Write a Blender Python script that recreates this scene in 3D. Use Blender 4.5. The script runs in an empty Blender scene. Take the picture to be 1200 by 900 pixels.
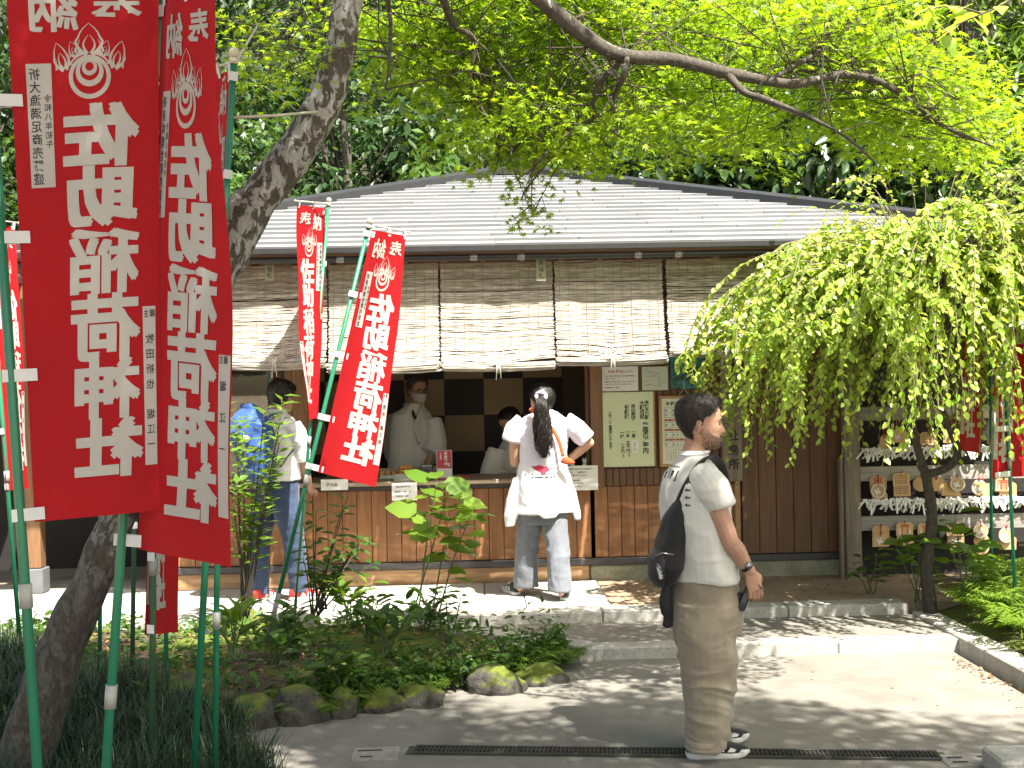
import bpy, bmesh, math, random
import numpy as np
from mathutils import Vector as V, Matrix

SC = bpy.context.scene
COL = SC.collection
rad = math.radians

# ------------------------------------------------------------------ camera
FPX, CAMZ, ROLL = 1400.0, 1.75, 0.020
cam_d = bpy.data.cameras.new("camera")
cam = bpy.data.objects.new("camera", cam_d)
COL.objects.link(cam)
cam_d.sensor_width = 36.0
cam_d.lens = 36.0 * FPX / 1200.0
cam_d.clip_start, cam_d.clip_end = 0.05, 3000
_rt = V((1, 0, -ROLL)).normalized()
_fw = V((0, 1, 0))
_up = _rt.cross(_fw)
cam.matrix_world = Matrix(((_rt.x, _up.x, -_fw.x, 0), (_rt.y, _up.y, -_fw.y, 0), (_rt.z, _up.z, -_fw.z, CAMZ), (0, 0, 0, 1)))
SC.camera = cam

# ------------------------------------------------------------------ daylight
SUN = V((0.36, -0.48, 1.0)).normalized()          # towards the sun
elev = math.asin(SUN.z)
world = bpy.data.worlds.new("World")
SC.world = world
world.use_nodes = True
wn = world.node_tree
bg = wn.nodes["Background"]
sky = wn.nodes.new("ShaderNodeTexSky")
sky.sky_type = 'NISHITA'
sky.sun_disc = False
sky.sun_elevation = elev
sky.sun_rotation = math.atan2(SUN.x, SUN.y)
sky.air_density, sky.dust_density, sky.ozone_density = 1.0, 3.2, 0.6
wtint = wn.nodes.new("ShaderNodeMix"); wtint.data_type = 'RGBA'; wtint.blend_type = 'MULTIPLY'; wtint.inputs[0].default_value = 1.0
wtint.inputs[7].default_value = (1.06, 1.0, 0.84, 1)
wn.links.new(sky.outputs[0], wtint.inputs[6]); wn.links.new(wtint.outputs[2], bg.inputs[0])
bg.inputs[1].default_value = 0.095
sun_d = bpy.data.lights.new("sun", 'SUN')
sun_d.energy, sun_d.angle, sun_d.color = 5.0, rad(0.53), (1.0, 0.95, 0.87)
sun = bpy.data.objects.new("sun", sun_d)
COL.objects.link(sun)
sun.rotation_euler = SUN.to_track_quat('Z', 'Y').to_euler()
SC.view_settings.view_transform = 'Standard'
SC.view_settings.look = 'None'
SC.view_settings.gamma = 1.0
SC.view_settings.exposure = 1.95
SC.render.engine = 'CYCLES'
SC.cycles.max_bounces = 7
SC.cycles.transparent_max_bounces = 12
SC.cycles.use_denoising = True

# ------------------------------------------------------------------ geometry helpers
def ray(X, Y):
    u, v = X - 600.0, Y - 450.0
    return V(((u - ROLL * v) / FPX, 1.0, -(v + ROLL * u) / FPX))
def at(X, Y, d):
    r = ray(X, Y); return V((r.x * d, d, CAMZ + r.z * d))
def gnd(X, Y, z=0.0):
    r = ray(X, Y); d = (z - CAMZ) / r.z
    return V((r.x * d, d, z))
BYAW, BD = 0.030, 9.75
BM = Matrix.Translation((0, BD, 0)) @ Matrix.Rotation(BYAW, 4, 'Z')     # the building's own frame: wall on y=0
BMI = BM.inverted()
def bl(X, Y, yl):
    """point of the building-frame plane y=yl seen at X,Y"""
    r = ray(X, Y); o = BMI @ V((0, 0, CAMZ)); dr = BMI.to_3x3() @ r
    t = (yl - o.y) / dr.y
    return o + dr * t

class MB:
    def __init__(s):
        s.v, s.f, s.m, s.sm = [], [], [], []
    def add(s, vs, fs, mi=0, smooth=False):
        b = len(s.v)
        s.v += [tuple(p) for p in vs]
        for f in fs:
            s.f.append([b + i for i in f]); s.m.append(mi); s.sm.append(smooth)
        return s
    def box(s, x0, x1, y0, y1, z0, z1, mi=0, M=None):
        vs = [V((x, y, z)) for z in (z0, z1) for y in (y0, y1) for x in (x0, x1)]
        if M is not None: vs = [M @ p for p in vs]
        return s.add(vs, [(0, 2, 3, 1), (4, 5, 7, 6), (0, 1, 5, 4), (2, 6, 7, 3), (0, 4, 6, 2), (1, 3, 7, 5)], mi)
    def bbox(s, x0, x1, y0, y1, z0, z1, b=0.004, mi=0, M=None):
        """box with chamfered long edges (three stacked rings each way)"""
        vs, fs = [], []
        for (z, i) in ((z0, b), (z0 + b, 0), (z1 - b, 0), (z1, b)):
            vs += [V((x0 + i, y0 + b + i * 0, z)), V((x0 + b + i, y0 + i, z)), V((x1 - b - i, y0 + i, z)), V((x1 - i, y0 + b, z)),
                   V((x1 - i, y1 - b, z)), V((x1 - b - i, y1 - i, z)), V((x0 + b + i, y1 - i, z)), V((x0 + i, y1 - b, z))]
        for k in range(3):
            for j in range(8):
                fs.append((k * 8 + j, k * 8 + (j + 1) % 8, k * 8 + 8 + (j + 1) % 8, k * 8 + 8 + j))
        fs.append(tuple(range(7, -1, -1))); fs.append(tuple(range(24, 32)))
        if M is not None: vs = [M @ p for p in vs]
        return s.add(vs, fs, mi)
    def tube(s, pts, rr, n=8, mi=0, caps=True, smooth=True, flat=None):
        """round (or flattened) tube along pts; rr a radius, or one per point, or (a,b) pairs with flat = direction of a"""
        pts = [V(p) for p in pts]
        k = len(pts)
        if not isinstance(rr, (list, tuple)): rr = [rr] * k
        vs, fs = [], []
        prev = None
        for i, p in enumerate(pts):
            t = (pts[min(i + 1, k - 1)] - pts[max(i - 1, 0)])
            t = t.normalized() if t.length > 1e-9 else V((0, 0, 1))
            if flat is not None: a = V(flat)
            elif prev is None: a = V((1, 0, 0)) if abs(t.x) < 0.8 else V((0, 1, 0))
            else: a = prev
            a = (a - t * a.dot(t)); a = a.normalized() if a.length > 1e-6 else t.orthogonal().normalized()
            prev = a
            b = t.cross(a)
            r = rr[i]; ra, rb = r if isinstance(r, (list, tuple)) else (r, r)
            for j in range(n):
                w = 2 * math.pi * j / n
                vs.append(p + a * (ra * math.cos(w)) + b * (rb * math.sin(w)))
        for i in range(k - 1):
            for j in range(n):
                fs.append((i * n + j, i * n + (j + 1) % n, (i + 1) * n + (j + 1) % n, (i + 1) * n + j))
        if caps:
            fs.append(tuple(range(n - 1, -1, -1))); fs.append(tuple(range((k - 1) * n, k * n)))
        return s.add(vs, fs, mi, smooth)
    def ring(s, secs, n=20, mi=0, smooth=True):
        """closed loft of horizontal super-ellipse sections (cx,cy,z,rx,ry[,yaw[,pow]])"""
        vs, fs = [], []
        for q in secs:
            cx, cy, z, rx, ry = q[:5]; yw = q[5] if len(q) > 5 else 0; pw = q[6] if len(q) > 6 else 1.0
            for j in range(n):
                w = 2 * math.pi * j / n
                c, d = math.cos(w), math.sin(w)
                x = rx * math.copysign(abs(c) ** pw, c); y = ry * math.copysign(abs(d) ** pw, d)
                vs.append((cx + x * math.cos(yw) - y * math.sin(yw), cy + x * math.sin(yw) + y * math.cos(yw), z))
        k = len(secs)
        for i in range(k - 1):
            for j in range(n):
                fs.append((i * n + j, i * n + (j + 1) % n, (i + 1) * n + (j + 1) % n, (i + 1) * n + j))
        fs.append(tuple(range(n - 1, -1, -1))); fs.append(tuple(range((k - 1) * n, k * n)))
        return s.add(vs, fs, mi, smooth)
    def ball(s, c, r, nu=12, nv=8, mi=0, M=None):
        rx, ry, rz = r if isinstance(r, (list, tuple)) else (r, r, r)
        c = V(c); vs, fs = [], []
        for i in range(1, nv):
            a = math.pi * i / nv
            for j in range(nu):
                w = 2 * math.pi * j / nu
                p = V((rx * math.sin(a) * math.cos(w), ry * math.sin(a) * math.sin(w), -rz * math.cos(a)))
                vs.append(c + (M @ p if M is not None else p))
        e0, e1 = V((0, 0, -rz)), V((0, 0, rz))
        vs += [c + (M @ e0 if M is not None else e0), c + (M @ e1 if M is not None else e1)]
        for i in range(nv - 2):
            for j in range(nu):
                fs.append((i * nu + j, i * nu + (j + 1) % nu, (i + 1) * nu + (j + 1) % nu, (i + 1) * nu + j))
        q = (nv - 1) * nu
        for j in range(nu):
            fs.append((q, (j + 1) % nu, j)); fs.append((q + 1, (nv - 2) * nu + j, (nv - 2) * nu + (j + 1) % nu))
        return s.add(vs, fs, mi, True)
    def prism(s, poly, y0, y1, mi=0, M=None):
        """polygon in x,z extruded along y"""
        n = len(poly)
        vs = [V((x, y0, z)) for x, z in poly] + [V((x, y1, z)) for x, z in poly]
        fs = [tuple(range(n)), tuple(range(2 * n - 1, n - 1, -1))] + [(i, i + n, (i + 1) % n + n, (i + 1) % n) for i in range(n)]
        if M is not None: vs = [M @ p for p in vs]
        return s.add(vs, fs, mi)
    def mesh(s, name, mats):
        me = bpy.data.meshes.new(name)
        me.from_pydata(s.v, [], s.f)
        for m in (mats if isinstance(mats, (list, tuple)) else [mats]): me.materials.append(m)
        me.polygons.foreach_set("material_index", s.m)
        me.polygons.foreach_set("use_smooth", s.sm)
        me.update()
        return me
    def build(s, name, mats, parent=None, M=None, fix=False):
        me = s.mesh(name, mats)
        if fix:
            bm = bmesh.new(); bm.from_mesh(me); bmesh.ops.recalc_face_normals(bm, faces=bm.faces); bm.to_mesh(me); bm.free()
        return link(name, me, parent, M)

def link(name, data, parent=None, M=None):
    o = bpy.data.objects.new(name, data)
    COL.objects.link(o)
    if parent is not None: o.parent = parent
    if M is not None: o.matrix_local = M
    return o
def tag(o, label=None, cat=None, group=None, kind=None):
    if label: o["label"] = label
    if cat: o["category"] = cat
    if group: o["group"] = group
    if kind: o["kind"] = kind
    return o
def empty(name, M=None, label=None, cat=None, group=None):
    o = bpy.data.objects.new(name, None)
    o.empty_display_size = 0.1
    COL.objects.link(o)
    if M is not None: o.matrix_world = M if isinstance(M, Matrix) else Matrix.Translation(M)
    return tag(o, label, cat, group)
def copy_tree(o, kids, M=None):
    """copy of a thing, its parts and their sub-parts (shared mesh data); kids: name -> children"""
    c = o.copy(); COL.objects.link(c)
    if M is not None: c.matrix_world = M
    for p in kids.get(o.name, []):
        q = p.copy(); COL.objects.link(q); q.parent = c; q.matrix_parent_inverse = p.matrix_parent_inverse
        for e in kids.get(p.name, []):
            g = e.copy(); COL.objects.link(g); g.parent = q
    return c
def kids_map(objs):
    d = {}
    for o in objs:
        if o.parent: d.setdefault(o.parent.name, []).append(o)
    return d

def vnoise(P, seed=0):
    """3-D value noise in -1..1 for an (N,3) array"""
    P = np.asarray(P, float); I = np.floor(P).astype(np.int64); Fr = P - I; Fr = Fr * Fr * (3 - 2 * Fr)
    def h(i, j, k):
        n = (i * 374761393 + j * 668265263 + k * 2147483647 + seed * 1274126177) & 0xFFFFFFFF
        n = ((n ^ (n >> 13)) * 1274126177) & 0xFFFFFFFF
        n = n ^ (n >> 16)
        return (n & 0xFFFF) / 32767.5 - 1
    r = 0
    for a in (0, 1):
        for b in (0, 1):
            for c in (0, 1):
                w = (Fr[:, 0] if a else 1 - Fr[:, 0]) * (Fr[:, 1] if b else 1 - Fr[:, 1]) * (Fr[:, 2] if c else 1 - Fr[:, 2])
                r = r + w * h(I[:, 0] + a, I[:, 1] + b, I[:, 2] + c)
    return r
def fbm(P, oct=3, seed=0):
    r, a = 0, 1.0
    for o in range(oct):
        r = r + a * vnoise(np.asarray(P) * 2 ** o, seed + o); a *= 0.5
    return r / 1.75

# ------------------------------------------------------------------ materials
MATS = {}
def newmat(name):
    m = bpy.data.materials.new(name); m.use_nodes = True
    nt = m.node_tree
    return m, nt, nt.nodes["Principled BSDF"]
def N(nt, t, **kw):
    n = nt.nodes.new(t)
    for k, v in kw.items(): setattr(n, k, v)
    return n
def coords(nt, scale=(1, 1, 1), rnd=True, gen='Object'):
    tc = N(nt, "ShaderNodeTexCoord"); mp = N(nt, "ShaderNodeMapping")
    mp.inputs["Scale"].default_value = scale
    if rnd:
        oi = N(nt, "ShaderNodeObjectInfo"); mu = N(nt, "ShaderNodeVectorMath", operation='MULTIPLY_ADD')
        mu.inputs[1].default_value = (31.7, 17.3, 23.1)
        nt.links.new(oi.outputs["Random"], mu.inputs[0]); nt.links.new(tc.outputs[gen], mu.inputs[2])
        nt.links.new(mu.outputs[0], mp.inputs["Vector"])
    else:
        nt.links.new(tc.outputs[gen], mp.inputs["Vector"])
    return mp.outputs[0]
def noise(nt, vec, scale, detail=4, rough=0.6, dist=0.0):
    n = N(nt, "ShaderNodeTexNoise"); n.inputs["Scale"].default_value = scale; n.inputs["Detail"].default_value = detail
    n.inputs["Roughness"].default_value = rough; n.inputs["Distortion"].default_value = dist
    nt.links.new(vec, n.inputs["Vector"]); return n.outputs[0]
def ramp(nt, fac, stops):
    r = N(nt, "ShaderNodeValToRGB"); e = r.color_ramp.elements
    while len(e) < len(stops): e.new(0.5)
    for i, (p, c) in enumerate(stops):
        e[i].position = p; e[i].color = (*c, 1) if len(c) == 3 else c
    nt.links.new(fac, r.inputs[0]); return r.outputs[0]
def mix(nt, fac, a, b, mode='MIX'):
    m = N(nt, "ShaderNodeMix", data_type='RGBA', blend_type=mode)
    if isinstance(fac, (int, float)): m.inputs[0].default_value = fac
    else: nt.links.new(fac, m.inputs[0])
    for s, i in ((a, 6), (b, 7)):
        if isinstance(s, tuple): m.inputs[i].default_value = (*s[:3], 1)
        else: nt.links.new(s, m.inputs[i])
    return m.outputs[2]
def bump(nt, b, h, strength=0.3, dist=0.01):
    n = N(nt, "ShaderNodeBump"); n.inputs["Strength"].default_value = strength; n.inputs["Distance"].default_value = dist
    nt.links.new(h, n.inputs["Height"]); nt.links.new(n.outputs[0], b.inputs["Normal"])
def objvar(nt, c, amt):
    """per-object brightness variation"""
    oi = N(nt, "ShaderNodeObjectInfo"); mr = N(nt, "ShaderNodeMapRange")
    mr.inputs[3].default_value = 1 - amt; mr.inputs[4].default_value = 1 + amt
    hs = N(nt, "ShaderNodeHueSaturation")
    nt.links.new(oi.outputs["Random"], mr.inputs[0]); nt.links.new(mr.outputs[0], hs.inputs["Value"]); nt.links.new(c, hs.inputs["Color"])
    return hs.outputs[0]
def pmat(name, c1, c2=None, rough=0.6, scale=(1, 1, 1), ns=8, bmp=0.0, bd=0.01, var=0.0, metal=0.0, spec=0.5, lo=0.3, hi=0.7, detail=5, fine=0, sheen=0, rnd=True):
    m, nt, b = newmat(name)
    b.inputs["Roughness"].default_value = rough; b.inputs["Metallic"].default_value = metal
    b.inputs["Specular IOR Level"].default_value = spec
    if sheen: b.inputs["Sheen Weight"].default_value = sheen
    vec = coords(nt, scale, rnd)
    f = noise(nt, vec, ns, detail)
    c2 = c2 or tuple(x * 0.75 for x in c1)
    c = ramp(nt, f, [(lo, c1), (hi, c2)])
    if fine:
        f2 = noise(nt, vec, ns * fine, 3)
        c = mix(nt, 0.5, c, ramp(nt, f2, [(0.3, (0.55,) * 3), (0.7, (1.35,) * 3)]), 'MULTIPLY')
        f = f2
    if var: c = objvar(nt, c, var)
    nt.links.new(c, b.inputs["Base Color"])
    if bmp: bump(nt, b, f, bmp, bd)
    MATS[name] = m
    return m
def leafmat(name, c1, c2, trans=0.5, rough=0.45, var=0.12, spec=0.4, tcol=None, yellow=None):
    """two-sided leaf: principled + translucent; colour drifts from leaf to leaf"""
    m, nt, b = newmat(name)
    out = nt.nodes["Material Output"]
    geo = N(nt, "ShaderNodeNewGeometry")
    vec = coords(nt, (1, 1, 1), False)
    cl = noise(nt, vec, 1.7, 2)
    stops = [(0.0, c1), (1.0, c2)]
    c = ramp(nt, geo.outputs["Random Per Island"], stops)
    c = mix(nt, 0.55, c, ramp(nt, cl, [(0.3, (0.62,) * 3), (0.7, (1.3,) * 3)]), 'MULTIPLY')
    nt.links.new(c, b.inputs["Base Color"]); b.inputs["Roughness"].default_value = rough
    b.inputs["Specular IOR Level"].default_value = spec
    tr = N(nt, "ShaderNodeBsdfTranslucent")
    t = mix(nt, 1.0, c, tcol or (1.3, 1.25, 0.5), 'MULTIPLY')
    nt.links.new(t, tr.inputs[0])
    ms = N(nt, "ShaderNodeMixShader"); ms.inputs[0].default_value = trans
    nt.links.new(b.outputs[0], ms.inputs[1]); nt.links.new(tr.outputs[0], ms.inputs[2]); nt.links.new(ms.outputs[0], out.inputs[0])
    MATS[name] = m
    return m

def woodmat(name, c1, c2, axis='Z', rough=0.6, var=0.12, bmp=0.15, dens=14):
    s = {'X': (0.07, 1, 1), 'Y': (1, 0.07, 1), 'Z': (1, 1, 0.07)}[axis]
    m, nt, b = newmat(name)
    vec = coords(nt, tuple(k * dens for k in s))
    f = noise(nt, vec, 1.6, 6, 0.65, 0.6)
    g = noise(nt, vec, 7.0, 3)
    c = ramp(nt, f, [(0.32, c1), (0.68, c2)])
    c = mix(nt, 0.5, c, ramp(nt, g, [(0.35, (0.7,) * 3), (0.65, (1.2,) * 3)]), 'MULTIPLY')
    c = objvar(nt, c, var)
    nt.links.new(c, b.inputs["Base Color"]); b.inputs["Roughness"].default_value = rough
    bump(nt, b, g, bmp, 0.004)
    MATS[name] = m
    return m

board_m = woodmat("wall_boards", (0.30, 0.135, 0.05), (0.20, 0.085, 0.032), var=0.13)
darkboard_m = woodmat("dark_boards", (0.155, 0.075, 0.034), (0.09, 0.043, 0.02), var=0.10)
beam_m = woodmat("brown_timber", (0.17, 0.08, 0.036), (0.10, 0.048, 0.023), axis='X')
post_m = woodmat("post_timber", (0.24, 0.125, 0.055), (0.15, 0.075, 0.034))
pale_m = woodmat("pale_timber", (0.42, 0.25, 0.12), (0.31, 0.175, 0.08), axis='X')
grey_m = woodmat("weathered_timber", (0.27, 0.215, 0.165), (0.14, 0.11, 0.08), bmp=0.5)
greyx_m = woodmat("weathered_rail", (0.36, 0.34, 0.31), (0.22, 0.20, 0.18), axis='X', bmp=0.4)
counter_m = woodmat("counter_timber", (0.34, 0.26, 0.18), (0.22, 0.16, 0.11), axis='X')
black_m = pmat("black_metal", (0.014, 0.014, 0.015), (0.022, 0.022, 0.023), rough=0.5)
rail_m = pmat("dark_rail", (0.035, 0.033, 0.035), (0.06, 0.055, 0.055), rough=0.4)
roof_m = pmat("roof_sheet", (0.27, 0.275, 0.28), (0.20, 0.205, 0.215), rough=0.5, ns=3, var=0.13, scale=(0.6, 3, 3), metal=0.15)
cream_m = pmat("cream_panel", (0.40, 0.29, 0.165), (0.35, 0.25, 0.14), rough=0.7, ns=3)
char_m = pmat("charcoal_panel", (0.035, 0.031, 0.03), (0.025, 0.022, 0.022), rough=0.7, ns=3)
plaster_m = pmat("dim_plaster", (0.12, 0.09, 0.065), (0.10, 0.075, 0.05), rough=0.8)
white_paper_m = pmat("white_paper", (0.78, 0.77, 0.74), (0.72, 0.71, 0.68), rough=0.7, ns=3)
green_paper_m = pmat("green_paper", (0.64, 0.70, 0.47), (0.60, 0.66, 0.43), rough=0.7, ns=3)
ink_m = pmat("black_ink", (0.018, 0.018, 0.02), rough=0.7)
redink_m = pmat("red_ink", (0.55, 0.06, 0.04), rough=0.7)
concrete_m = pmat("concrete", (0.30, 0.285, 0.25), (0.20, 0.19, 0.165), rough=0.85, ns=4, bmp=0.3, fine=9, bd=0.004)
slab_m = pmat("paving_slab", (0.44, 0.42, 0.38), (0.36, 0.345, 0.31), rough=0.85, ns=2.5, bmp=0.2, fine=20, bd=0.003, var=0.05)
granite_m = pmat("granite", (0.42, 0.40, 0.36), (0.27, 0.26, 0.23), rough=0.8, ns=7, bmp=0.5, fine=9, bd=0.004, var=0.08)
# ------------------------------------------------------------------ ground
def asphalt():
    m, nt, b = newmat("asphalt")
    vec = coords(nt, (1, 1, 1), False)
    big = noise(nt, vec, 0.9, 5, 0.6, 0.4); mid = noise(nt, vec, 5, 4); fine = noise(nt, vec, 230, 2, 0.7)
    vo = N(nt, "ShaderNodeTexVoronoi"); vo.inputs["Scale"].default_value = 160; nt.links.new(vec, vo.inputs["Vector"])
    c = ramp(nt, big, [(0.3, (0.150, 0.139, 0.116)), (0.7, (0.195, 0.182, 0.155))])
    c = mix(nt, 0.6, c, ramp(nt, mid, [(0.35, (0.8,) * 3), (0.65, (1.18,) * 3)]), 'MULTIPLY')
    c = mix(nt, 0.65, c, ramp(nt, fine, [(0.35, (0.62,) * 3), (0.65, (1.4,) * 3)]), 'MULTIPLY')
    st = noise(nt, vec, 2.3, 6, 0.75, 1.5)
    c = mix(nt, ramp(nt, st, [(0.62, (0, 0, 0)), (0.74, (0.4,) * 3)]), c, (0.09, 0.083, 0.066))
    nt.links.new(c, b.inputs["Base Color"]); b.inputs["Roughness"].default_value = 0.85
    bump(nt, b, vo.outputs[0], 0.35, 0.004)
    return m
asphalt_m = asphalt()
def soil():
    m, nt, b = newmat("soil")
    vec = coords(nt, (1, 1, 1), False)
    a = noise(nt, vec, 2.2, 5); f = noise(nt, vec, 60, 4, 0.7)
    c = ramp(nt, a, [(0.3, (0.215, 0.145, 0.09)), (0.7, (0.33, 0.25, 0.165))])
    c = mix(nt, 0.6, c, ramp(nt, f, [(0.35, (0.55,) * 3), (0.65, (1.35,) * 3)]), 'MULTIPLY')
    nt.links.new(c, b.inputs["Base Color"]); b.inputs["Roughness"].default_value = 0.95
    bump(nt, b, f, 0.6, 0.01)
    return m
soil_m = soil()
def bedsoil():
    m, nt, b = newmat("bed_soil")
    vec = coords(nt, (1, 1, 1), False)
    a = noise(nt, vec, 2.6, 5); f = noise(nt, vec, 70, 4, 0.7)
    c = ramp(nt, f, [(0.3, (0.028, 0.02, 0.014)), (0.7, (0.12, 0.085, 0.055))])
    moss = ramp(nt, f, [(0.3, (0.06, 0.09, 0.008)), (0.7, (0.17, 0.21, 0.02))])
    c = mix(nt, ramp(nt, a, [(0.45, (0, 0, 0)), (0.55, (1, 1, 1))]), c, moss)
    nt.links.new(c, b.inputs["Base Color"]); b.inputs["Roughness"].default_value = 0.95
    bump(nt, b, f, 0.8, 0.02)
    return m
bed_m = bedsoil()

def sheet(name, poly, z, m, thick=None, skirt=True):
    """flat polygon (x,y list) at height z, with side faces down to z-thick"""
    mb = MB(); n = len(poly)
    vs = [(x, y, z) for x, y in poly]; fs = [tuple(range(n))]
    if thick:
        vs += [(x, y, z - thick) for x, y in poly]
        fs += [(i, i + n, (i + 1) % n + n, (i + 1) % n) for i in range(n)]
    mb.add(vs, fs)
    o = mb.build(name, m, fix=True)
    return tag(o, kind='structure')
def bw(x, y, z=0):
    p = BM @ V((x, y, z)); return (p.x, p.y)

o = MB().add([(-400, -300, -0.03), (400, -300, -0.03), (400, 700, -0.03), (-400, 700, -0.03)], [(0, 1, 2, 3)]).build("ground", soil_m)
tag(o, kind='structure')
S1, S2 = -2.24, -1.40                       # fronts of the two steps, building frame
KX = 2.76                                   # right kerb line
sheet("forecourt_path", [(-6, -6), (9, -6), (9, 5.2), (KX, 5.4), (KX, bw(KX, S1)[1] + .02), bw(-1.2, S1 + .02), (-6, bw(-6, S1)[1])], 0.0, asphalt_m, 0.02)
# terrace between the two steps and the bare earth / paving behind
tag(sheet("terrace_path", [bw(-0.9, S1 + .10), bw(KX - .02, S1 + .10), bw(KX - .02, S2 + .02), bw(-0.9, S2 + .02)], 0.070, asphalt_m, 0.06), kind='structure')
tag(sheet("bare_earth", [bw(0.66, S2 + .1), bw(5.2, S2 + .1), bw(5.2, 2.2), bw(0.66, 2.2)], 0.132, soil_m, 0.1), kind='structure')
plat = sheet("platform_base", [bw(-9, S2 + .22), bw(0.60, S2 + .22), bw(0.66, 0.6), bw(-9, 0.6)], 0.125, concrete_m, 0.1)
# paving slabs on the platform
rng = random.Random(3)
xs = [-6.4]
while xs[-1] < 0.5: xs.append(min(xs[-1] + 0.92, 0.655) if xs[-1] + 0.92 < 0.5 else 0.655)
ys = [S2 + .21, S2 + .80, -0.03]
k = 0
for j in range(2):
    for i in range(len(xs) - 1):
        off = 0.30 if j and 0 < i else 0
        x0 = xs[i] - (0.30 if j and i else 0); x1 = xs[i + 1] - (0.30 if j and i + 1 < len(xs) - 1 else 0)
        mb = MB(); mb.bbox(x0 + .004, x1 - .004, ys[j] + .004, ys[j + 1] - .004, 0.08, 0.14 + rng.uniform(-.002, .002), 0.005)
        mb.build("paving_slab", slab_m, plat, BM.copy())
# granite edging of the two steps
def kerb_run(label, a, b, w, z0, z1, nstones, seed, name="granite_step"):
    a, b = V(a), V(b); L = (b - a).length; d = (b - a).normalized()
    M = Matrix.Translation((a.x, a.y, 0)) @ Matrix.Rotation(math.atan2(d.y, d.x), 4, 'Z')
    root = tag(MB().box(0.0, L, 0.03, w - .03, z0 - .03, z1 - .02).build(name, concrete_m, None, M), kind='structure')
    r = random.Random(seed)
    cuts = [0] + sorted((i + r.uniform(-.15, .15)) * L / nstones for i in range(1, nstones)) + [L]
    for i in range(nstones):
        dz = r.uniform(-.004, .004)
        MB().bbox(cuts[i] + .003, cuts[i + 1] - .003, r.uniform(-.004, .004), w, z0 - .04, z1 + dz, 0.008).build("kerb_stone", granite_m, root)
    return root
def b3(x, y): return (*bw(x, y), 0)
kerb_run("", b3(-0.75, S1), b3(KX + .02, S1), 0.16, 0.0, 0.078, 4, 1)
kerb_run("", b3(-0.30, S2), b3(KX - .03, S2), 0.20, 0.07, 0.146, 4, 2)
kerb_run("", b3(-6.3, S2), b3(-0.30, S2), 0.20, 0.0, 0.146, 7, 4, "platform_edge")
kerb_run("", b3(-.88, S2 - .02), b3(.33, S1 - .02), 0.17, 0.0, 0.10, 3, 5, "bed_kerb")
kerb_run("", (KX + .03, 8.45, 0), (KX + .10, 4.9, 0), 0.17, 0.0, 0.09, 6, 6, "garden_kerb")

# trench drain across the path
drain_m = pmat("cast_iron", (0.035, 0.035, 0.034), (0.075, 0.07, 0.065), rough=0.6, metal=0.6)
dp = gnd(485, 879); dq = gnd(1101, 886)
L = (dq - dp).length; dd = (dq - dp).normalized()
DM = Matrix.Translation((dp.x, dp.y, 0.0)) @ Matrix.Rotation(math.atan2(dd.y, dd.x), 4, 'Z')
tag(MB().box(-.03, L + .03, -.075, .055, 0.001, 0.003).build("drain_channel", pmat("drain_silt", (0.03, 0.035, 0.018), (0.06, 0.08, 0.03), ns=40, rough=.95), None, DM), kind='structure')
nseg = 5; sl = L / nseg
gm = MB()
for e in (-.07, .04): gm.bbox(0.002, sl - .002, e, e + .012, .002, .012, .002)
for e in (0.002, sl - .012): gm.bbox(e, e + .010, -.058, .040, .002, .011, .002)
gme = gm.mesh("frame", drain_m)
bm_ = MB()
nb = 24
for i in range(nb):
    x = .016 + (sl - .036) * i / (nb - 1); bm_.box(x, x + .008, -.058, .040, .003, .0105)
bm_.box(.012, sl - .012, -.012, -.006, .003, .010)
bme = bm_.mesh("bar", drain_m)
dn = ["leftmost", "second from left", "middle", "fourth from left", "rightmost"]
for i in range(nseg):
    r = empty("drain_grate", DM @ Matrix.Translation((i * sl, 0, 0)), f"black iron drain grate in the path, {dn[i]} of five", "drain grate", "iron grates of the trench drain")
    link("frame", gme, r); link("bar", bme, r)
# slotted covers beside it
def slot_cover(X, Y, w, d, lab, slots):
    p = gnd(X, Y); M = Matrix.Translation(p) @ Matrix.Rotation(0.04, 4, 'Z')
    r = empty("drain_cover", M, lab, "drain cover")
    MB().bbox(-w / 2, w / 2, -d / 2, d / 2, -.02, .006, .003).build("slab", asphalt_m if False else concrete_m, r)
    for (x, y, a, b) in slots: MB().box(x - a, x + a, y - b, y + b, .0055, .0075).build("slot", ink_m, r)
slot_cover(1142, 891, 0.30, 0.17, "small concrete drain cover with slots near the stone block", [(-.08, .03, .035, .009), (.06, .03, .035, .009), (-.08, -.035, .035, .009), (.06, -.035, .035, .009)])
slot_cover(440, 884, 0.22, 0.20, "small concrete drain cover with two slots left of the grate", [(-.03, .045, .06, .008), (-.04, -.05, .03, .008)])
p = gnd(1186, 905)
tag(MB().bbox(-.09, .30, -.12, .12, -.02, .085, .012).build("stone_block", granite_m, None, Matrix.Translation(p)), "rough pale granite block at the edge of the path", "stone block")

# ------------------------------------------------------------------ hillside behind
xs = np.linspace(-60, 60, 61); ysv = np.linspace(14.5, 90, 40)
mb = MB(); vs = []
PX = np.array([(x, y, 0) for y in ysv for x in xs])
h = np.clip((PX[:, 1] - 15.5), 0, None) * 0.62 + fbm(PX * 0.15, 3) * 0.9 - 0.3
vs = [(p[0], p[1], hh) for p, hh in zip(PX, h)]
fs = [(j * 61 + i, j * 61 + i + 1, (j + 1) * 61 + i + 1, (j + 1) * 61 + i) for j in range(39) for i in range(60)]
mb.add(vs, fs, 0, True)
tag(mb.build("hillside", pmat("leaf_litter_slope", (0.035, 0.03, 0.018), (0.02, 0.028, 0.01), ns=3, rough=.95, fine=12)), kind="structure")
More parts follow.
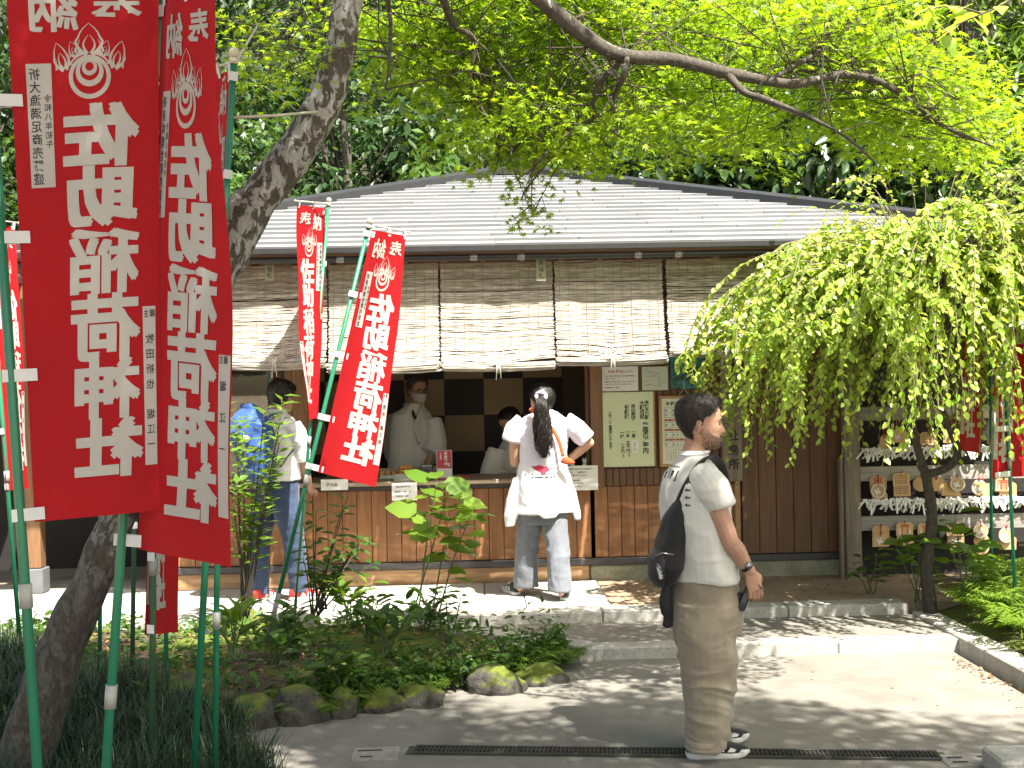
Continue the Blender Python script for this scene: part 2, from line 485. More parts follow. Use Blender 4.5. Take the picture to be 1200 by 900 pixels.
# ------------------------------------------------------------------ shrine office building (frame BM, wall on y=0)
office = empty("shrine_office", BM.copy(), "low timber shrine office with grey hip roof and reed blinds over its counter", "building")
def part(name, mb, m, parent=None):
    return mb.build(name, m, parent or office)
XL, XR = -2.95, 2.72
ZB, ZC = 0.32, 0.955
ED, EZ = -0.95, 2.76          # eave line
# --- backing walls
wl = part("wall", MB().box(XL, 0.62, .02, .10, .14, .94).box(0.66, XR, .022, .10, .14, 2.62).box(XL, XR, .024, .12, 2.25, 2.62).box(XL, -2.40, .026, .1, .94, 2.25), darkboard_m)
rb = random.Random(11)
def boards(x0, x1, z0, z1, w, m, y0=0.0, name="board"):
    n = max(1, round((x1 - x0) / w)); ww = (x1 - x0) / n
    me = MB().bbox(-ww / 2 + .0022, ww / 2 - .0022, 0, .021, 0, z1 - z0, .003).mesh(name, m)
    for i in range(n):
        link(name, me, wl, Matrix.Translation((x0 + (i + .5) * ww, y0 + rb.uniform(-.0022, .0008), z0)))
boards(XL, 0.625, ZB, 0.905, 0.118, board_m)
boards(0.655, 1.86, ZB, 0.895, 0.108, board_m)
boards(0.735, 1.86, 1.045, 2.30, 0.055, darkboard_m, -.001)
boards(0.70, 1.86, 0.900, 1.040, 0.055, darkboard_m, -.004)
boards(1.865, XR, ZB, 2.30, 0.142, darkboard_m, -.012)
# --- trims
part("bottom_rail", MB().bbox(XL, XR, -.035, .018, .262, .316, .004), rail_m)
part("base_board", MB().bbox(XL, 0.60, -.012, .018, .135, .258, .004), pale_m)
part("foundation", MB().bbox(0.612, XR + .05, -.02, .05, -.02, .258, .01), pmat("mossy_concrete", (0.28, 0.27, 0.21), (0.17, 0.175, 0.10), ns=5, rough=.9, bmp=.4, fine=8))
part("counter_top", MB().bbox(XL, 0.63, -.17, .50, .955, .988, .005), counter_m)
part("counter_rail", MB().bbox(XL, 0.63, -.06, .018, .912, .952, .004), rail_m)
for x0, x1 in ((0.635, 0.735), (-1.78, -1.66), (XL, XL + .12)):
    part("post", MB().bbox(x0, x1, -.035, .07, .99 if x0 < .6 else .897, 2.30, .006), post_m)
part("post", MB().bbox(XR - .01, XR + .09, -.05, .06, .14, 2.5, .006), darkboard_m)
part("lintel", MB().bbox(XL, XR + .09, -.045, .07, 2.303, 2.44, .006), beam_m)
part("sliding_track", MB().box(-1.655, .63, -.02, .04, 2.262, 2.298), rail_m)
# little things fixed on the jamb
part("jamb_strip", MB().bbox(0.60, 0.632, .03, .08, .992, 2.26, .004), darkboard_m)
# --- inside
iz = 0.20
part("interior_floor", MB().box(XL, XR, .13, 2.1, iz - .05, iz), beam_m)
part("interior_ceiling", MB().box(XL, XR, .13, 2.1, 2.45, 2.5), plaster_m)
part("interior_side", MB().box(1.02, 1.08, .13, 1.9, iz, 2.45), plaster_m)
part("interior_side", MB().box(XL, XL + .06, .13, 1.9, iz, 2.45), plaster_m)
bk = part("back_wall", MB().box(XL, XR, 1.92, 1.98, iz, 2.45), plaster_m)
p0 = bl(521, 487, 1.9); cw, ch = 0.385, 0.352
pm = {}
for m in (cream_m, char_m): pm[m.name] = MB().bbox(.001, cw - .001, 0, .016, .001, ch - .001, .002).mesh("panel", m)
for i in range(-6, 3):
    for j in range(-4, 3):
        z = p0.z + j * ch
        if z < iz + .02 or z + ch > 2.46: continue
        dark = (i + j) % 2 == 0
        link("panel", pm[char_m.name if dark else cream_m.name], bk, Matrix.Translation((p0.x + i * cw, 1.902, z)))
# --- window at the left of the opening
def glassmat():
    m, nt, b = newmat("window_glass"); out = nt.nodes["Material Output"]
    g = N(nt, "ShaderNodeBsdfGlossy"); g.inputs["Roughness"].default_value = 0.015; g.inputs[0].default_value = (.9, .9, .9, 1)
    t = N(nt, "ShaderNodeBsdfTransparent"); t.inputs[0].default_value = (.75, .78, .76, 1)
    fr = N(nt, "ShaderNodeFresnel"); fr.inputs[0].default_value = 1.9
    ms = N(nt, "ShaderNodeMixShader")
    nt.links.new(fr.outputs[0], ms.inputs[0]); nt.links.new(t.outputs[0], ms.inputs[1]); nt.links.new(g.outputs[0], ms.inputs[2]); nt.links.new(ms.outputs[0], out.inputs[0])
    return m
glass_m = glassmat()
win = part("window", MB().bbox(-2.83, -1.785, .0, .045, .99, 1.04, .004).bbox(-2.83, -1.785, .0, .045, 2.2, 2.26, .004).bbox(-2.83, -2.77, .001, .044, 1.042, 2.198, .004).bbox(-1.845, -1.785, .001, .044, 1.042, 2.198, .004), post_m)
MB().box(-2.768, -1.847, .018, .024, 1.042, 2.198).build("pane", glass_m, win)
# --- eaves
soff = part("soffit", MB().box(-3.9, 4.35, ED + .03, -.045, 2.70, 2.716), beam_m)
part("fascia", MB().bbox(-3.75, 4.25, ED + .012, ED + .034, 2.712, 2.735, .004), beam_m)
for i in range(28):
    x = -3.7 + i * .29
    part("rafter", MB().box(x - .02, x + .02, ED + .04, .0, 2.665, 2.699), beam_m) if i else None
RX0, RX1, RY, RZ = -3.70 + 3.7 - .08, 0.42, ED + 3.7, 3.93      # ridge
CX0, CX1 = -3.78, 4.12
BY = ED + 7.4
def slope_pt(t, s):      # t 0..1 up the front slope, s 0..1 along it
    xa = CX0 + (RX0 - CX0) * t; xb = CX1 + (RX1 - CX1) * t
    return V((xa + (xb - xa) * s, ED + (RY - ED) * t, EZ + (RZ - EZ) * t))
# deck under the sheets, closed
d = MB()
A, B_, C_, D_ = (CX0, ED, EZ), (CX1, ED, EZ), (CX1, BY, EZ), (CX0, BY, EZ)
E1, E2 = (RX0, RY, RZ), (RX1, RY, RZ)
d.add([A, B_, C_, D_, E1, E2, (CX0, ED, EZ - .03), (CX1, ED, EZ - .03), (CX1, BY, EZ - .03), (CX0, BY, EZ - .03)],
      [(0, 1, 5, 4), (1, 2, 5), (2, 3, 4, 5), (3, 0, 4), (0, 6, 7, 1), (1, 7, 8, 2), (2, 8, 9, 3), (3, 9, 6, 0), (6, 9, 8, 7)])
roof = part("roof", d, roof_m)
nrow = 19
nrm = (slope_pt(1, 0) - slope_pt(0, 0)).cross(slope_pt(0, 1) - slope_pt(0, 0)).normalized()
if nrm.z < 0: nrm = -nrm
rr = random.Random(5)
for i in range(nrow):
    t0, t1 = i / nrow, (i + 1.12) / nrow
    t1 = min(t1, 1.0)
    cuts = [0] + sorted(max(.04, min(.96, (k + .5 + (.25 if i % 2 else -.25) * .9 + rr.uniform(-.05, .05)) / 5)) for k in range(5)) + [1]
    for s0, s1 in zip(cuts, cuts[1:]):
        lift = .030
        a, b = slope_pt(t0, s0), slope_pt(t0, s1)
        c, e = slope_pt(t1, s1), slope_pt(t1, s0)
        g = (b - a).normalized() * .003
        a0, b0 = a + g + nrm * .003, b - g + nrm * .003
        a1, b1, c1, e1 = a + g + nrm * lift, b - g + nrm * lift, c - g + nrm * .006, e + g + nrm * .006
        MB().add([a0, b0, b1, a1, c1, e1], [(0, 1, 2, 3), (3, 2, 4, 5), (1, 4, 2), (0, 3, 5)]).build("roof_sheet", roof_m, roof)
def capline(a, b, w=.085, h=.062):
    a, b = V(a), V(b); t = (b - a).normalized(); s = t.cross(V((0, 0, 1))).normalized()
    vs = []
    for p in (a, b): vs += [p - s * w, p - s * w + V((0, 0, h)), p + V((0, 0, h * 1.5)), p + s * w + V((0, 0, h)), p + s * w]
    MB().add(vs, [(0, 1, 6, 5), (1, 2, 7, 6), (2, 3, 8, 7), (3, 4, 9, 8), (0, 4, 3, 2, 1), (5, 6, 7, 8, 9)]).build("ridge_cap", black_m, roof)
capline((CX0, ED, EZ), (RX0, RY, RZ)); capline((RX0 - .06, RY, RZ + .004), (RX1 + .06, RY, RZ + .004)); capline((RX1, RY, RZ), (CX1, ED, EZ))
part("eave_edge", MB().bbox(CX0 - .01, CX1 + .01, ED - .022, ED + .008, EZ - .028, EZ + .016, .004), black_m)
# rail the blinds hang from: a dark pipe, paler bands put in as its highlights
pz = 2.690
part("blind_rail", MB().tube([(-3.7, ED + .03, pz), (4.0, ED + .03, pz)], .024, 12), black_m)
highlight_m = pmat("highlight_grey", (0.26, 0.26, 0.26), (0.2, 0.2, 0.2), rough=.45, metal=.6)
for x in (-2.3, -1.3, -.32, .03, .9, 1.2, 2.1):
    part("rail_highlight", MB().tube([(x, ED + .03, pz), (x + .055, ED + .03, pz)], .0258, 12), highlight_m)
    part("bracket", MB().box(x + .02, x + .035, ED + .055, ED + .065, pz + .02, 2.66), highlight_m) if False else None
# --- dark porch left and rear lean-to on the right
dark_m = pmat("shade_black_board", (.012, .010, .009), (.018, .015, .013), rough=.9)  # near-black colour holds the deep shade of the open porch
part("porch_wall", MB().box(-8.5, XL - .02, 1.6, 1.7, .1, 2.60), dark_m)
part("porch_shade_roof", MB().bbox(-8.5, -3.95, -.35, 2.2, 2.63, 2.70, .01), dark_m)  # unseen roof added to keep the sun off the porch wall
part("porch_post", MB().bbox(-3.98, -3.85, .05, .18, .33, 2.65, .008), post_m)
part("post_shoe", MB().bbox(-4.0, -3.83, .03, .20, .13, .328, .006), pmat("lead_grey", (0.14, 0.145, 0.155), (0.11, 0.115, 0.12), rough=.6))
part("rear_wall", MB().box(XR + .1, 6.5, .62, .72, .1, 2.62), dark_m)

# ------------------------------------------------------------------ reed blinds
def reedmat():
    m, nt, b = newmat("reed"); out = nt.nodes["Material Output"]
    geo = N(nt, "ShaderNodeNewGeometry")
    vec = coords(nt, (9, 9, 60)); f = noise(nt, vec, 1.0, 4)
    c = ramp(nt, geo.outputs["Random Per Island"], [(0, (0.70, 0.67, 0.61)), (.42, (0.40, 0.35, 0.275)), (1, (0.77, 0.74, 0.69))])
    c = mix(nt, .8, c, ramp(nt, f, [(.35, (.6,) * 3), (.65, (1.3,) * 3)]), 'MULTIPLY')
    nt.links.new(c, b.inputs["Base Color"]); b.inputs["Roughness"].default_value = .6
    tr = N(nt, "ShaderNodeBsdfTranslucent"); nt.links.new(c, tr.inputs[0])
    ms = N(nt, "ShaderNodeMixShader"); ms.inputs[0].default_value = .22
    nt.links.new(b.outputs[0], ms.inputs[1]); nt.links.new(tr.outputs[0], ms.inputs[2]); nt.links.new(ms.outputs[0], out.inputs[0])
    return m
reed_m = reedmat()
string_m = pmat("pale_string", (0.66, 0.63, 0.56), (0.55, 0.52, 0.45), rough=.8)
cord_m = pmat("dark_cord", (0.40, 0.33, 0.25), (.3, .24, .17), rough=.8)
def blind(x0, x1, zb, lab, seed, gather=.05, deep=0.12):
    r = random.Random(seed)
    Y0 = ED + .185; zt = 2.668
    root = empty("reed_blind", BM @ Matrix.Translation(((x0 + x1) / 2, Y0, zt)), lab, "blind", "reed blinds hanging under the eave")
    w = (x1 - x0) - .018; H = zt - zb
    mb = MB(); n = int(H / .0064)
    def surf(u, t):        # u -1..1, t 0 top .. 1 bottom
        sag = gather * (t ** 2.2) * (1 - abs(u) ** .8) * 1.0
        out = -deep * t ** 2.4 + .008 * t * math.sin(u * 15 + seed * 2) + .007 * t * math.sin(t * 9 + u * 4 + seed) - .012 * math.sin(u * 3 + seed) * t - .03 * t ** 3 * (1 - abs(u))
        return V((u * w / 2 * (1 - .012 * t), out, -t * (H - .055) - sag * .5 + .012 * math.sin(seed * 3 + u * 2.2) * t))
    K = 9
    for i in range(n):
        t = (i + .5) / n
        if r.random() < .03: continue
        ra = .0031 * r.uniform(.7, 1.15)
        ph, am = r.uniform(0, 6), r.uniform(.0, .0022) * (1 + 2.2 * t)
        e0, e1 = -1 - r.uniform(-.012, .016), 1 + r.uniform(-.012, .016)
        pts = []
        for k in range(K):
            u = e0 + (e1 - e0) * k / (K - 1)
            p = surf(max(-1.02, min(1.02, u)), t); p.x = u * w / 2
            p.z += am * math.sin(u * 7 + ph) + r.uniform(-.001, .001); p.y += r.uniform(-.0012, .0012)
            pts.append(p)
        mb.tube(pts, ra, 4, caps=False, smooth=False)
    tag(mb.build("reed", reed_m, root), kind='stuff')
    # warp cords
    cm = MB()
    for k in range(12):
        u = -1 + (k + .5) * 2 / 12
        cm.tube([surf(u, q / 8) + V((0, -.0055, 0)) for q in range(9)], .0017, 4, caps=False)
    tag(cm.build("warp_cord", cord_m, root), kind='stuff')
    # bottom roll of reeds
    rm = MB(); c0 = surf(0, 1)
    for k in range(46):
        a = r.uniform(0, 6.283); q = .034 * math.sqrt(r.uniform(.25, 1))
        z = -H + .018 + q * math.sin(a); y = surf(0, 1).y * .9 - .012 + q * math.cos(a)
        pts = []
        L0, L1 = -w / 2 - r.uniform(-.02, .014), w / 2 + r.uniform(-.02, .014)
        for s in range(6):
            x = L0 + (L1 - L0) * s / 5
            pts.append(V((x, y + r.uniform(-.003, .003), z + r.uniform(-.003, .003) - .012 * (1 - (2 * x / w) ** 2))))
        rm.tube(pts, .0042, 5, smooth=False)
    tag(rm.build("bottom_roll", reed_m, root), kind='stuff')
    # tie string in the middle
    tm = MB(); zc = -H + .012; yc = surf(0, 1).y - .055
    for k in range(11):
        a = -2.6 + 5.2 * k / 10
        tm.tube([V((0, yc, zc + .05)), V((math.sin(a) * .05, yc - .004, zc + .05 + math.cos(a) * .035)), V((math.sin(a) * r.uniform(.06, .1), yc + .012, zc + .045 + math.cos(a) * r.uniform(.05, .08)))], .0022, 4)
    for dx in (-.012, 0, .01): tm.tube([V((dx, yc + .01, zc + .06)), V((dx, yc - .014, zc)), V((dx * 1.6, yc + .0, zc - .05 - abs(dx) * 4))], .004, 5)
    tm.build("tie_string", string_m, root)
    return root
kb = 158.0
def bx(X): return bl(X, 360, ED + .1).x
edges = [(bx(142), bx(262), 428, "reed blind half hidden behind the big red banners", .05),
         (bx(265), bx(383), 424, "reed blind above the window and the man with the blue backpack", .05),
         (bx(383), bx(515), 431, "reed blind behind the slanting sunlit red banner", .05),
         (bx(515), bx(650), 431, "reed blind with a small faded paper slip near its top right corner", .035),
         (bx(650), bx(780), 427, "reed blind gathered in a fan of folds above the pale green notice board", .11),
         (bx(782), bx(905), 419, "reed blind partly covered by the weeping tree", .05)]
for i, (a, b, Yb, lab, ga) in enumerate(edges):
    zb = bl((142 + 262) / 2 if i == 0 else 600, Yb + (8 if i == 0 else 0), ED + .05).z + .0
    blind(a, b, zb, lab, i + 1, ga)
# ------------------------------------------------------------------ lettering (the font that ships inside Blender)
_GL = {}
def glyph(ch, bold=0.0):
    k = (ch, bold)
    if k in _GL: return _GL[k]
    cu = bpy.data.curves.new("glyph", 'FONT'); cu.body = ch; cu.size = 1.0; cu.offset = bold; cu.resolution_u = 3
    o = bpy.data.objects.new("glyph", cu); COL.objects.link(o)
    bpy.context.view_layer.update()
    me = bpy.data.meshes.new_from_object(o.evaluated_get(bpy.context.evaluated_depsgraph_get()))
    vs = [(v.co.x, v.co.y) for v in me.vertices]; fs = [tuple(p.vertices) for p in me.polygons]
    bpy.data.objects.remove(o); bpy.data.curves.remove(cu); bpy.data.meshes.remove(me)
    if vs:
        xa, xb = min(p[0] for p in vs), max(p[0] for p in vs); ya, yb = min(p[1] for p in vs), max(p[1] for p in vs)
    else: xa = xb = ya = yb = 0
    _GL[k] = (vs, fs, xa, xb, ya, yb)
    return _GL[k]
class Flat:
    """flat print in a 2-D frame (x right, y up)"""
    def __init__(s): s.v, s.f, s.m = [], [], []
    def poly(s, pts, mi=0):
        b = len(s.v); s.v += [tuple(p) for p in pts]; s.f.append(list(range(b, b + len(pts)))); s.m.append(mi); return s
    def rect(s, x0, y0, x1, y1, mi=0): return s.poly([(x0, y0), (x1, y0), (x1, y1), (x0, y1)], mi)
    def ch(s, c, cx, cy, w, h=None, bold=0.0, mi=0, mirror=False, fit=False, slant=0.0):
        vs, fs, xa, xb, ya, yb = glyph(c, bold)
        if not vs: return s
        h = h or w; b = len(s.v)
        mx, my = (xa + xb) / 2, (ya + yb) / 2
        kx, ky = (w / max(xb - xa, .3), h / max(yb - ya, .3)) if fit else (w, h)
        if not fit: mx, my = (.5, .38) if ord(c) > 0x2000 else (mx, .36)
        for x, y in vs:
            X, Y = (x - mx) * kx, (y - my) * ky
            X += Y * slant
            s.v.append((cx + (-X if mirror else X), cy + Y))
        for f in fs: s.f.append([b + i for i in f]); s.m.append(mi)
        return s
    def col(s, t, cx, ytop, size, step=None, **kw):
        step = step or size * 1.05
        for i, c in enumerate(t): s.ch(c, cx, ytop - size / 2 - i * step, size, **kw)
        return s
    def row(s, t, x0, cy, size, step=None, **kw):
        step = step or size * 1.0
        for i, c in enumerate(t): s.ch(c, x0 + size / 2 + i * step, cy, size, **kw)
        return s
    def stroke(s, pts, w0, w1, mi=0):
        n = len(pts); L, R_ = [], []
        for i, p in enumerate(pts):
            a, b = pts[max(i - 1, 0)], pts[min(i + 1, n - 1)]
            dx, dy = b[0] - a[0], b[1] - a[1]; l = math.hypot(dx, dy) or 1
            w = (w0 + (w1 - w0) * i / (n - 1)) / 2
            L.append((p[0] - dy / l * w, p[1] + dx / l * w)); R_.append((p[0] + dy / l * w, p[1] - dx / l * w))
        for i in range(n - 1): s.poly([L[i], R_[i], R_[i + 1], L[i + 1]], mi)
        return s
    def ringp(s, cx, cy, r1, r0, mi=0, n=28, dx=0, dy=0, sx=1.0):
        for i in range(n):
            a, b = 2 * math.pi * i / n, 2 * math.pi * (i + 1) / n
            s.poly([(cx + sx * r1 * math.cos(a), cy + r1 * math.sin(a)), (cx + sx * r1 * math.cos(b), cy + r1 * math.sin(b)),
                    (cx + dx + sx * r0 * math.cos(b), cy + dy + r0 * math.sin(b)), (cx + dx + sx * r0 * math.cos(a), cy + dy + r0 * math.sin(a))], mi)
        return s
    def diced(s, cx, cy):
        """the same print cut along a grid so that it can follow folds"""
        bm = bmesh.new(); vv = [bm.verts.new((x, y, 0)) for x, y in s.v]
        for f, m in zip(s.f, s.m):
            try: bm.faces.new([vv[i] for i in f]).material_index = m
            except ValueError: pass
        for c in cx: bmesh.ops.bisect_plane(bm, geom=bm.verts[:] + bm.edges[:] + bm.faces[:], dist=1e-6, plane_co=(c, 0, 0), plane_no=(1, 0, 0))
        for c in cy: bmesh.ops.bisect_plane(bm, geom=bm.verts[:] + bm.edges[:] + bm.faces[:], dist=1e-6, plane_co=(0, c, 0), plane_no=(0, 1, 0))
        bm.verts.index_update()
        r = Flat(); r.v = [(v.co.x, v.co.y) for v in bm.verts]
        for f in bm.faces: r.f.append([v.index for v in f.verts]); r.m.append(f.material_index)
        bm.free(); return r
    def mb(s, fn, double=0):
        """into a mesh through fn(x,y,side)->point"""
        o = MB()
        for side in ((1, -1) if double else (1,)):
            b = len(o.v); o.v += [tuple(fn(x, y, side)) for x, y in s.v]
            for f, m in zip(s.f, s.m): o.f.append([b + i for i in f]); o.m.append(m); o.sm.append(False)
        return o

# ------------------------------------------------------------------ banner print, as seen from the reverse (mirrored) side
BW, BH = 0.46, 1.60
def emblem(F, cx, cy, r):
    F.ringp(cx, cy, r, r * .80, 0, 36, 0, 0.02 * r, 1.0)
    F.ringp(cx, cy + .22 * r, r * .66, r * .46, 0, 30, 0, .08 * r)
    F.ringp(cx, cy + .42 * r, r * .36, r * .20, 0, 24, 0, .05 * r)
    def flame(x, y, a, h, w):
        ca, sa = math.cos(a), math.sin(a)
        T = lambda p: (x + p[0] * ca - p[1] * sa, y + p[0] * sa + p[1] * ca)
        for sg in (1, -1):
            F.stroke([T((sg * w * q * (1 - q) * 3.2 * (1 if q < .55 else .8) + sg * .18 * w * (1 - q), h * q)) for q in [i / 7 for i in range(8)]], h * .115, h * .015)
            F.stroke([T((sg * w * .28 * math.sin(q * 3.3) + sg * .1 * w, h * (.05 + .58 * q))) for q in [i / 6 for i in range(7)]], h * .10, h * .012)
            F.stroke([T((sg * (w * .95 - .35 * w * q), h * (.10 + .40 * q))) for q in [i / 4 for i in range(5)]], h * .075, h * .01)
    flame(cx, cy + r * .98, 0, r * 1.45, r * .72)
    for sg in (1, -1):
        flame(cx + sg * r * 1.16, cy + r * .34, -sg * .30, r * 1.30, r * .40)
        flame(cx + sg * r * .62, cy + r * .92, -sg * .34, r * .75, r * .26)
    for sg in (1, -1):
        F.stroke([(cx + sg * r * math.sin(q) * 1.08, cy + r * math.cos(q) * 1.12) for q in [.25 + .09 * i for i in range(10)]], r * .14, r * .05)
def banner_print(seed):
    L = []
    for sx, sy in ((0, 0), (1, 1), (-1, -1), (1, -1), (-1, 1)): L.append(banner_layer(sx, sy))
    return L
def banner_layer(sx, sy):
    F = Flat()
    vy = lambda v: BH * (1 - v)
    F.ch("納", (.30 + sx * .0050) * BW, vy(.070) + sy * .0018, .145, .125, .006, fit=True, mirror=True); F.ch("奉", (.72 + sx * .0045) * BW, vy(.066) + sy * .0016, .150, .120, .006, fit=True, mirror=True)
    if not sx: emblem(F, .53 * BW, vy(.196), .066)
    for c, v, w, h in (("佐", .304, .225, .178), ("助", .418, .215, .168), ("稲", .537, .225, .185), ("荷", .658, .225, .188), ("神", .769, .215, .170), ("社", .877, .225, .160)):
        k = .0085 if c in '佐助社' else .0045 if c == '稲' else .0060
        F.ch(c, .60 * BW + sx * k, vy(v) + sy * k * .8, w, h, .010, fit=True, mirror=True, slant=-.05)
    return F.diced([BW * i / 8 for i in range(1, 8)], [BH * i / 20 for i in range(1, 20)])
NAMES = {1: "牧田祈也　堀江一", 2: "堀　江　一", 9: "青木　康三郎"}
WISH = {1: ("祈大漁満足商売繁盛", "令和八年初午"), 2: ("祈身体健全家内安全", "令和八年初午")}
def strips(kind):
    F, F2, T = Flat(), Flat(), Flat()
    w, d = WISH.get(kind, WISH[2]); nm = NAMES.get(kind, NAMES[2])
    vy = lambda v: BH * (1 - v)
    n = 8
    def strip(F, x0, x1, v0, v1):
        for i in range(n): F.rect(x0 * BW, vy(v0 + (v1 - v0) * i / n), x1 * BW, vy(v0 + (v1 - v0) * (i + 1) / n))
    strip(F, .10, .27, .168, .396); strip(F2, .875, .968 if kind == 1 else .99, .625 if kind == 1 else .63, .915)
    T.col(w, .155 * BW, vy(.176), .036, .0385, mirror=True, bold=.012); T.col(d, .238 * BW, vy(.225), .024, .027, mirror=True, bold=.008)
    T.ch("主", .90 * BW, vy(.638), .018, .024, .01, mirror=True); T.ch("願", .945 * BW, vy(.638), .018, .024, .01, mirror=True)
    T.col(nm, .925 * BW, vy(.675), .030, .044, mirror=True, bold=.012)
    return F.diced([BW * i / 8 for i in range(1, 8)], []), F2.diced([BW * i / 8 for i in range(1, 8)], []), T.diced([BW * i / 8 for i in range(1, 8)], [BH * i / 16 for i in range(1, 16)])
def clothmat(name, c, t):
    m, nt, b = newmat(name); out = nt.nodes["Material Output"]
    vec = coords(nt, (1, 1, 1), False); w = noise(nt, vec, 350, 2)
    big = noise(nt, vec, 3.2, 3)
    col = mix(nt, .25, c, ramp(nt, w, [(.3, tuple(x * .7 for x in c)), (.7, tuple(x * 1.2 for x in c))]))
    col = mix(nt, .5, col, ramp(nt, big, [(.3, (.82,) * 3), (.7, (1.12,) * 3)]), 'MULTIPLY')
    nt.links.new(col, b.inputs["Base Color"]); b.inputs["Roughness"].default_value = .75; b.inputs["Specular IOR Level"].default_value = .2
    bump(nt, b, w, .12, .002)
    tr = N(nt, "ShaderNodeBsdfTranslucent"); nt.links.new(col, tr.inputs[0])
    ms = N(nt, "ShaderNodeMixShader"); ms.inputs[0].default_value = t
    nt.links.new(b.outputs[0], ms.inputs[1]); nt.links.new(tr.outputs[0], ms.inputs[2]); nt.links.new(ms.outputs[0], out.inputs[0])
    return m
redcloth_m = clothmat("red_cloth", (0.40, 0.010, 0.014), .35)
whiteprint_m = clothmat("white_print", (0.55, 0.53, 0.49), .35)
pole_m = pmat("green_pole", (0.014, 0.135, 0.07), (0.02, 0.17, 0.09), rough=.35, ns=5, scale=(1, 1, .2))
oldpole_m = pmat("faded_green_pole", (0.03, 0.085, 0.045), (0.05, 0.10, 0.05), rough=.5, ns=9)
bluepole_m = pmat("teal_pole", (0.015, 0.19, 0.135), (0.02, 0.23, 0.16), rough=.35)
tie_m = pmat("white_tie", (0.55, 0.55, 0.55), (0.5, 0.5, 0.5), rough=.6)
knob_m = pmat("pale_plastic", (0.50, 0.47, 0.36), (0.42, 0.39, 0.30), rough=.4)
sleeve_m = pmat("pole_sleeve", (0.32, 0.32, 0.30), (0.22, 0.23, 0.20), rough=.5)
PRINT = {}
def pole_parts(root, base, top, r, m, knob=True, sleeve=.42, cuff=None):
    d = (top - base); L = d.length
    I = Matrix.Translation(-root.matrix_world.translation)
    po = MB().tube([base, base + d * .5, top], [r, r * .98, r * .92], 10).build("pole", m, root, I)
    if knob:
        MB().tube([top - d / L * .01, top + d / L * .012], r * 1.35, 10).ball(top + d / L * .034, r * 1.55, 12, 9).build("knob", knob_m, po)
    if sleeve: MB().tube([base + d * sleeve - d / L * .035, base + d * sleeve + d / L * .035], r * 1.28, 10).build("sleeve", sleeve_m, po)
    if cuff: MB().tube([base, base + d * cuff], r * 1.18, 10).build("base_cuff", pmat("grey_cuff", (.22, .22, .22), rough=.5), po)
    return po
def down_to(a, b, zg):
    """extend the line a->b until height zg"""
    k = (zg - a.z) / (b.z - a.z); return a + (b - a) * k
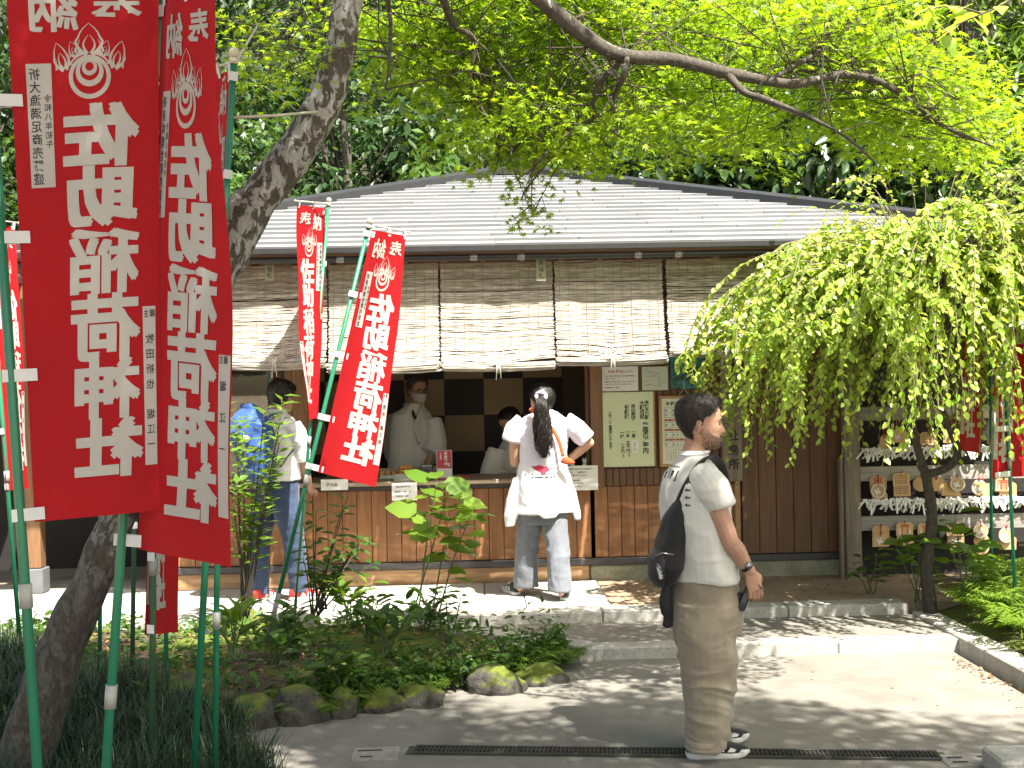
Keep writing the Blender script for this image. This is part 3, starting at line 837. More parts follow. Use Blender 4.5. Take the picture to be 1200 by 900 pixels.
def banner(corners, top, low, zg, lab, kind=2, mirror=True, side=-1, r=.0125, m=None, seed=1, knob=True, fold=.012, ties=(.02, .27, .52, .78, .985), bar=True, cuff=None, sleeve=.42, group="red shrine banners on green poles"):
    TL, TR, BR, BL = [at(*c) for c in corners]
    pt, pl = at(*top), at(*low)
    base = down_to(pt, pl, zg)
    root = empty("shrine_banner", Matrix.Translation(base), lab, "banner", group)
    I = Matrix.Translation(-base)
    po = pole_parts(root, base, pt, r, m or pole_m, knob, sleeve, cuff)
    nrm = (TR - TL).cross(BL - TL).normalized()
    rr = random.Random(seed); p1, p2, p3 = rr.uniform(0, 6), rr.uniform(0, 6), rr.uniform(0, 6)
    def S(u, v):
        """u 0..1 across, v 0..1 down"""
        P = TL * (1 - u) * (1 - v) + TR * u * (1 - v) + BR * u * v + BL * (1 - u) * v
        e = (u if side < 0 else 1 - u)
        f = fold * e * (math.sin(u * 7 + v * 1.5 + p1) * .8 + math.sin(v * 5.0 + u * 2.5 + p2) * 1.1 + .5 * math.sin(v * 11 - u * 5 + p3)) + fold * .9 * math.sin(u * 5.2 + p2) * min(1, v * 3)
        return P + nrm * f
    def uv(x, y):
        u = x / BW; return (u if mirror else 1 - u), 1 - y / BH
    def fn(off):
        def g(x, y, s):
            u, v = uv(x, y)
            n = (S(min(u + .01, 1.01), v) - S(u - .01, v)).cross(S(u, v + .01) - S(u, v - .01)).normalized()
            return S(u, v) + n * (off * s)
        return g
    nu, nv = 16, 40
    cb = MB().add([S(i / nu, j / nv) for j in range(nv + 1) for i in range(nu + 1)],
                  [(j * (nu + 1) + i, j * (nu + 1) + i + 1, (j + 1) * (nu + 1) + i + 1, (j + 1) * (nu + 1) + i) for j in range(nv) for i in range(nu)], 0, True)
    cl = cb.build("cloth", redcloth_m, root, I)
    if "p" not in PRINT: PRINT["p"] = banner_print(1)
    lm = MB()
    for i, q in enumerate(PRINT["p"]):
        b = q.mb(fn(.0020 + .00025 * i), 1); lm.add(b.v, b.f)
    lm.build("lettering", whiteprint_m, cl)
    sk = kind if kind in WISH else 2
    if (kind,) not in PRINT: PRINT[(kind,)] = strips(kind)
    a1, a2, b = PRINT[(kind,)]
    for a in (a1, a2): a.mb(fn(.0022), 1).build("name_strip", whiteprint_m, cl)
    b.mb(fn(.0034), 1).build("lettering", ink_m, cl)
    # ties along the pole edge
    d = (base - pt).normalized()
    for v in ties:
        q = S(0 if side < 0 else 1, v); e = (S(.12, v) - S(0, v)) if side < 0 else (S(.88, v) - S(1, v)); e.normalize()
        k = (q - pt).dot(d); pp = pt + d * k
        o = pp - e * r * .3
        wv = .018
        t = MB()
        a_, b_ = o - nrm * (r * 1.12), o + nrm * (r * 1.12)
        for s_, sgn in ((a_, -1), (b_, 1)):
            f_ = q + e * .030 + nrm * (.0035 * sgn)
            t.add([s_ - e * r + d * -wv, f_ + d * -wv, f_ + d * wv, s_ - e * r + d * wv], [(0, 1, 2, 3)])
        t.add([a_ - e * r - d * wv, b_ - e * r - d * wv, b_ - e * r + d * wv, a_ - e * r + d * wv], [(0, 1, 2, 3)])
        t.build("tie", tie_m, root, I)
    if bar:
        k = .008
        q0, q1 = (S(0, 0), S(1, 0)) if side < 0 else (S(1, 0), S(0, 0))
        up = -d * .026
        A = pt + d * ((q0 - pt).dot(d) - .026); Bq = q1 + up + (q1 - q0).normalized() * .03
        cbx = MB().tube([A, Bq], .0052, 8).ball(Bq, .0085, 8, 6)
        cbx.build("crossbar", knob_m, root, I)
        for u in (.06, .5, .95):
            p = S(u, 0); c = A.lerp(Bq, (p - A).dot((Bq - A)) / (Bq - A).length_squared)
            e = (S(.6, 0) - S(.4, 0)).normalized() * .012
            t = MB()
            for sg in (1, -1):
                o_ = nrm * (.0062 * sg)
                t.add([p - e + o_ * .5 + d * .02, p + e + o_ * .5 + d * .02, c + e + o_ - d * .004, c - e + o_ - d * .004], [(0, 1, 2, 3)])
            t.add([c - e + nrm * .0062 - d * .004, c + e + nrm * .0062 - d * .004, c + e - nrm * .0062 - d * .004, c - e - nrm * .0062 - d * .004], [(0, 1, 2, 3)])
            t.build("loop", tie_m, root, I)
    return root
banner([(6, -32, 3.50), (186, -34, 3.56), (189, 598, 3.50), (40, 612, 3.45)], (-20, -48, 3.49), (44, 900, 3.42), .08,
       "tall red banner at the left edge with reversed text, nearest of all the banners", 1, True, -1, .0150, seed=4, ties=(.02, .235, .485, .735, .985), sleeve=.37)
banner([(190, 0, 3.60), (257, -12, 3.22), (271, 665, 3.27), (158, 643, 3.60)], (189, -22, 3.62), (124, 900, 3.58), .08,
       "tall red banner seen at a slant, overlapping the right edge of the nearest banner", 2, True, -1, .0145, seed=9, ties=(.02, .25, .5, .75, .985), sleeve=.26)
banner([(183, 330, 4.90), (216, 326, 5.25), (208, 741, 5.25), (169, 744, 4.90)], (182, 300, 4.94), (178, 890, 4.9), .10,
       "red banner hidden but for its lowest end below the slanted banner", 2, False, -1, .0135, seed=3, knob=False, m=oldpole_m)
banner([(246, 90, 5.0), (271, 82, 4.72), (246, 540, 4.72), (205, 545, 5.0)], (274, 72, 4.7), (228, 890, 4.7), .10,
       "red banner seen edge on, on a pole with pale knob before the leaning trunk", 2, False, 1, .0140, seed=5)
banner([(126, 300, 6.95), (160, 300, 6.62), (157, 620, 6.62), (132, 621, 6.9)], (162, 290, 6.6), (155, 790, 6.6), .12,
       "red banner showing only a corner between the big banners' poles and the trunk", 2, False, 1, .013, seed=6, m=oldpole_m)
banner([(-14, 262, 7.1), (17, 266, 7.3), (34, 572, 7.3), (9, 575, 7.0)], (-16, 252, 7.08), (24, 760, 7.0), .14,
       "sunlit red banner far behind the pole at the left edge of the picture", 2, True, -1, .013, seed=7, knob=False)
banner([(350, 240, 8.2), (381, 244, 8.6), (370, 490, 8.5), (357, 493, 8.3)], (385, 240, 8.55), (347, 700, 8.45), .15,
       "narrow sunlit red banner on an upright pole left of the slanting one", 2, False, 1, .012, seed=8, fold=.02)
banner([(436, 269, 7.2), (478, 277, 7.48), (441, 571, 7.42), (372, 553, 7.2)], (432, 266, 7.2), (313, 752, 7.2), .22,
       "sunlit red banner on a slanting green pole in front of the sales counter", 9, True, -1, .0135, seed=2, fold=.010, cuff=.12, sleeve=.39)
banner([(1130, 296, 8.6), (1158, 292, 8.9), (1151, 531, 8.9), (1124, 528, 8.6)], (1160, 285, 8.9), (1162, 690, 8.9), .15,
       "red banner mostly hidden in the weeping tree above the plaques", 2, False, 1, .012, seed=12, m=bluepole_m)
banner([(1167, 300, 8.0), (1206, 303, 8.3), (1202, 558, 8.2), (1161, 561, 7.9)], (1172, 290, 8.05), (1189, 690, 8.0), .1,
       "red banner on a teal pole at the right edge, ending below the weeping tree", 2, False, -1, .012, seed=13, m=bluepole_m)
def rod(a, b, lab):
    p, q = at(*a), at(*b)
    tag(MB().tube([p * 0, (q - p) * .5 + V((0, 0, -.004)), q - p], [.0065, .006, .005], 8).build("bamboo_rod", knob_m, None, Matrix.Translation(p)), lab, "rod")
rod((268, 138, 4.78), (372, 131, 5.05), "thin pale rod running level from the knobbed green pole to the leaning trunk")
rod((262, 95, 4.8), (303, 28, 4.95), "thin pale rod slanting up behind the knobbed green pole")
def bare_pole(top, low, zg, lab, r, m):
    pt, pl = at(*top), at(*low); base = down_to(pt, pl, zg)
    root = empty("banner_pole", Matrix.Translation(base), lab, "pole", "green poles standing in the grass")
    pole_parts(root, base, pt, r, m, False, .3)
bare_pole((259, 240, 4.85), (252, 890, 4.8), .10, "bright green pole nearest the planted bed, right of the other poles", .0125, pole_m)
bare_pole((119, 420, 6.9), (117, 775, 6.9), .10, "thin green pole standing left of the others, right behind the trunk", .0125, pole_m)
bare_pole((190, 520, 6.3), (196, 812, 6.3), .10, "short stretch of green pole behind the banner end in the grass", .0120, pole_m)
# ------------------------------------------------------------------ foliage
def nz(a): return a / np.maximum(np.linalg.norm(a, axis=1, keepdims=True), 1e-9)
def leaf_cloud(name, tmpl, P, A, Nn, S, m, parent=None, M=None, SX=None):
    """one mesh of many leaves: template (verts with y = leaf axis, z = normal) at P, axis A, normal Nn, size S"""
    tv, tf = np.asarray(tmpl[0], float), tmpl[1]
    P, A, Nn = np.asarray(P, float), nz(np.asarray(A, float)), np.asarray(Nn, float)
    Nn = nz(Nn - A * (Nn * A).sum(1, keepdims=True)); X = np.cross(A, Nn)
    n, k = len(P), len(tv)
    S = np.asarray(S, float).reshape(n, 1, 1) if np.ndim(S) else np.full((n, 1, 1), S)
    q = tv[None] * S
    W = P[:, None] + q[..., 0:1] * X[:, None] + q[..., 1:2] * A[:, None] + q[..., 2:3] * Nn[:, None]
    me = bpy.data.meshes.new(name)
    lv = np.concatenate([np.asarray(f) for f in tf]); ln = np.array([len(f) for f in tf]); nl = len(lv)
    me.vertices.add(n * k); me.vertices.foreach_set("co", W.reshape(-1))
    me.loops.add(n * nl); me.loops.foreach_set("vertex_index", (lv[None] + np.arange(n)[:, None] * k).reshape(-1))
    me.polygons.add(n * len(tf))
    st = np.concatenate([[0], np.cumsum(ln)[:-1]])
    me.polygons.foreach_set("loop_start", (st[None] + np.arange(n)[:, None] * nl).reshape(-1).astype(np.int32))
    me.materials.append(m); me.update(calc_edges=True); me.validate()
    return link(name, me, parent, M)
def maple_leaf(lobes=7):
    tips = [(-128, .50), (-82, .78), (-40, .97), (0, 1.05), (40, .97), (82, .78), (128, .50)] if lobes == 7 else [(-100, .62), (-45, .95), (0, 1.05), (45, .95), (100, .62)]
    vs = [(0, 0, 0), (0, -.08, 0)]
    ring = [1]
    for i, (a, r) in enumerate(tips):
        w = math.radians(a); vs.append((r * math.sin(w), r * math.cos(w), -.10 * r)); ring.append(len(vs) - 1)
        if i < len(tips) - 1:
            b = math.radians((a + tips[i + 1][0]) / 2); vs.append((.34 * math.sin(b), .34 * math.cos(b), .02)); ring.append(len(vs) - 1)
    ring.append(1)
    vs = [(x * .55, y * .55, z * .55) for x, y, z in vs]
    return vs, [(0, ring[i], ring[i + 1]) for i in range(len(ring) - 1)]
OVATE = ([(0, 0, 0), (.20, .30, .05), (.17, .68, .04), (0, 1, -.10), (-.17, .68, .04), (-.20, .30, .05), (0, .5, -.02)],
         [(0, 1, 6), (1, 2, 6), (2, 3, 6), (3, 4, 6), (4, 5, 6), (5, 0, 6)])
BROAD = ([(0, 0, 0), (.30, .12, .03), (.40, .38, .06), (.24, .74, .03), (0, 1.02, -.14), (-.24, .74, .03), (-.40, .38, .06), (-.30, .12, .03), (0, .25, -.02), (0, .62, -.03)],
         [(0, 1, 8), (1, 2, 8), (2, 9, 8), (2, 3, 9), (3, 4, 9), (4, 5, 9), (5, 6, 9), (6, 8, 9), (6, 7, 8), (7, 0, 8)])
LANCE = ([(0, 0, 0), (.11, .35, .03), (0, 1, -.12), (-.11, .35, .03), (0, .45, -.02)], [(0, 1, 4), (1, 2, 4), (2, 3, 4), (3, 0, 4)])
SIMPLE = ([(0, 0, 0), (.24, .45, .05), (0, 1, -.06), (-.24, .45, .05)], [(0, 1, 2), (0, 2, 3)])
MAPLE, MAPLE5 = maple_leaf(7), maple_leaf(5)
NP = np.random.default_rng(12)

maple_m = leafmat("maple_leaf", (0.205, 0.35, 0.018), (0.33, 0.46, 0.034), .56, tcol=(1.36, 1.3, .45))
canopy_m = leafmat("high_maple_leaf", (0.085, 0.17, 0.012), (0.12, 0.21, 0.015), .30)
weep_m = leafmat("weeping_leaf", (0.22, 0.38, 0.04), (0.45, 0.54, 0.11), .48, rough=.35, tcol=(1.4, 1.3, .5))
glossy_m = leafmat("glossy_dark_leaf", (0.022, 0.055, 0.014), (0.045, 0.09, 0.02), .25, rough=.28, spec=.6)
mid_m = leafmat("mid_green_leaf", (0.04, 0.10, 0.016), (0.085, 0.16, 0.022), .4)
fresh_m = leafmat("fresh_leaf", (0.09, 0.18, 0.02), (0.16, 0.25, 0.03), .45, rough=.35)
deep_m = leafmat("deep_green_leaf", (0.018, 0.05, 0.013), (0.04, 0.085, 0.018), .3)
grass_m = leafmat("mondo_grass", (0.012, 0.032, 0.014), (0.03, 0.06, 0.024), .15, rough=.4)
fern_m = leafmat("fern_leaf", (0.10, 0.19, 0.02), (0.18, 0.28, 0.03), .45)
dry_m = leafmat("dry_leaf", (0.16, 0.075, 0.03), (0.28, 0.17, 0.08), .15, rough=.8)
twig_m = pmat("twig_bark", (0.045, 0.035, 0.026), (0.075, 0.06, 0.045), rough=.85, ns=20)
paletwig_m = pmat("pale_twig", (0.20, 0.17, 0.11), (0.13, 0.11, 0.07), rough=.8, ns=20)
stem_m = pmat("green_stem", (0.05, 0.085, 0.025), (0.08, 0.10, 0.04), rough=.6, ns=15)
def barkmat(name, lichen):
    m, nt, b = newmat(name)
    vec = coords(nt, (1, 1, .55), False); a = noise(nt, vec, 5.5, 6, .65, .5); f = noise(nt, vec, 55, 5, .7)
    c = ramp(nt, f, [(.3, (.032, .026, .02)), (.7, (.105, .09, .07))])
    li = noise(nt, vec, 27, 5, .62, .5)
    cov = ramp(nt, li, [(lichen, (0, 0, 0)), (lichen + .06, (1, 1, 1))])
    c = mix(nt, cov, c, mix(nt, f, (.20, .205, .185), (.42, .42, .39)))
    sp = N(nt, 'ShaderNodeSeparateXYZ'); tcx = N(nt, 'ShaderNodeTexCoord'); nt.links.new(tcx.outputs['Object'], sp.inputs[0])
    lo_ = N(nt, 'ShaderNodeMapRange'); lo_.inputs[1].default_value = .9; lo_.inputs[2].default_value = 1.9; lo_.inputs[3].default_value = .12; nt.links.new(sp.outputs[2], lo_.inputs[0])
    c = mix(nt, lo_.outputs[0], ramp(nt, f, [(.3, (.018, .014, .011)), (.7, (.065, .054, .042))]), c)  # lower trunk: less lichen, and its deep shade put into the bark colour
    ms = ramp(nt, a, [(.66, (0, 0, 0)), (.74, (.8,) * 3)])
    c = mix(nt, ms, c, (.05, .07, .02))
    nt.links.new(c, b.inputs["Base Color"]); b.inputs["Roughness"].default_value = .9
    bump(nt, b, f, .8, .012)
    return m
bark_m = barkmat("lichen_bark", .485)
bark2_m = barkmat("plain_bark", .62)

def smooth_path(pts, sub=5):
    pts = [V(p) for p in pts]; o = []
    for i in range(len(pts) - 1):
        p0, p1, p2, p3 = pts[max(i - 1, 0)], pts[i], pts[i + 1], pts[min(i + 2, len(pts) - 1)]
        for k in range(sub):
            t = k / sub
            o.append(.5 * ((2 * p1) + (p2 - p0) * t + (2 * p0 - 5 * p1 + 4 * p2 - p3) * t * t + (3 * p1 - p0 - 3 * p2 + p3) * t ** 3))
    return o + [pts[-1]]
def lerp_r(r, n):
    k = len(r) - 1
    return [r[min(int(i / (n - 1) * k), k - 1)] * (1 - (i / (n - 1) * k - min(int(i / (n - 1) * k), k - 1))) + r[min(int(i / (n - 1) * k), k - 1) + 1] * (i / (n - 1) * k - min(int(i / (n - 1) * k), k - 1)) for i in range(n)]
def limb(pts, rs, n=10, sub=5, wob=0.0, seed=0):
    p = smooth_path(pts, sub); r = lerp_r(rs, len(p))
    mb = MB().tube(p, r, n)
    if wob:
        a = np.array(mb.v); d = fbm(a * 9, 3, seed)[:, None] * wob
        c = np.repeat(np.array([tuple(q) for q in p]), n, 0); a[:len(c)] += nz(a[:len(c)] - c) * d[:len(c)]
        mb.v = [tuple(x) for x in a]
    return mb, p

# ---- the leaning maple
base = at(18, 926, 4.9); base.z = .06
IM = Matrix.Translation(-base)
maple = empty("maple_tree", Matrix.Translation(base), "tall maple with leaning lichen spotted trunk and bright leaves over the path", "tree")
tp = [base - V((.05, 0, .12)), at(58, 800, 4.9), at(98, 700, 4.92), at(137, 610, 4.96), at(186, 480, 5.02), at(235, 362, 5.06), at(287, 258, 5.1), at(345, 180, 5.14), at(384, 110, 5.15), at(400, 50, 5.15), at(410, -15, 5.15), at(432, -130, 5.1), at(490, -280, 4.9), at(560, -420, 4.6)]
tm, tpath = limb(tp, [.135, .098, .080, .074, .078, .086, .090, .084, .075, .068, .064, .056, .046, .034], 20, 7, .018, 4)
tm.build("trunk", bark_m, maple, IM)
limbs = [([at(436, -130, 5.1), at(530, -80, 5.3), at(620, -12, 5.15), at(657, 20, 5.20), at(700, 52, 5.25), at(735, 66, 5.27), at(790, 70, 5.35), at(850, 85, 5.40), at(900, 95, 5.45), at(935, 98, 5.50), at(985, 88, 5.55), at(1030, 95, 5.55), at(1075, 125, 5.60), at(1110, 150, 5.65), at(1165, 172, 5.65)], [.045, .042, .038, .036, .033, .030, .028, .027, .024, .022, .018, .016, .012, .009, .005]),
         ([at(850, 85, 5.40), at(872, 108, 5.35), at(895, 116, 5.30), at(945, 136, 5.25), at(990, 160, 5.15), at(1025, 190, 5.15)], [.020, .018, .016, .010, .007, .004]),
         ([at(735, 66, 5.27), at(731, 90, 5.15), at(722, 108, 5.45), at(720, 132, 5.4)], [.014, .012, .009, .004]),
         ([at(436, -100, 5.15), at(500, -40, 5.15), at(530, 25, 5.45), at(556, 48, 5.55), at(552, 98, 5.60), at(572, 140, 5.65), at(602, 178, 5.65)], [.03, .022, .016, .012, .010, .007, .004]),
         ([at(430, -60, 5.15), at(455, 5, 5.4), at(457, 60, 5.15), at(452, 105, 5.15)], [.02, .012, .008, .004]),
         ([at(700, 135, 5.55), at(655, 165, 5.55), at(628, 195, 5.50), at(610, 235, 5.45)], [.009, .007, .005, .003]),
         ([at(735, 66, 5.27), at(700, 100, 5.40), at(700, 135, 5.55), at(745, 175, 5.65)], [.013, .011, .009, .004]),
         ([at(900, 95, 5.45), at(935, 75, 5.55), at(960, 60, 5.65), at(1010, 20, 6.1)], [.012, .010, .008, .004]),
         ([at(490, -280, 4.9), at(650, -330, 4.2), at(900, -420, 3.6), at(1200, -560, 3.2)], [.05, .045, .035, .02]),
         ([at(470, -230, 5.0), at(300, -420, 4.2), at(100, -700, 3.2)], [.04, .03, .015]),
         ([at(560, -420, 4.6), V((.6, 3.6, 5.6)), V((1.6, 2.4, 6.6)), V((3.4, 1.4, 7.2)), V((5.2, .8, 7.6))], [.04, .036, .03, .022, .01]),
         ([V((.6, 3.6, 5.6)), V((.2, 2.0, 6.4)), V((-.6, .6, 7.0)), V((-1.2, -.8, 7.4))], [.034, .028, .02, .008]),
         ([V((1.6, 2.4, 6.6)), V((2.2, 3.0, 6.8)), V((3.6, 3.4, 6.6))], [.026, .02, .008]),
         ([V((.2, 2.0, 6.4)), V((1.2, .4, 7.0)), V((2.6, -.8, 7.4))], [.024, .018, .008]),
         ([at(560, -420, 4.6), at(700, -800, 3.4), at(900, -1500, 2.2)], [.035, .028, .015])]
skel = []
for pts, rs in limbs:
    mb, p = limb(pts, rs, 8, 6, .004, len(skel)); mb.build("limb", bark2_m, maple, IM)
    skel += p
skel += tpath[-14:]
skelA = np.array([tuple(p) for p in skel])
LPX = [(620, -12), (640, 5), (657, 20), (680, 38), (700, 52), (735, 66), (762, 68), (790, 70), (820, 78), (850, 85), (875, 90), (900, 95), (935, 98), (960, 92), (985, 88), (1030, 95), (1050, 110), (1075, 125), (1110, 150), (872, 108), (895, 116), (920, 126), (945, 136), (731, 90), (722, 108), (530, 25), (556, 48), (552, 98)]
clusters = []          # centre, radius, leaves
rg = random.Random(21)
def inpoly(x, y, P):
    c = False; j = len(P) - 1
    for i in range(len(P)):
        if (P[i][1] > y) != (P[j][1] > y) and x < (P[j][0] - P[i][0]) * (y - P[i][1]) / (P[j][1] - P[i][1]) + P[i][0]: c = not c
        j = i
    return c
areas = [([(425, -40), (1010, -40), (1090, 40), (1170, 105), (1185, 165), (1060, 175), (930, 150), (880, 175), (790, 175), (700, 190), (560, 160), (500, 105), (430, 95)], 255, 5.5, 6.75, 84),
         ([(560, 140), (700, 150), (690, 200), (630, 200), (590, 185)], 14, 5.6, 6.1, 45),
         ([(1000, 90), (1170, 120), (1190, 175), (1060, 180)], 16, 5.6, 6.2, 40),
         ([(585, 205), (625, 205), (625, 255), (600, 250)], 5, 5.7, 5.9, 22),
         ([(255, -30), (385, -30), (370, 60), (330, 110), (265, 110)], 16, 4.9, 6.4, 34)]
for P, n, d0, d1, nl in areas:
    xs_, ys_ = [p[0] for p in P], [p[1] for p in P]; k = 0
    while k < n:
        x, y = rg.uniform(min(xs_), max(xs_)), rg.uniform(min(ys_), max(ys_))
        if not inpoly(x, y, P): continue
        if 425 < x < 530 and 100 < y < 175 and rg.random() < .8: continue
        k += 1; dd = rg.uniform(d0, d1)
        if min((abs(x - lx) + abs(y - ly) * 1.2) for lx, ly in LPX) < 46 and rg.random() < .93: dd = rg.uniform(5.9, 6.75)
        q = at(x, y, dd); tx, ty = q.x - .36 * q.z, q.y + .48 * q.z
        if tx < -.7 and ty > 7.45: dd = max(4.9, dd - (ty - 7.45) * .85)
        clusters.append((at(x, y, dd), rg.uniform(.18, .40) * (.55 if n < 8 else 1), nl))
over = []
while len(over) < 820:
    tx, ty = rg.uniform(-4.6, 3.7), rg.uniform(2.2, 7.15)
    if ty > 6.30 + .35 * math.sin(tx * 1.9) + (.55 if tx < -.4 else -.25 if tx > 1.2 else 0): continue
    z = rg.uniform(5.0, 8.2)
    over.append((V((tx + .36 * z, ty - .48 * z, z)), rg.uniform(.34, .55), 88))
def spray_leaves(cl, tilt, up=1.0):
    P, A, Nn = [], [], []
    for c, r, n in cl:
        n = int(n); a = NP.uniform(0, 6.283, n); q = np.sqrt(NP.uniform(0, 1, n)) * r
        slope = NP.normal(0, .25, 2)
        x, y = q * np.cos(a), q * np.sin(a) * .9
        z = x * slope[0] + y * slope[1] - (q / r) ** 2 * r * .28 + NP.normal(0, .035, n)
        P.append(np.stack([x, y, z], 1) + np.array(tuple(c)))
        ax = np.stack([np.cos(a), np.sin(a), np.full(n, -.35)], 1) + NP.normal(0, .5, (n, 3)); A.append(ax)
        Nn.append(np.stack([NP.normal(0, tilt, n), NP.normal(-.15, tilt, n), np.ones(n) * up], 1))
    return np.concatenate(P), np.concatenate(A), np.concatenate(Nn)
P, A, Nn = spray_leaves(clusters, .48)
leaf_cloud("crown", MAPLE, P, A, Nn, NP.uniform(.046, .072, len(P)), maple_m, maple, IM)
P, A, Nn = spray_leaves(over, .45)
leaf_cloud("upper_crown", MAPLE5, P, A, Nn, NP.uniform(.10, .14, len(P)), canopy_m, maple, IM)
# twigs from each spray back to the nearest limb
tw = MB()
for c, r, n in clusters + over[::2]:
    ca = np.array(tuple(c)); dq_ = np.sqrt(((skelA - ca) ** 2).sum(1)); near = np.nonzero(dq_ < dq_.min() + .55)[0]; s = skel[int(near[rg.randrange(len(near))])]
    if (s - c).length > 1.6: s = c + (s - c).normalized() * 1.6
    mid = (s + c) / 2 + V((rg.uniform(-.06, .06), rg.uniform(-.06, .06), .08))
    tw.tube([s, mid, c], [.0042, .003, .0018], 4)
    for k in range(3):
        a = rg.uniform(0, 6.28); tw.tube([c.lerp(mid, .25), c + V((math.cos(a) * r * .8, math.sin(a) * r * .8, -r * .12))], [.0025, .0012], 3)
tag(tw.build("twig", twig_m, maple, IM), kind='stuff')

# ---- weeping tree on the right
wb = gnd(1092, 716, .10)
weep = empty("weeping_tree", Matrix.Translation(wb), "weeping tree with thin crooked trunk and cascading bright green leaves", "tree")
IW = Matrix.Translation(-wb)
d0 = wb.y
def w3(X, Y, dd=0.0): return at(X, Y, d0 + dd)
trunk = [wb - V((0, 0, .1)), w3(1086, 665), w3(1092, 605), w3(1086, 560), w3(1080, 545)]
mb, _ = limb(trunk, [.060, .043, .039, .037, .034], 12, 5, .012, 8)
mb.build("trunk", bark2_m, weep, IW)
wl_ = [([w3(1086, 560), w3(1074, 520), w3(1064, 470), w3(1050, 400), w3(1040, 330)], [.032, .027, .023, .018, .012]),
       ([w3(1086, 556), w3(1110, 548, -.1), w3(1122, 530, -.15), w3(1112, 500, -.2), w3(1102, 460, -.2), w3(1120, 380, -.25), w3(1130, 310, -.3)], [.030, .028, .026, .023, .02, .016, .01]),
       ([w3(1056, 440), w3(1000, 380, -.3), w3(930, 330, -.5)], [.02, .015, .008]),
       ([w3(1122, 400, -.2), w3(1180, 330, .1), w3(1240, 290, .2)], [.02, .015, .008]),
       ([w3(1050, 410), w3(1010, 350, .35), w3(960, 310, .45)], [.018, .012, .007])]
for pts, rs in wl_:
    mb, p = limb(pts, rs, 8, 5, .005, 3); mb.build("limb", bark2_m, weep, IW)
P, A, Nn, S = [], [], [], []
sh = MB()
r = random.Random(77)
for i in range(620):
    ph = r.uniform(0, 6.283); R_ = r.uniform(.25, 1.0) ** .7 * 1.72
    if math.sin(ph) > 0: R_ *= 1 - .55 * math.sin(ph)
    if math.sin(ph) < 0: R_ *= 1 + .25 * math.sin(ph)
    z0 = 1.95 + r.uniform(0, .75); top = 2.87 - .30 * (R_ / 1.85) ** 1.5 * r.uniform(.6, 1.4) + r.uniform(-.5, .10)
    zend = r.uniform(1.45, 2.2) if r.random() < .8 else r.uniform(1.15, 1.5)
    if math.cos(ph) > .3: zend -= .25
    if R_ > 1.5: zend = r.uniform(1.72, 2.15)
    if r.random() < .18 and R_ < 1.0: zend = top - r.uniform(.0, .3)
    if math.cos(ph) < -.3: top -= .16 * R_ / 1.85
    s0 = V((.12 * math.cos(ph), .12 * math.sin(ph), z0))
    n = int(16 + R_ * 10); pts = []
    for k in range(n + 1):
        s = k / n
        h = R_ * (1 - (1 - s) ** 1.7)
        u = s * 1.0
        if s < .42: z = z0 + (top - z0) * math.sin(s / .42 * math.pi / 2)
        else: z = top - (top - zend) * ((s - .42) / .58) ** 1.65
        wob = (.03 + .10 * s) * math.sin(s * (4 + i % 5) + i)
        pts.append(V((s0.x + math.cos(ph) * h - math.sin(ph) * wob, s0.y + math.sin(ph) * h + math.cos(ph) * wob, z)) + V((wb.x, wb.y, 0)))
    sh.tube(pts, lerp_r([.007, .005, .0022], len(pts)), 4, caps=False)
    for k in range(int(n * .28), n):
        for e in range(3):
            q = pts[k].lerp(pts[k + 1], (e + r.random() * .5) / 3); t = (pts[k + 1] - pts[k]).normalized()
            sd = 1 if (k * 3 + e) % 2 else -1
            side = t.cross(V((0, 0, 1))); side = side.normalized() if side.length > .1 else V((1, 0, 0))
            a = (side * sd * .8 + t * .7 + V((r.uniform(-.9, .9), r.uniform(-.9, .9), -.45 + r.uniform(-.5, .5))))
            P.append(tuple(q)); A.append(tuple(a)); Nn.append((r.gauss(0, .6), r.gauss(-.35, .6), 1)); S.append(r.uniform(.034, .064))
for i in range(46):      # bare young shoots arching over the top
    ph = r.uniform(2.2, 6.6); R_ = r.uniform(.5, 1.5); z0 = 2.2; tp_ = r.uniform(2.9, 3.35) - .25 * (1 if math.cos(ph) < 0 else 0) * R_
    pts = [V((wb.x + math.cos(ph) * R_ * q, wb.y + math.sin(ph) * R_ * q * .7, z0 + (tp_ - z0) * math.sin(q * 2.1) / .95)) for q in [k / 12 for k in range(13)]]
    sh.tube(pts, lerp_r([.005, .003, .0015], 13), 4, caps=False)
    for k in range(5, 12):
        for e in range(2):
            q = pts[k].lerp(pts[k + 1], r.random()); P.append(tuple(q)); A.append((r.uniform(-1, 1), r.uniform(-1, 1), r.uniform(-.8, .3))); Nn.append((r.gauss(0, .6), r.gauss(-.3, .6), 1)); S.append(r.uniform(.03, .055))
sh.build("shoot", paletwig_m, weep, IW)["kind"] = 'stuff'
WIDE = ([(x * 1.55, y, z) for x, y, z in OVATE[0]], OVATE[1])
leaf_cloud("crown", WIDE, P, A, Nn, np.array(S), weep_m, weep, IW)

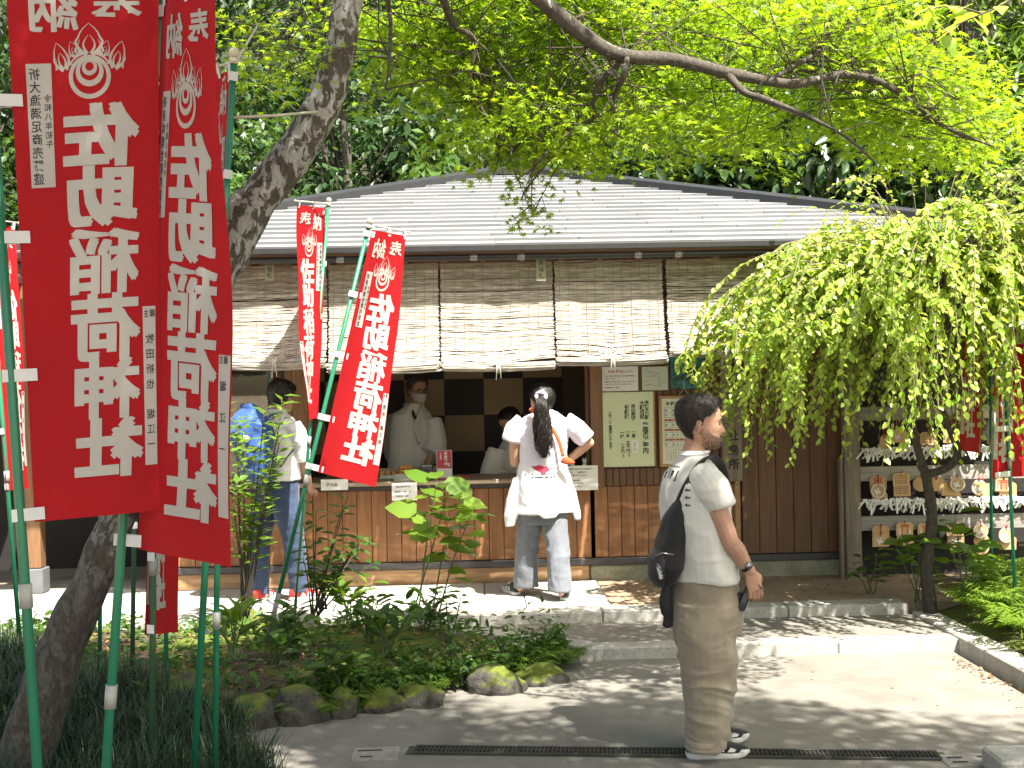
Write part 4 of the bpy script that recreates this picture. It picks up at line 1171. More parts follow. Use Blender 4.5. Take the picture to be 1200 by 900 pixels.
# ---- trees of the wooded slope behind
def hill_z(x, y): return max(0, y - 15.5) * .62 - .2
def bgtree(x, y, h, rx, kind, lab, n=4200, leaf=None, size=(.12, .2), m=None, seed=0, lean=0, ztop=None, flat=.8):
    g = np.random.default_rng(seed + 100); rr = random.Random(seed)
    zb = hill_z(x, y)
    root = empty(kind, Matrix.Translation((x, y, zb)), lab, "tree", "trees on the wooded slope")
    cz = h * .58; rz = h * .46
    tr = MB().tube(smooth_path([(0, 0, -.3), (lean * .3, 0, h * .25), (lean * .7, .1, h * .5), (lean, 0, h * .85)], 4), lerp_r([.16, .12, .09, .03], 13), 8)
    tr.build("trunk", bark2_m, root)
    nc = 46
    cc = nz(g.normal(0, 1, (nc, 3))) * (g.uniform(.25, 1, (nc, 1)) ** .6)
    cc = cc * np.array([rx, rx * .9, rz]) + np.array([lean * .8, 0, cz]); cr = g.uniform(.35, .75, nc) * rx * .42
    bm_ = MB()
    for c in cc[::2]: bm_.tube([(lean * .6, 0, max(.6, c[2] * .6)), tuple((c + np.array([lean * .6, 0, c[2] * .8])) / 2), tuple(c)], [.035, .022, .008], 5)
    bm_.build("limb", bark2_m, root)["kind"] = 'stuff'
    idx = g.integers(0, nc, n); dv = nz(g.normal(0, 1, (n, 3))); q = g.uniform(.45, 1.0, (n, 1)) ** .5
    P = cc[idx] + dv * q * cr[idx][:, None] * np.array([1.25, 1.25, flat])
    A = dv * .7 + g.normal(0, .5, (n, 3)) + np.array([0, 0, -.45])
    Nn = dv * .5 + g.normal(0, .4, (n, 3)) + np.array([0, -.3, .9])
    leaf_cloud("crown", leaf or SIMPLE, P, A, Nn, g.uniform(*size, n), m or mid_m, root)
    return root
F5 = dict(leaf=MAPLE5, size=(.13, .2), flat=.45)
bgt = [(-8.2, 17.6, 6.2, 2.2, "broadleaf_tree", "dark green tree above the porch at the far left of the slope", deep_m, {}),
       (-5.6, 17.8, 5.4, 2.0, "maple_tree", "shaded maple with layered mid green sprays between the nearest banner and the knobbed pole", mid_m, F5),
       (-4.0, 17.2, 4.6, 1.7, "maple_tree", "feathery mid green maple rising behind the left hip of the roof", mid_m, F5),
       (-2.2, 18.2, 5.6, 1.9, "broadleaf_tree", "dark leafy tree directly right of the leaning trunk", deep_m, {}),
       (-0.6, 17.3, 4.4, 1.6, "broadleaf_tree", "mid green tree just above the left end of the roof ridge", mid_m, {}),
       (1.4, 17.8, 4.9, 1.8, "broadleaf_tree", "dark tree above the roof ridge, mostly behind maple leaves", deep_m, {}),
       (3.6, 17.4, 5.0, 1.9, "broadleaf_tree", "glossy dark broadleaf tree over the right slope of the roof", glossy_m, dict(leaf=OVATE, size=(.2, .32))),
       (5.6, 17.8, 5.4, 1.9, "broadleaf_tree", "glossy broadleaf tree behind the right hip of the roof", glossy_m, dict(leaf=OVATE, size=(.2, .32))),
       (7.6, 17.2, 5.2, 2.0, "broadleaf_tree", "bright leafy tree behind the top of the weeping tree", fresh_m, dict(leaf=OVATE, size=(.16, .28))),
       (9.6, 17.8, 6.0, 2.2, "broadleaf_tree", "pale leafy tree at the right edge of the slope", fresh_m, {}),
       (-9.5, 22.0, 7.0, 2.6, "broadleaf_tree", "tall dark tree high on the left of the slope", deep_m, {}),
       (-6.4, 22.5, 7.4, 2.5, "broadleaf_tree", "tall dark tree behind the layered maple", deep_m, {}),
       (-3.4, 22.2, 6.8, 2.4, "broadleaf_tree", "dark tree above the curve of the leaning trunk", deep_m, {}),
       (-0.4, 22.6, 7.0, 2.5, "broadleaf_tree", "mid green tree high behind the maple leaves at the picture's middle", mid_m, {}),
       (2.6, 22.4, 6.6, 2.4, "broadleaf_tree", "dark tree behind the maple's long crooked limb", deep_m, {}),
       (5.6, 22.2, 6.6, 2.4, "broadleaf_tree", "light green tree above the end of the crooked limb", fresh_m, {}),
       (8.4, 22.4, 7.2, 2.5, "broadleaf_tree", "bright tree with hanging leaves in the upper right of the slope", fresh_m, dict(leaf=LANCE, size=(.3, .5))),
       (11.4, 22.4, 7.0, 2.6, "broadleaf_tree", "light tree farthest right on the upper slope", mid_m, {}),
       (-8.5, 28.5, 9, 3.2, "broadleaf_tree", "tallest dark tree at the back left of the slope", deep_m, {}),
       (-3.5, 28.5, 9, 3.2, "broadleaf_tree", "tall dark tree at the back above the layered maple", deep_m, {}),
       (1.5, 28.5, 9, 3.2, "broadleaf_tree", "tall dark tree at the back above the roof ridge", deep_m, {}),
       (6.5, 28.5, 9, 3.2, "broadleaf_tree", "tall mid green tree at the back right of the ridge", mid_m, {}),
       (11.5, 28.5, 9, 3.2, "broadleaf_tree", "tall light green tree at the back right corner of the slope", fresh_m, {})]
for i, (x, y, h, rx, k, lab, m, kw) in enumerate(bgt):
    bgtree(x, y, h, rx, k, lab, n=5200 if y < 20 else 4200, m=m, seed=i, lean=rg.uniform(-.4, .4), **({"size": (.15, .26)} | kw))
for i, (x, y, lab) in enumerate([(-10, 34, "dim treetop at the top left of the slope"), (-3, 35, "dim treetop behind the trunk top"), (4, 34, "dim treetop above the crooked limb"), (11, 35, "pale treetop in the top right corner"), (17, 31, "pale treetop beyond the right edge of the roof"), (-15, 31, "dim treetop beyond the left edge")]):
    bgtree(x, y, 11, 4.2, "broadleaf_tree", lab, n=3600, m=mid_m if x > 3 else deep_m, seed=60 + i, size=(.28, .42))

# ---- planted bed between platform and path
edge_px = [(330, 915), (285, 850), (345, 842), (410, 834), (470, 822), (530, 808), (590, 796), (640, 782), (664, 771)]
edge = [gnd(x, y, 0) for x, y in edge_px]
bw_ = lambda x, y: V((*bw(x, y), 0))
outline = [V((-6, 4.0, 0)), V((edge[0].x, 4.0, 0))] + edge + [bw_(.28, S1 - .02), bw_(-.86, S2 - .04), bw_(-6.3, S2 - .02)]
OP = [(p.x, p.y) for p in outline]
def dist_edge(x, y):
    best = 9
    for (ax, ay), (bx_, by) in zip(OP, OP[1:] + OP[:1]):
        dx, dy = bx_ - ax, by - ay; t = max(0, min(1, ((x - ax) * dx + (y - ay) * dy) / (dx * dx + dy * dy)))
        best = min(best, math.hypot(x - ax - t * dx, y - ay - t * dy))
    return best
def bed_z(x, y):
    e = min(1, dist_edge(x, y) / .45)
    return .02 + .16 * e ** .7 + .04 * math.sin(x * 3.1 + 1) * math.sin(y * 2.3) * e
bm = bmesh.new(); fcs = bm.faces.new([bm.verts.new((x, y, 0)) for x, y in OP])
for i in range(-60, 10): bmesh.ops.bisect_plane(bm, geom=bm.verts[:] + bm.edges[:] + bm.faces[:], dist=1e-5, plane_co=(i * .12, 0, 0), plane_no=(1, 0, 0))
for i in range(33, 75): bmesh.ops.bisect_plane(bm, geom=bm.verts[:] + bm.edges[:] + bm.faces[:], dist=1e-5, plane_co=(0, i * .12, 0), plane_no=(0, 1, 0))
cz = fbm(np.array([tuple(v.co) for v in bm.verts]) * 6, 3) * .018
for v, n_ in zip(bm.verts, cz):
    e = dist_edge(v.co.x, v.co.y); v.co.z = (bed_z(v.co.x, v.co.y) + n_) if e > 1e-4 else -.02
bmesh.ops.recalc_face_normals(bm, faces=bm.faces)
me = bpy.data.meshes.new("planting_bed"); bm.to_mesh(me); bm.free(); me.materials.append(bed_m)
for p in me.polygons: p.use_smooth = True
tag(link("planting_bed", me), kind='structure')
gb = MB(); nx, ny = 26, 34; vs = []
for j in range(ny):
    for i in range(nx):
        x = KX + .17 + (i / (nx - 1)) * 4.6; y = 4.6 + (j / (ny - 1)) * 5.8
        vs.append((x, y, .05 + min(1, (x - KX - .17) / .4) * .10 + .03 * math.sin(x * 4) * math.sin(y * 3)))
gb.add(vs, [(j * nx + i, j * nx + i + 1, (j + 1) * nx + i + 1, (j + 1) * nx + i) for j in range(ny - 1) for i in range(nx - 1)], 0, True)
tag(gb.build("garden_bed", bed_m), kind='structure')

def mossy():
    m, nt, b = newmat("mossy_rock")
    vec = coords(nt, (1, 1, 1)); f = noise(nt, vec, 26, 5, .7); g_ = noise(nt, vec, 4.0, 4)
    geo = N(nt, "ShaderNodeNewGeometry"); sx = N(nt, "ShaderNodeSeparateXYZ"); nt.links.new(geo.outputs["Normal"], sx.inputs[0])
    ad = N(nt, "ShaderNodeMath", operation='MULTIPLY_ADD'); ad.inputs[1].default_value = .55; nt.links.new(sx.outputs[2], ad.inputs[0]); nt.links.new(g_, ad.inputs[2])
    stone = ramp(nt, f, [(.3, (.03, .028, .023)), (.7, (.085, .078, .064))])
    moss = ramp(nt, f, [(.3, (.05, .075, .008)), (.7, (.15, .17, .016))])
    c = mix(nt, ramp(nt, ad.outputs[0], [(.68, (0, 0, 0)), (.92, (1, 1, 1))]), stone, moss)
    nt.links.new(c, b.inputs["Base Color"]); b.inputs["Roughness"].default_value = .95; bump(nt, b, f, .9, .02)
    return m
mossy_m = mossy()
def rock(X, Y, wpx, hpx, lab, seed, z0=None, dz=0):
    p = gnd(X, Y + hpx * .42, .06); k = p.y / FPX; w, h = wpx * k / 2, hpx * k / 2
    bm = bmesh.new(); bmesh.ops.create_icosphere(bm, subdivisions=4, radius=1.0)
    a = np.array([tuple(v.co) for v in bm.verts]); a *= (1 + .42 * fbm(a * 1.1 + seed * 7, 3, seed) + .07 * fbm(a * 5 + seed, 2, seed))[:, None]
    a = a * np.array([w * 1.12, max(w * .8, h), h * 1.0])
    for v, c in zip(bm.verts, a): v.co = c
    me = bpy.data.meshes.new("rock"); bm.to_mesh(me); bm.free(); me.materials.append(mossy_m)
    for q in me.polygons: q.use_smooth = True
    o = link("rock", me, None, Matrix.Translation((p.x, p.y + w * .3, h * .06 + .01 + dz)))
    tag(o, lab, "rock", "mossy rocks of the planted bed")
rocks = [(293, 812, 62, 62, "rounded dark mossy rock at the near left corner of the planted bed"), (348, 806, 66, 64, "dark rock with ferns at its foot, second from the near corner of the bed"),
         (398, 806, 46, 48, "low shaded rock third from the near corner of the bed"), (442, 800, 52, 46, "dark mossy rock behind the fern tufts on the bed's front edge"),
         (492, 800, 46, 36, "small dark rock in the middle of the bed's front edge"), (531, 775, 44, 38, "small rock capped with bright yellow moss"),
         (582, 778, 64, 50, "large rock half covered in bright moss near the bed's right tip"), (634, 772, 52, 42, "bare dark rock at the right tip of the bed"),
         (215, 772, 96, 34, "flat rock with bright green moss behind the green poles"), (284, 716, 92, 92, "big mossy mound of rock in front of the man with the blue backpack"),
         (150, 765, 60, 36, "mossy stone between the trunk and the poles"), (560, 742, 44, 26, "small flat mossy stone near the back kerb of the bed"), (600, 752, 40, 26, "small mossy stone beside the back kerb"),
         (450, 772, 40, 28, "grey brown stone among the low plants"), (505, 762, 70, 20, "long flat grey stone lying in the middle of the bed")]
for i, (X, Y, w, h, lab) in enumerate(rocks): rock(X, Y, w, h, lab, i + 1)

# mondo grass and other uncountable growth
def blades(name, spots, nb, ln, wd, m, seed, droop=.9):
    g = np.random.default_rng(seed); n = len(spots) * nb
    c = np.repeat(np.array(spots), nb, 0) + np.concatenate([g.normal(0, .03, (n, 2)), np.zeros((n, 1))], 1)
    a = g.uniform(0, 6.283, n); l = g.uniform(.55, 1.1, n) * ln; out = np.stack([np.cos(a), np.sin(a), np.zeros(n)], 1); sd = np.stack([-np.sin(a), np.cos(a), np.zeros(n)], 1)
    k = g.uniform(.35, 1.0, n) * droop; V_ = []
    for s in (0, .35, .7, 1.0):
        h = l * s * (1 - .45 * k * s ** 1.5); o = l * k * s ** 1.8 * .75
        p = c + out * o[:, None] + np.array([0, 0, 1.]) * h[:, None]; w = wd * (1 - s * .92)
        V_ += [p - sd * w, p + sd * w]
    W = np.stack(V_, 1).reshape(-1, 3)
    me = bpy.data.meshes.new(name); me.vertices.add(len(W)); me.vertices.foreach_set("co", W.reshape(-1))
    q = np.array([[0, 1, 3, 2], [2, 3, 5, 4], [4, 5, 7, 6]]); L = (q[None] + np.arange(n)[:, None, None] * 8).reshape(-1)
    me.loops.add(len(L)); me.loops.foreach_set("vertex_index", L); me.polygons.add(n * 3); me.polygons.foreach_set("loop_start", np.arange(n * 3, dtype=np.int32) * 4)
    me.materials.append(m); me.update(calc_edges=True); me.validate()
    return tag(link(name, me), kind='stuff')
gr = random.Random(4); spots = []
while len(spots) < 760:
    x, y = gr.uniform(-4.2, -.80), gr.uniform(4.1, 7.15)
    lim = edge[0].x if y < edge[0].y else edge[1].x + .05
    if x > lim + .02 or y > 6.3 + .9 * math.sin(x * 1.7 + 1) * .5 - (x + 1.3) * .25: continue
    if (V((x, y, 0)) - V((base.x, base.y, 0))).length < .2: continue
    spots.append((x, y, bed_z(x, y) - .02))
blades("mondo_grass", spots, 44, .30, .0035, grass_m, 5)
spots = []
while len(spots) < 300:
    x, y = gr.uniform(KX + .25, 6.4), gr.uniform(5.6, 9.2)
    if y > 8.2 and x < 3.3: continue
    spots.append((x, y, .12))
blades("garden_grass", spots, 16, .26, .005, fern_m, 6, .8)
def ground_leaves(name, spots, tm, m, size, seed, hmax=.12, up=.8):
    g = np.random.default_rng(seed); n = len(spots); P = np.array(spots); P[:, 2] += g.uniform(.0, hmax, n)
    A = g.normal(0, 1, (n, 3)) * np.array([1, 1, .4]) + np.array([0, -.2, .1]); Nn = g.normal(0, .35, (n, 3)) + np.array([0, -.2, up])
    return tag(leaf_cloud(name, tm, P, A, Nn, g.uniform(*size, n), m), kind='stuff')
def bedspots(n, cond=None, seed=0):
    rr = random.Random(seed); o = []
    while len(o) < n:
        x, y = rr.uniform(-4.5, .4), rr.uniform(5.5, 8.4)
        if not inpoly(x, y, OP) or dist_edge(x, y) < .02: continue
        if cond and not cond(x, y): continue
        o.append((x, y, bed_z(x, y)))
    return o
nzf = lambda x, y, s: math.sin(x * 4.3 + s) * math.sin(y * 5.1 + s * 2) + .6 * math.sin(x * 9 + y * 7 + s)
ground_leaves("ground_cover", bedspots(3200, lambda x, y: nzf(x, y, 1) > -.15, 3), OVATE, mid_m, (.04, .085), 7, .12)
ground_leaves("moss_leaves", bedspots(2600, lambda x, y: nzf(x, y, 4) > .0 and dist_edge(x, y) < .7, 5), SIMPLE, fresh_m, (.012, .03), 8, .05)
ground_leaves("fallen_leaves", bedspots(1500, None, 6), SIMPLE, dry_m, (.03, .06), 9, .012, 1.5)
# fern tufts along the front edge and right garden
def fern_mass(name, spots, nf, ln, m, seed):
    g = random.Random(seed); P, A, Nn, S = [], [], [], []
    for (x, y, z) in spots:
        for f in range(nf):
            a = g.uniform(0, 6.283); l = ln * g.uniform(.6, 1.1); up = g.uniform(.5, 1.1)
            for k in range(9):
                s = (k + 1) / 9.5
                q = V((x + math.cos(a) * l * s * .8, y + math.sin(a) * l * s * .8, z + l * up * (s - .62 * s * s)))
                for sd in (1, -1):
                    P.append(tuple(q)); A.append((-math.sin(a) * sd + math.cos(a) * .5, math.cos(a) * sd + math.sin(a) * .5, -.15)); Nn.append((g.gauss(0, .2), -.1, 1)); S.append(l * .36 * math.sin(math.pi * (s * .85 + .12)))
    return tag(leaf_cloud(name, LANCE, P, A, Nn, S, m), kind='stuff')
fs_ = []
fr = random.Random(8)
for (X, Y) in [(330, 838), (350, 832), (372, 836), (300, 842), (455, 812), (470, 818), (490, 812), (440, 818), (520, 800), (540, 792), (560, 796), (420, 826), (610, 790), (650, 785), (655, 776), (480, 790), (390, 770), (360, 760)]:
    for k in range(4):
        p = gnd(X + fr.uniform(-12, 12), Y + fr.uniform(-7, 4), .03); fs_.append((p.x, p.y + .05, .04))
fern_mass("fern_tufts", fs_, 8, .20, fresh_m, 3)
es = []
while len(es) < 2600:
    i = fr.randrange(2, len(edge) - 1); p = edge[i].lerp(edge[i + 1], fr.random()); q = abs(fr.gauss(0, .09))
    es.append((p.x - q * .3 + fr.gauss(0, .02), p.y + q - .06, .01 + q * .9))
ground_leaves('edge_growth', es, OVATE, mid_m, (.03, .07), 17, .10)
gs = []
while len(gs) < 260:
    x, y = fr.uniform(KX + .25, 6.2), fr.uniform(6.4, 9.2)
    if y > 8.3 and x < 3.2: continue
    gs.append((x, y, .12 + fr.uniform(0, .16)))
fern_mass("garden_ferns", gs, 8, .30, fern_m, 4)
# dry litter on the bare earth and path edges
sp = [(*bw(fr.uniform(.75, 3.3), fr.uniform(-1.1, -.05)), .136) for _ in range(260)] + [(fr.uniform(-.8, 4.0), fr.uniform(5.0, 7.4), .004) for _ in range(45)] + [(KX - abs(fr.gauss(0, .07)), fr.uniform(5, 7.4), .005) for _ in range(160)]
ground_leaves("leaf_litter", sp, SIMPLE, dry_m, (.015, .04), 10, .004, 2.5)

# ---- individual plants
def plant(name, bp, stems, tm, m, lab, cat, size, nleaf, seed, spread=.5, sm=None, whorl=False, leaf0=.3, group=None, droop=-.2):
    """stems: list of world point lists"""
    root = empty(name, Matrix.Translation(bp), lab, cat, group); I = Matrix.Translation(-bp)
    g = random.Random(seed); P, A, Nn, S = [], [], [], []; sb = MB()
    for st in stems:
        p = smooth_path(st, 5); sb.tube(p, lerp_r([.006, .0045, .002], len(p)), 6)
        for k in range(nleaf):
            s = leaf0 + (1 - leaf0) * ((k + g.random() * .6) / nleaf)
            i = min(int(s * (len(p) - 1)), len(p) - 2); q = p[i].lerp(p[i + 1], s * (len(p) - 1) - i); t = (p[i + 1] - p[i]).normalized()
            a = k * 2.4 + g.uniform(-.5, .5)
            d = V((math.cos(a), math.sin(a), 0)); d = d - t * d.dot(t) * .5
            ls = g.uniform(*size); off = d.normalized() * (ls * spread); tip = q + off + t * ls * .2
            if spread > .25: sb.tube([q, tip], [.0018, .0013], 4, caps=False)
            P.append(tuple(tip)); A.append(tuple(d + t * .35 + V((0, 0, droop + g.uniform(-.25, .2))))); Nn.append((g.gauss(0, .3), g.gauss(-.2, .3), 1)); S.append(ls)
    sb.build("stem", sm or stem_m, root, I)["kind"] = 'stuff'
    leaf_cloud("foliage", tm, P, A, Nn, S, m, root, I)
    return root
def stems_from(X, Y, d, tops, z0=None):
    b = at(X, Y, d)
    return b, [[b + V((random.Random(i).uniform(-.03, .03), random.Random(i + 9).uniform(-.03, .03), -.05)), at((X * .45 + tx * .55), (Y * .45 + ty * .55), d + dd * .5), at(tx, ty, d + dd)] for i, (tx, ty, dd) in enumerate(tops)]
pr = random.Random(31)
b, st = stems_from(286, 720, 7.9, [(pr.uniform(262, 332), pr.uniform(462, 600), pr.uniform(-.35, .3)) for _ in range(12)])
plant("leafy_shrub", b, st, ([(x * 1.7, y, z) for x, y, z in LANCE[0]], LANCE[1]), fresh_m, "leafy shrub with narrow green leaves in front of the blue backpack", "shrub", (.08, .13), 30, 1, .06, twig_m, leaf0=.35, droop=.05)
b, st = stems_from(368, 716, 7.75, [(pr.uniform(335, 440), pr.uniform(572, 660), pr.uniform(-.3, .3)) for _ in range(12)])
plant("leafy_shrub", b, st, OVATE, mid_m, "sparse thin stemmed shrub with glossy leaves below the slanting red banner", "shrub", (.07, .115), 11, 2, .12, twig_m, leaf0=.3)
b, st = stems_from(486, 716, 7.85, [(512, 566, -.1), (524, 580, .1), (530, 605, -.15), (505, 600, .15)])
plant("broadleaf_sapling", b, st[:2], BROAD, fresh_m, "tall slender sapling with large bright green leaves in front of the counter", "sapling", (.14, .24), 12, 3, .45, stem_m, leaf0=.45)
plant("broadleaf_sapling", b + V((.12, .1, 0)), [[p + V((.12, .1, 0)) for p in s] for s in st[2:]], BROAD, fresh_m, "shorter large leaved sapling leaning right beside the tall slender one", "sapling", (.11, .17), 9, 4, .4, stem_m, leaf0=.3)
b, st = stems_from(527, 762, 7.3, [(522, 690, 0), (540, 700, -.05), (505, 705, .05)])
plant("fern_sapling", b, st, OVATE, mid_m, "small thin sapling with paired leaves near the middle of the bed", "sapling", (.06, .1), 12, 5, .15, stem_m)
low = [(276, 760, 6.9, "upright lily like plant with pale green leaves left of the slanting pole's foot"), (322, 772, 6.8, "low leafy plant right of the slanting pole's foot"), (345, 757, 7.0, "low spreading plant with pointed leaves under the thin shrub"),
       (410, 722, 7.6, "bright low plant along the back of the bed"), (432, 745, 7.2, "low dark leaved plant in the middle of the bed"), (398, 800, 6.5, "leafy plant hanging over the bed's front edge"),
       (378, 705, 7.8, "small bright plant at the foot of the thin shrub"), (455, 760, 7.0, "low plant with broad leaves before the flat grey stone"), (500, 735, 7.5, "low seedling cluster under the tall sapling")]
for i, (X, Y, d, lab) in enumerate(low):
    b = at(X, Y, d); tops = [(X + pr.uniform(-26, 26), Y - pr.uniform(16, 48), pr.uniform(-.12, .12)) for _ in range(6)]
    _, st = stems_from(X, Y, d, tops)
    plant("low_plant", b, st, LANCE if i == 0 else OVATE, fresh_m if i in (0, 3, 6) else mid_m, lab, "plant", (.08, .14) if i else (.14, .2), 6, 10 + i, .1, stem_m, leaf0=.25, droop=.1 if i else .5)
b, st = stems_from(1075, 700, 8.55, [(1062, 632, .0), (1078, 622, -.1), (1050, 640, .1), (1090, 640, .1)])
plant("garden_sapling", b, st, BROAD, fresh_m, "large leaved sapling left of the weeping tree's trunk", "sapling", (.12, .19), 6, 30, .3, stem_m)
b, st = stems_from(1130, 690, 8.3, [(1110, 628, .0), (1135, 640, -.1), (1150, 650, .1), (1118, 600, .1)])
plant("garden_sapling", b, st, BROAD, fresh_m, "bright large leaved sapling right of the weeping tree's trunk", "sapling", (.11, .18), 6, 31, .3, stem_m)
b, st = stems_from(1020, 690, 8.9, [(1010, 655, 0), (1028, 650, .1), (1036, 668, 0), (1000, 668, 0)])
plant("garden_plant", b, st, OVATE, mid_m, "low dark plant at the foot of the weathered post", "plant", (.07, .11), 7, 32, .1, stem_m)

b = at(1215, -18, 5.4)
plant("leafy_branch", b, [[b, at(1170, 8, 5.4), at(1120, 30, 5.35), at(1075, 62, 5.3)], [at(1150, 16, 5.4), at(1120, 8, 5.5), at(1088, 10, 5.5)]], BROAD, weep_m, "branch with broad pale leaves reaching in at the top right corner", "branch", (.08, .125), 11, 41, .1, twig_m, leaf0=.1, droop=-.4)
# ------------------------------------------------------------------ notices on the wall
def wall_rect(X0, Y0, X1, Y1, y):
    a, b = bl(X0, Y0, y), bl(X1, Y1, y)
    return BM @ Matrix.Translation((a.x, y, b.z)), b.x - a.x, a.z - b.z
def onface(F, off):
    return F.mb(lambda x, y, s: V((x, -off, y)))
def sheetbox(w, h, t, m, name, parent, M=None):
    return MB().bbox(0, w, -t, 0, 0, h, min(.002, t * .4)).build(name, m, parent, M)
# white notice with a red heading
M, w, h = wall_rect(705, 430, 748, 458, -.012)
r_ = empty("paper_notice", M, "white paper notice with a red heading, fixed above the pale green board", "notice")
sheetbox(w, h, .003, white_paper_m, "sheet", r_)
F = Flat(); F.row("御朱印授与について", w * .18, h * .80, .0245, .0225, bold=.02)
onface(F, .0042).build("heading", redink_m, r_)
F = Flat()
for k, (t, ln) in enumerate([("神社、参拝、御朱印を受ける方は受付時間内に", .0), ("お越しください。", 0), ("混雑時は番号札をお渡しします。順番の方から", .2), ("お呼びいたしますので少々お待ちください。", .2), ("佐助稲荷神社　社務所", .4)]):
    F.row(t, w * .08, h * (.62 - k * .105 - ln * .12), .0125, .0119, bold=.01)
onface(F, .0042).build("lettering", ink_m, r_)
# map
M, w, h = wall_rect(752, 430, 783, 457, -.012)
r_ = empty("paper_map", M, "pale green paper map with grey lines, between the white notice and the teal poster", "map")
sheetbox(w, h, .003, pmat("map_paper", (.52, .60, .48), (.56, .58, .50), ns=4), "sheet", r_)
F = Flat()
for pts in ([(.1, .62), (.3, .60), (.5, .66), (.62, .72), (.66, .55), (.62, .42), (.68, .2)], [(.05, .2), (.3, .24), (.5, .2), (.68, .16), (.74, .3), (.66, .42)], [(.1, .8), (.4, .78), (.6, .72)], [(.75, .5), (.85, .3)]):
    F.stroke([(x * w, y * h) for x, y in pts], .003, .003)
for k in range(5): F.row("佐助稲荷", w * (.08 + .13 * (k % 3)), h * (.9 - .16 * k), .009, bold=0)
onface(F, .0042).build("drawing", pmat("map_ink", (.16, .22, .20)), r_)
# teal poster
M, w, h = wall_rect(785, 417, 826, 455, -.012)
r_ = empty("photo_poster", M, "dark teal photo poster above the framed calendar, half behind leaves", "poster")
mt, nt, b = newmat("teal_picture"); vv = coords(nt, (1, 1, 1), False); nn = noise(nt, vv, 14, 5, .6, 1.2)
nt.links.new(ramp(nt, nn, [(.35, (.012, .03, .03)), (.5, (.02, .12, .13)), (.6, (.04, .22, .22)), (.72, (.20, .30, .27))]), b.inputs["Base Color"]); b.inputs["Roughness"].default_value = .25
sheetbox(w, h, .004, mt, "sheet", r_)
# big pale green board
M, w, h = wall_rect(703.5, 460, 768.5, 546, -.016)
r_ = empty("notice_board", M, "big pale green board with columns of black brush writing", "notice board")
sheetbox(w - .012, h, .012, green_paper_m, "board", r_); MB().bbox(w - .0115, w, -.016, 0, 0, h, .002).build("edge_strip", pale_m, r_)
px = lambda x: (x - 48) / 397 * w; py = lambda y: (820 - y) / 515 * h; k = w / 397
F = Flat()
for t, x, y, s, st in (("縁むすび樹", 384, 366, 31, 27), ("大願成就", 350, 366, 33, 33), ("来福のご案内", 372, 512, 43, 38), ("京の馬守", 285, 388, 33, 29), ("祈願幟", 238, 392, 34, 35), ("一基", 285, 566, 29, 28), ("一本", 243, 566, 29, 27), ("五千円", 243, 640, 30, 29), ("より", 248, 722, 17, 17), ("一対", 200, 570, 29, 27), ("一万円", 203, 650, 27, 26), ("より", 206, 728, 16, 16), ("一名〜一年間掲揚いたします", 115, 430, 24, 21.5)):
    F.col(t, px(x), py(y), s * k * 1.08, st * k, bold=.022, slant=.06)
for (x, y) in ((80, 318), (240, 314), (398, 310), (92, 808), (250, 812), (408, 806)): F.rect(px(x) - .003, py(y) - .003, px(x) + .003, py(y) + .003)
onface(F, .0135).build("lettering", ink_m, r_)
o = MB().box(px(268), px(318), -.0155, -.0122, py(726), py(640)).build("paper_patch", white_paper_m, r_)
F = Flat(); F.col("五千円", px(292), py(652), 22 * k, 22 * k); onface(F, .0165).build("patch_lettering", pmat("grey_ink", (.25, .26, .22)), r_)
# framed calendar
M, w, h = wall_rect(771.5, 464, 831, 546, -.014)
r_ = empty("framed_calendar", M, "wood framed timetable sheet hung from a nail behind the young man's head", "picture frame")
fr_ = .022
MB().bbox(0, w, -.024, 0, 0, fr_, .003).bbox(0, w, -.024, 0, h - fr_, h, .003).bbox(0, fr_, -.0235, 0, fr_ + .001, h - fr_ - .001, .003).bbox(w - fr_, w, -.0235, 0, fr_ + .001, h - fr_ - .001, .003).build("frame", pmat("honey_wood", (.42, .24, .09), (.36, .19, .07), scale=(1, 1, .2), rough=.45), r_)
MB().box(fr_ + .0005, w - fr_ - .0005, -.010, -.002, fr_ + .0005, h - fr_ - .0005).build("sheet", pmat("calendar_paper", (.70, .72, .60), (.68, .70, .58)), r_)
F, G = Flat(), Flat()
F.row("令和七年厄年", .055, h - .065, .036, .040, bold=.03)
y0 = h - .10
for i in range(9):
    y = y0 - i * .040; F.rect(.045, y, w - .045, y + .0018)
    if i in (3, 5, 7): G.rect(.045, y + .012, w - .045, y + .028); F.row("大厄　昭和五十九年", .05, y + .020, .020, .030, bold=.03)
    elif i: F.row("男　昭和三十六年生", .05, y + .02, .018, .030, bold=.01 + .02 * (i % 3 == 1))
for x in (.045, .105, w - .045): F.rect(x, y0 - 8 * .04, x + .0018, y0)
for i in range(5): G.stroke([(.06 + i * .018, .05), (.06 + i * .018, .13)], .005, .005)
for i in range(5): F.rect(.17 + i * .04, .045, .172 + i * .04, .14)
F.rect(.05, .14, w - .05, .1415)
onface(F, .0115).build("lettering", ink_m, r_); onface(G, .0110).build("red_marks", pmat("salmon_print", (.65, .22, .13)), r_)
MB().tube([(w * .40, -.012, h), (w * .52, -.004, h + .055), (w * .62, -.012, h)], .0022, 5).tube([(w * .52, .004, h + .055), (w * .52, -.016, h + .057)], .004, 6).build("hanging_cord", string_m, r_)
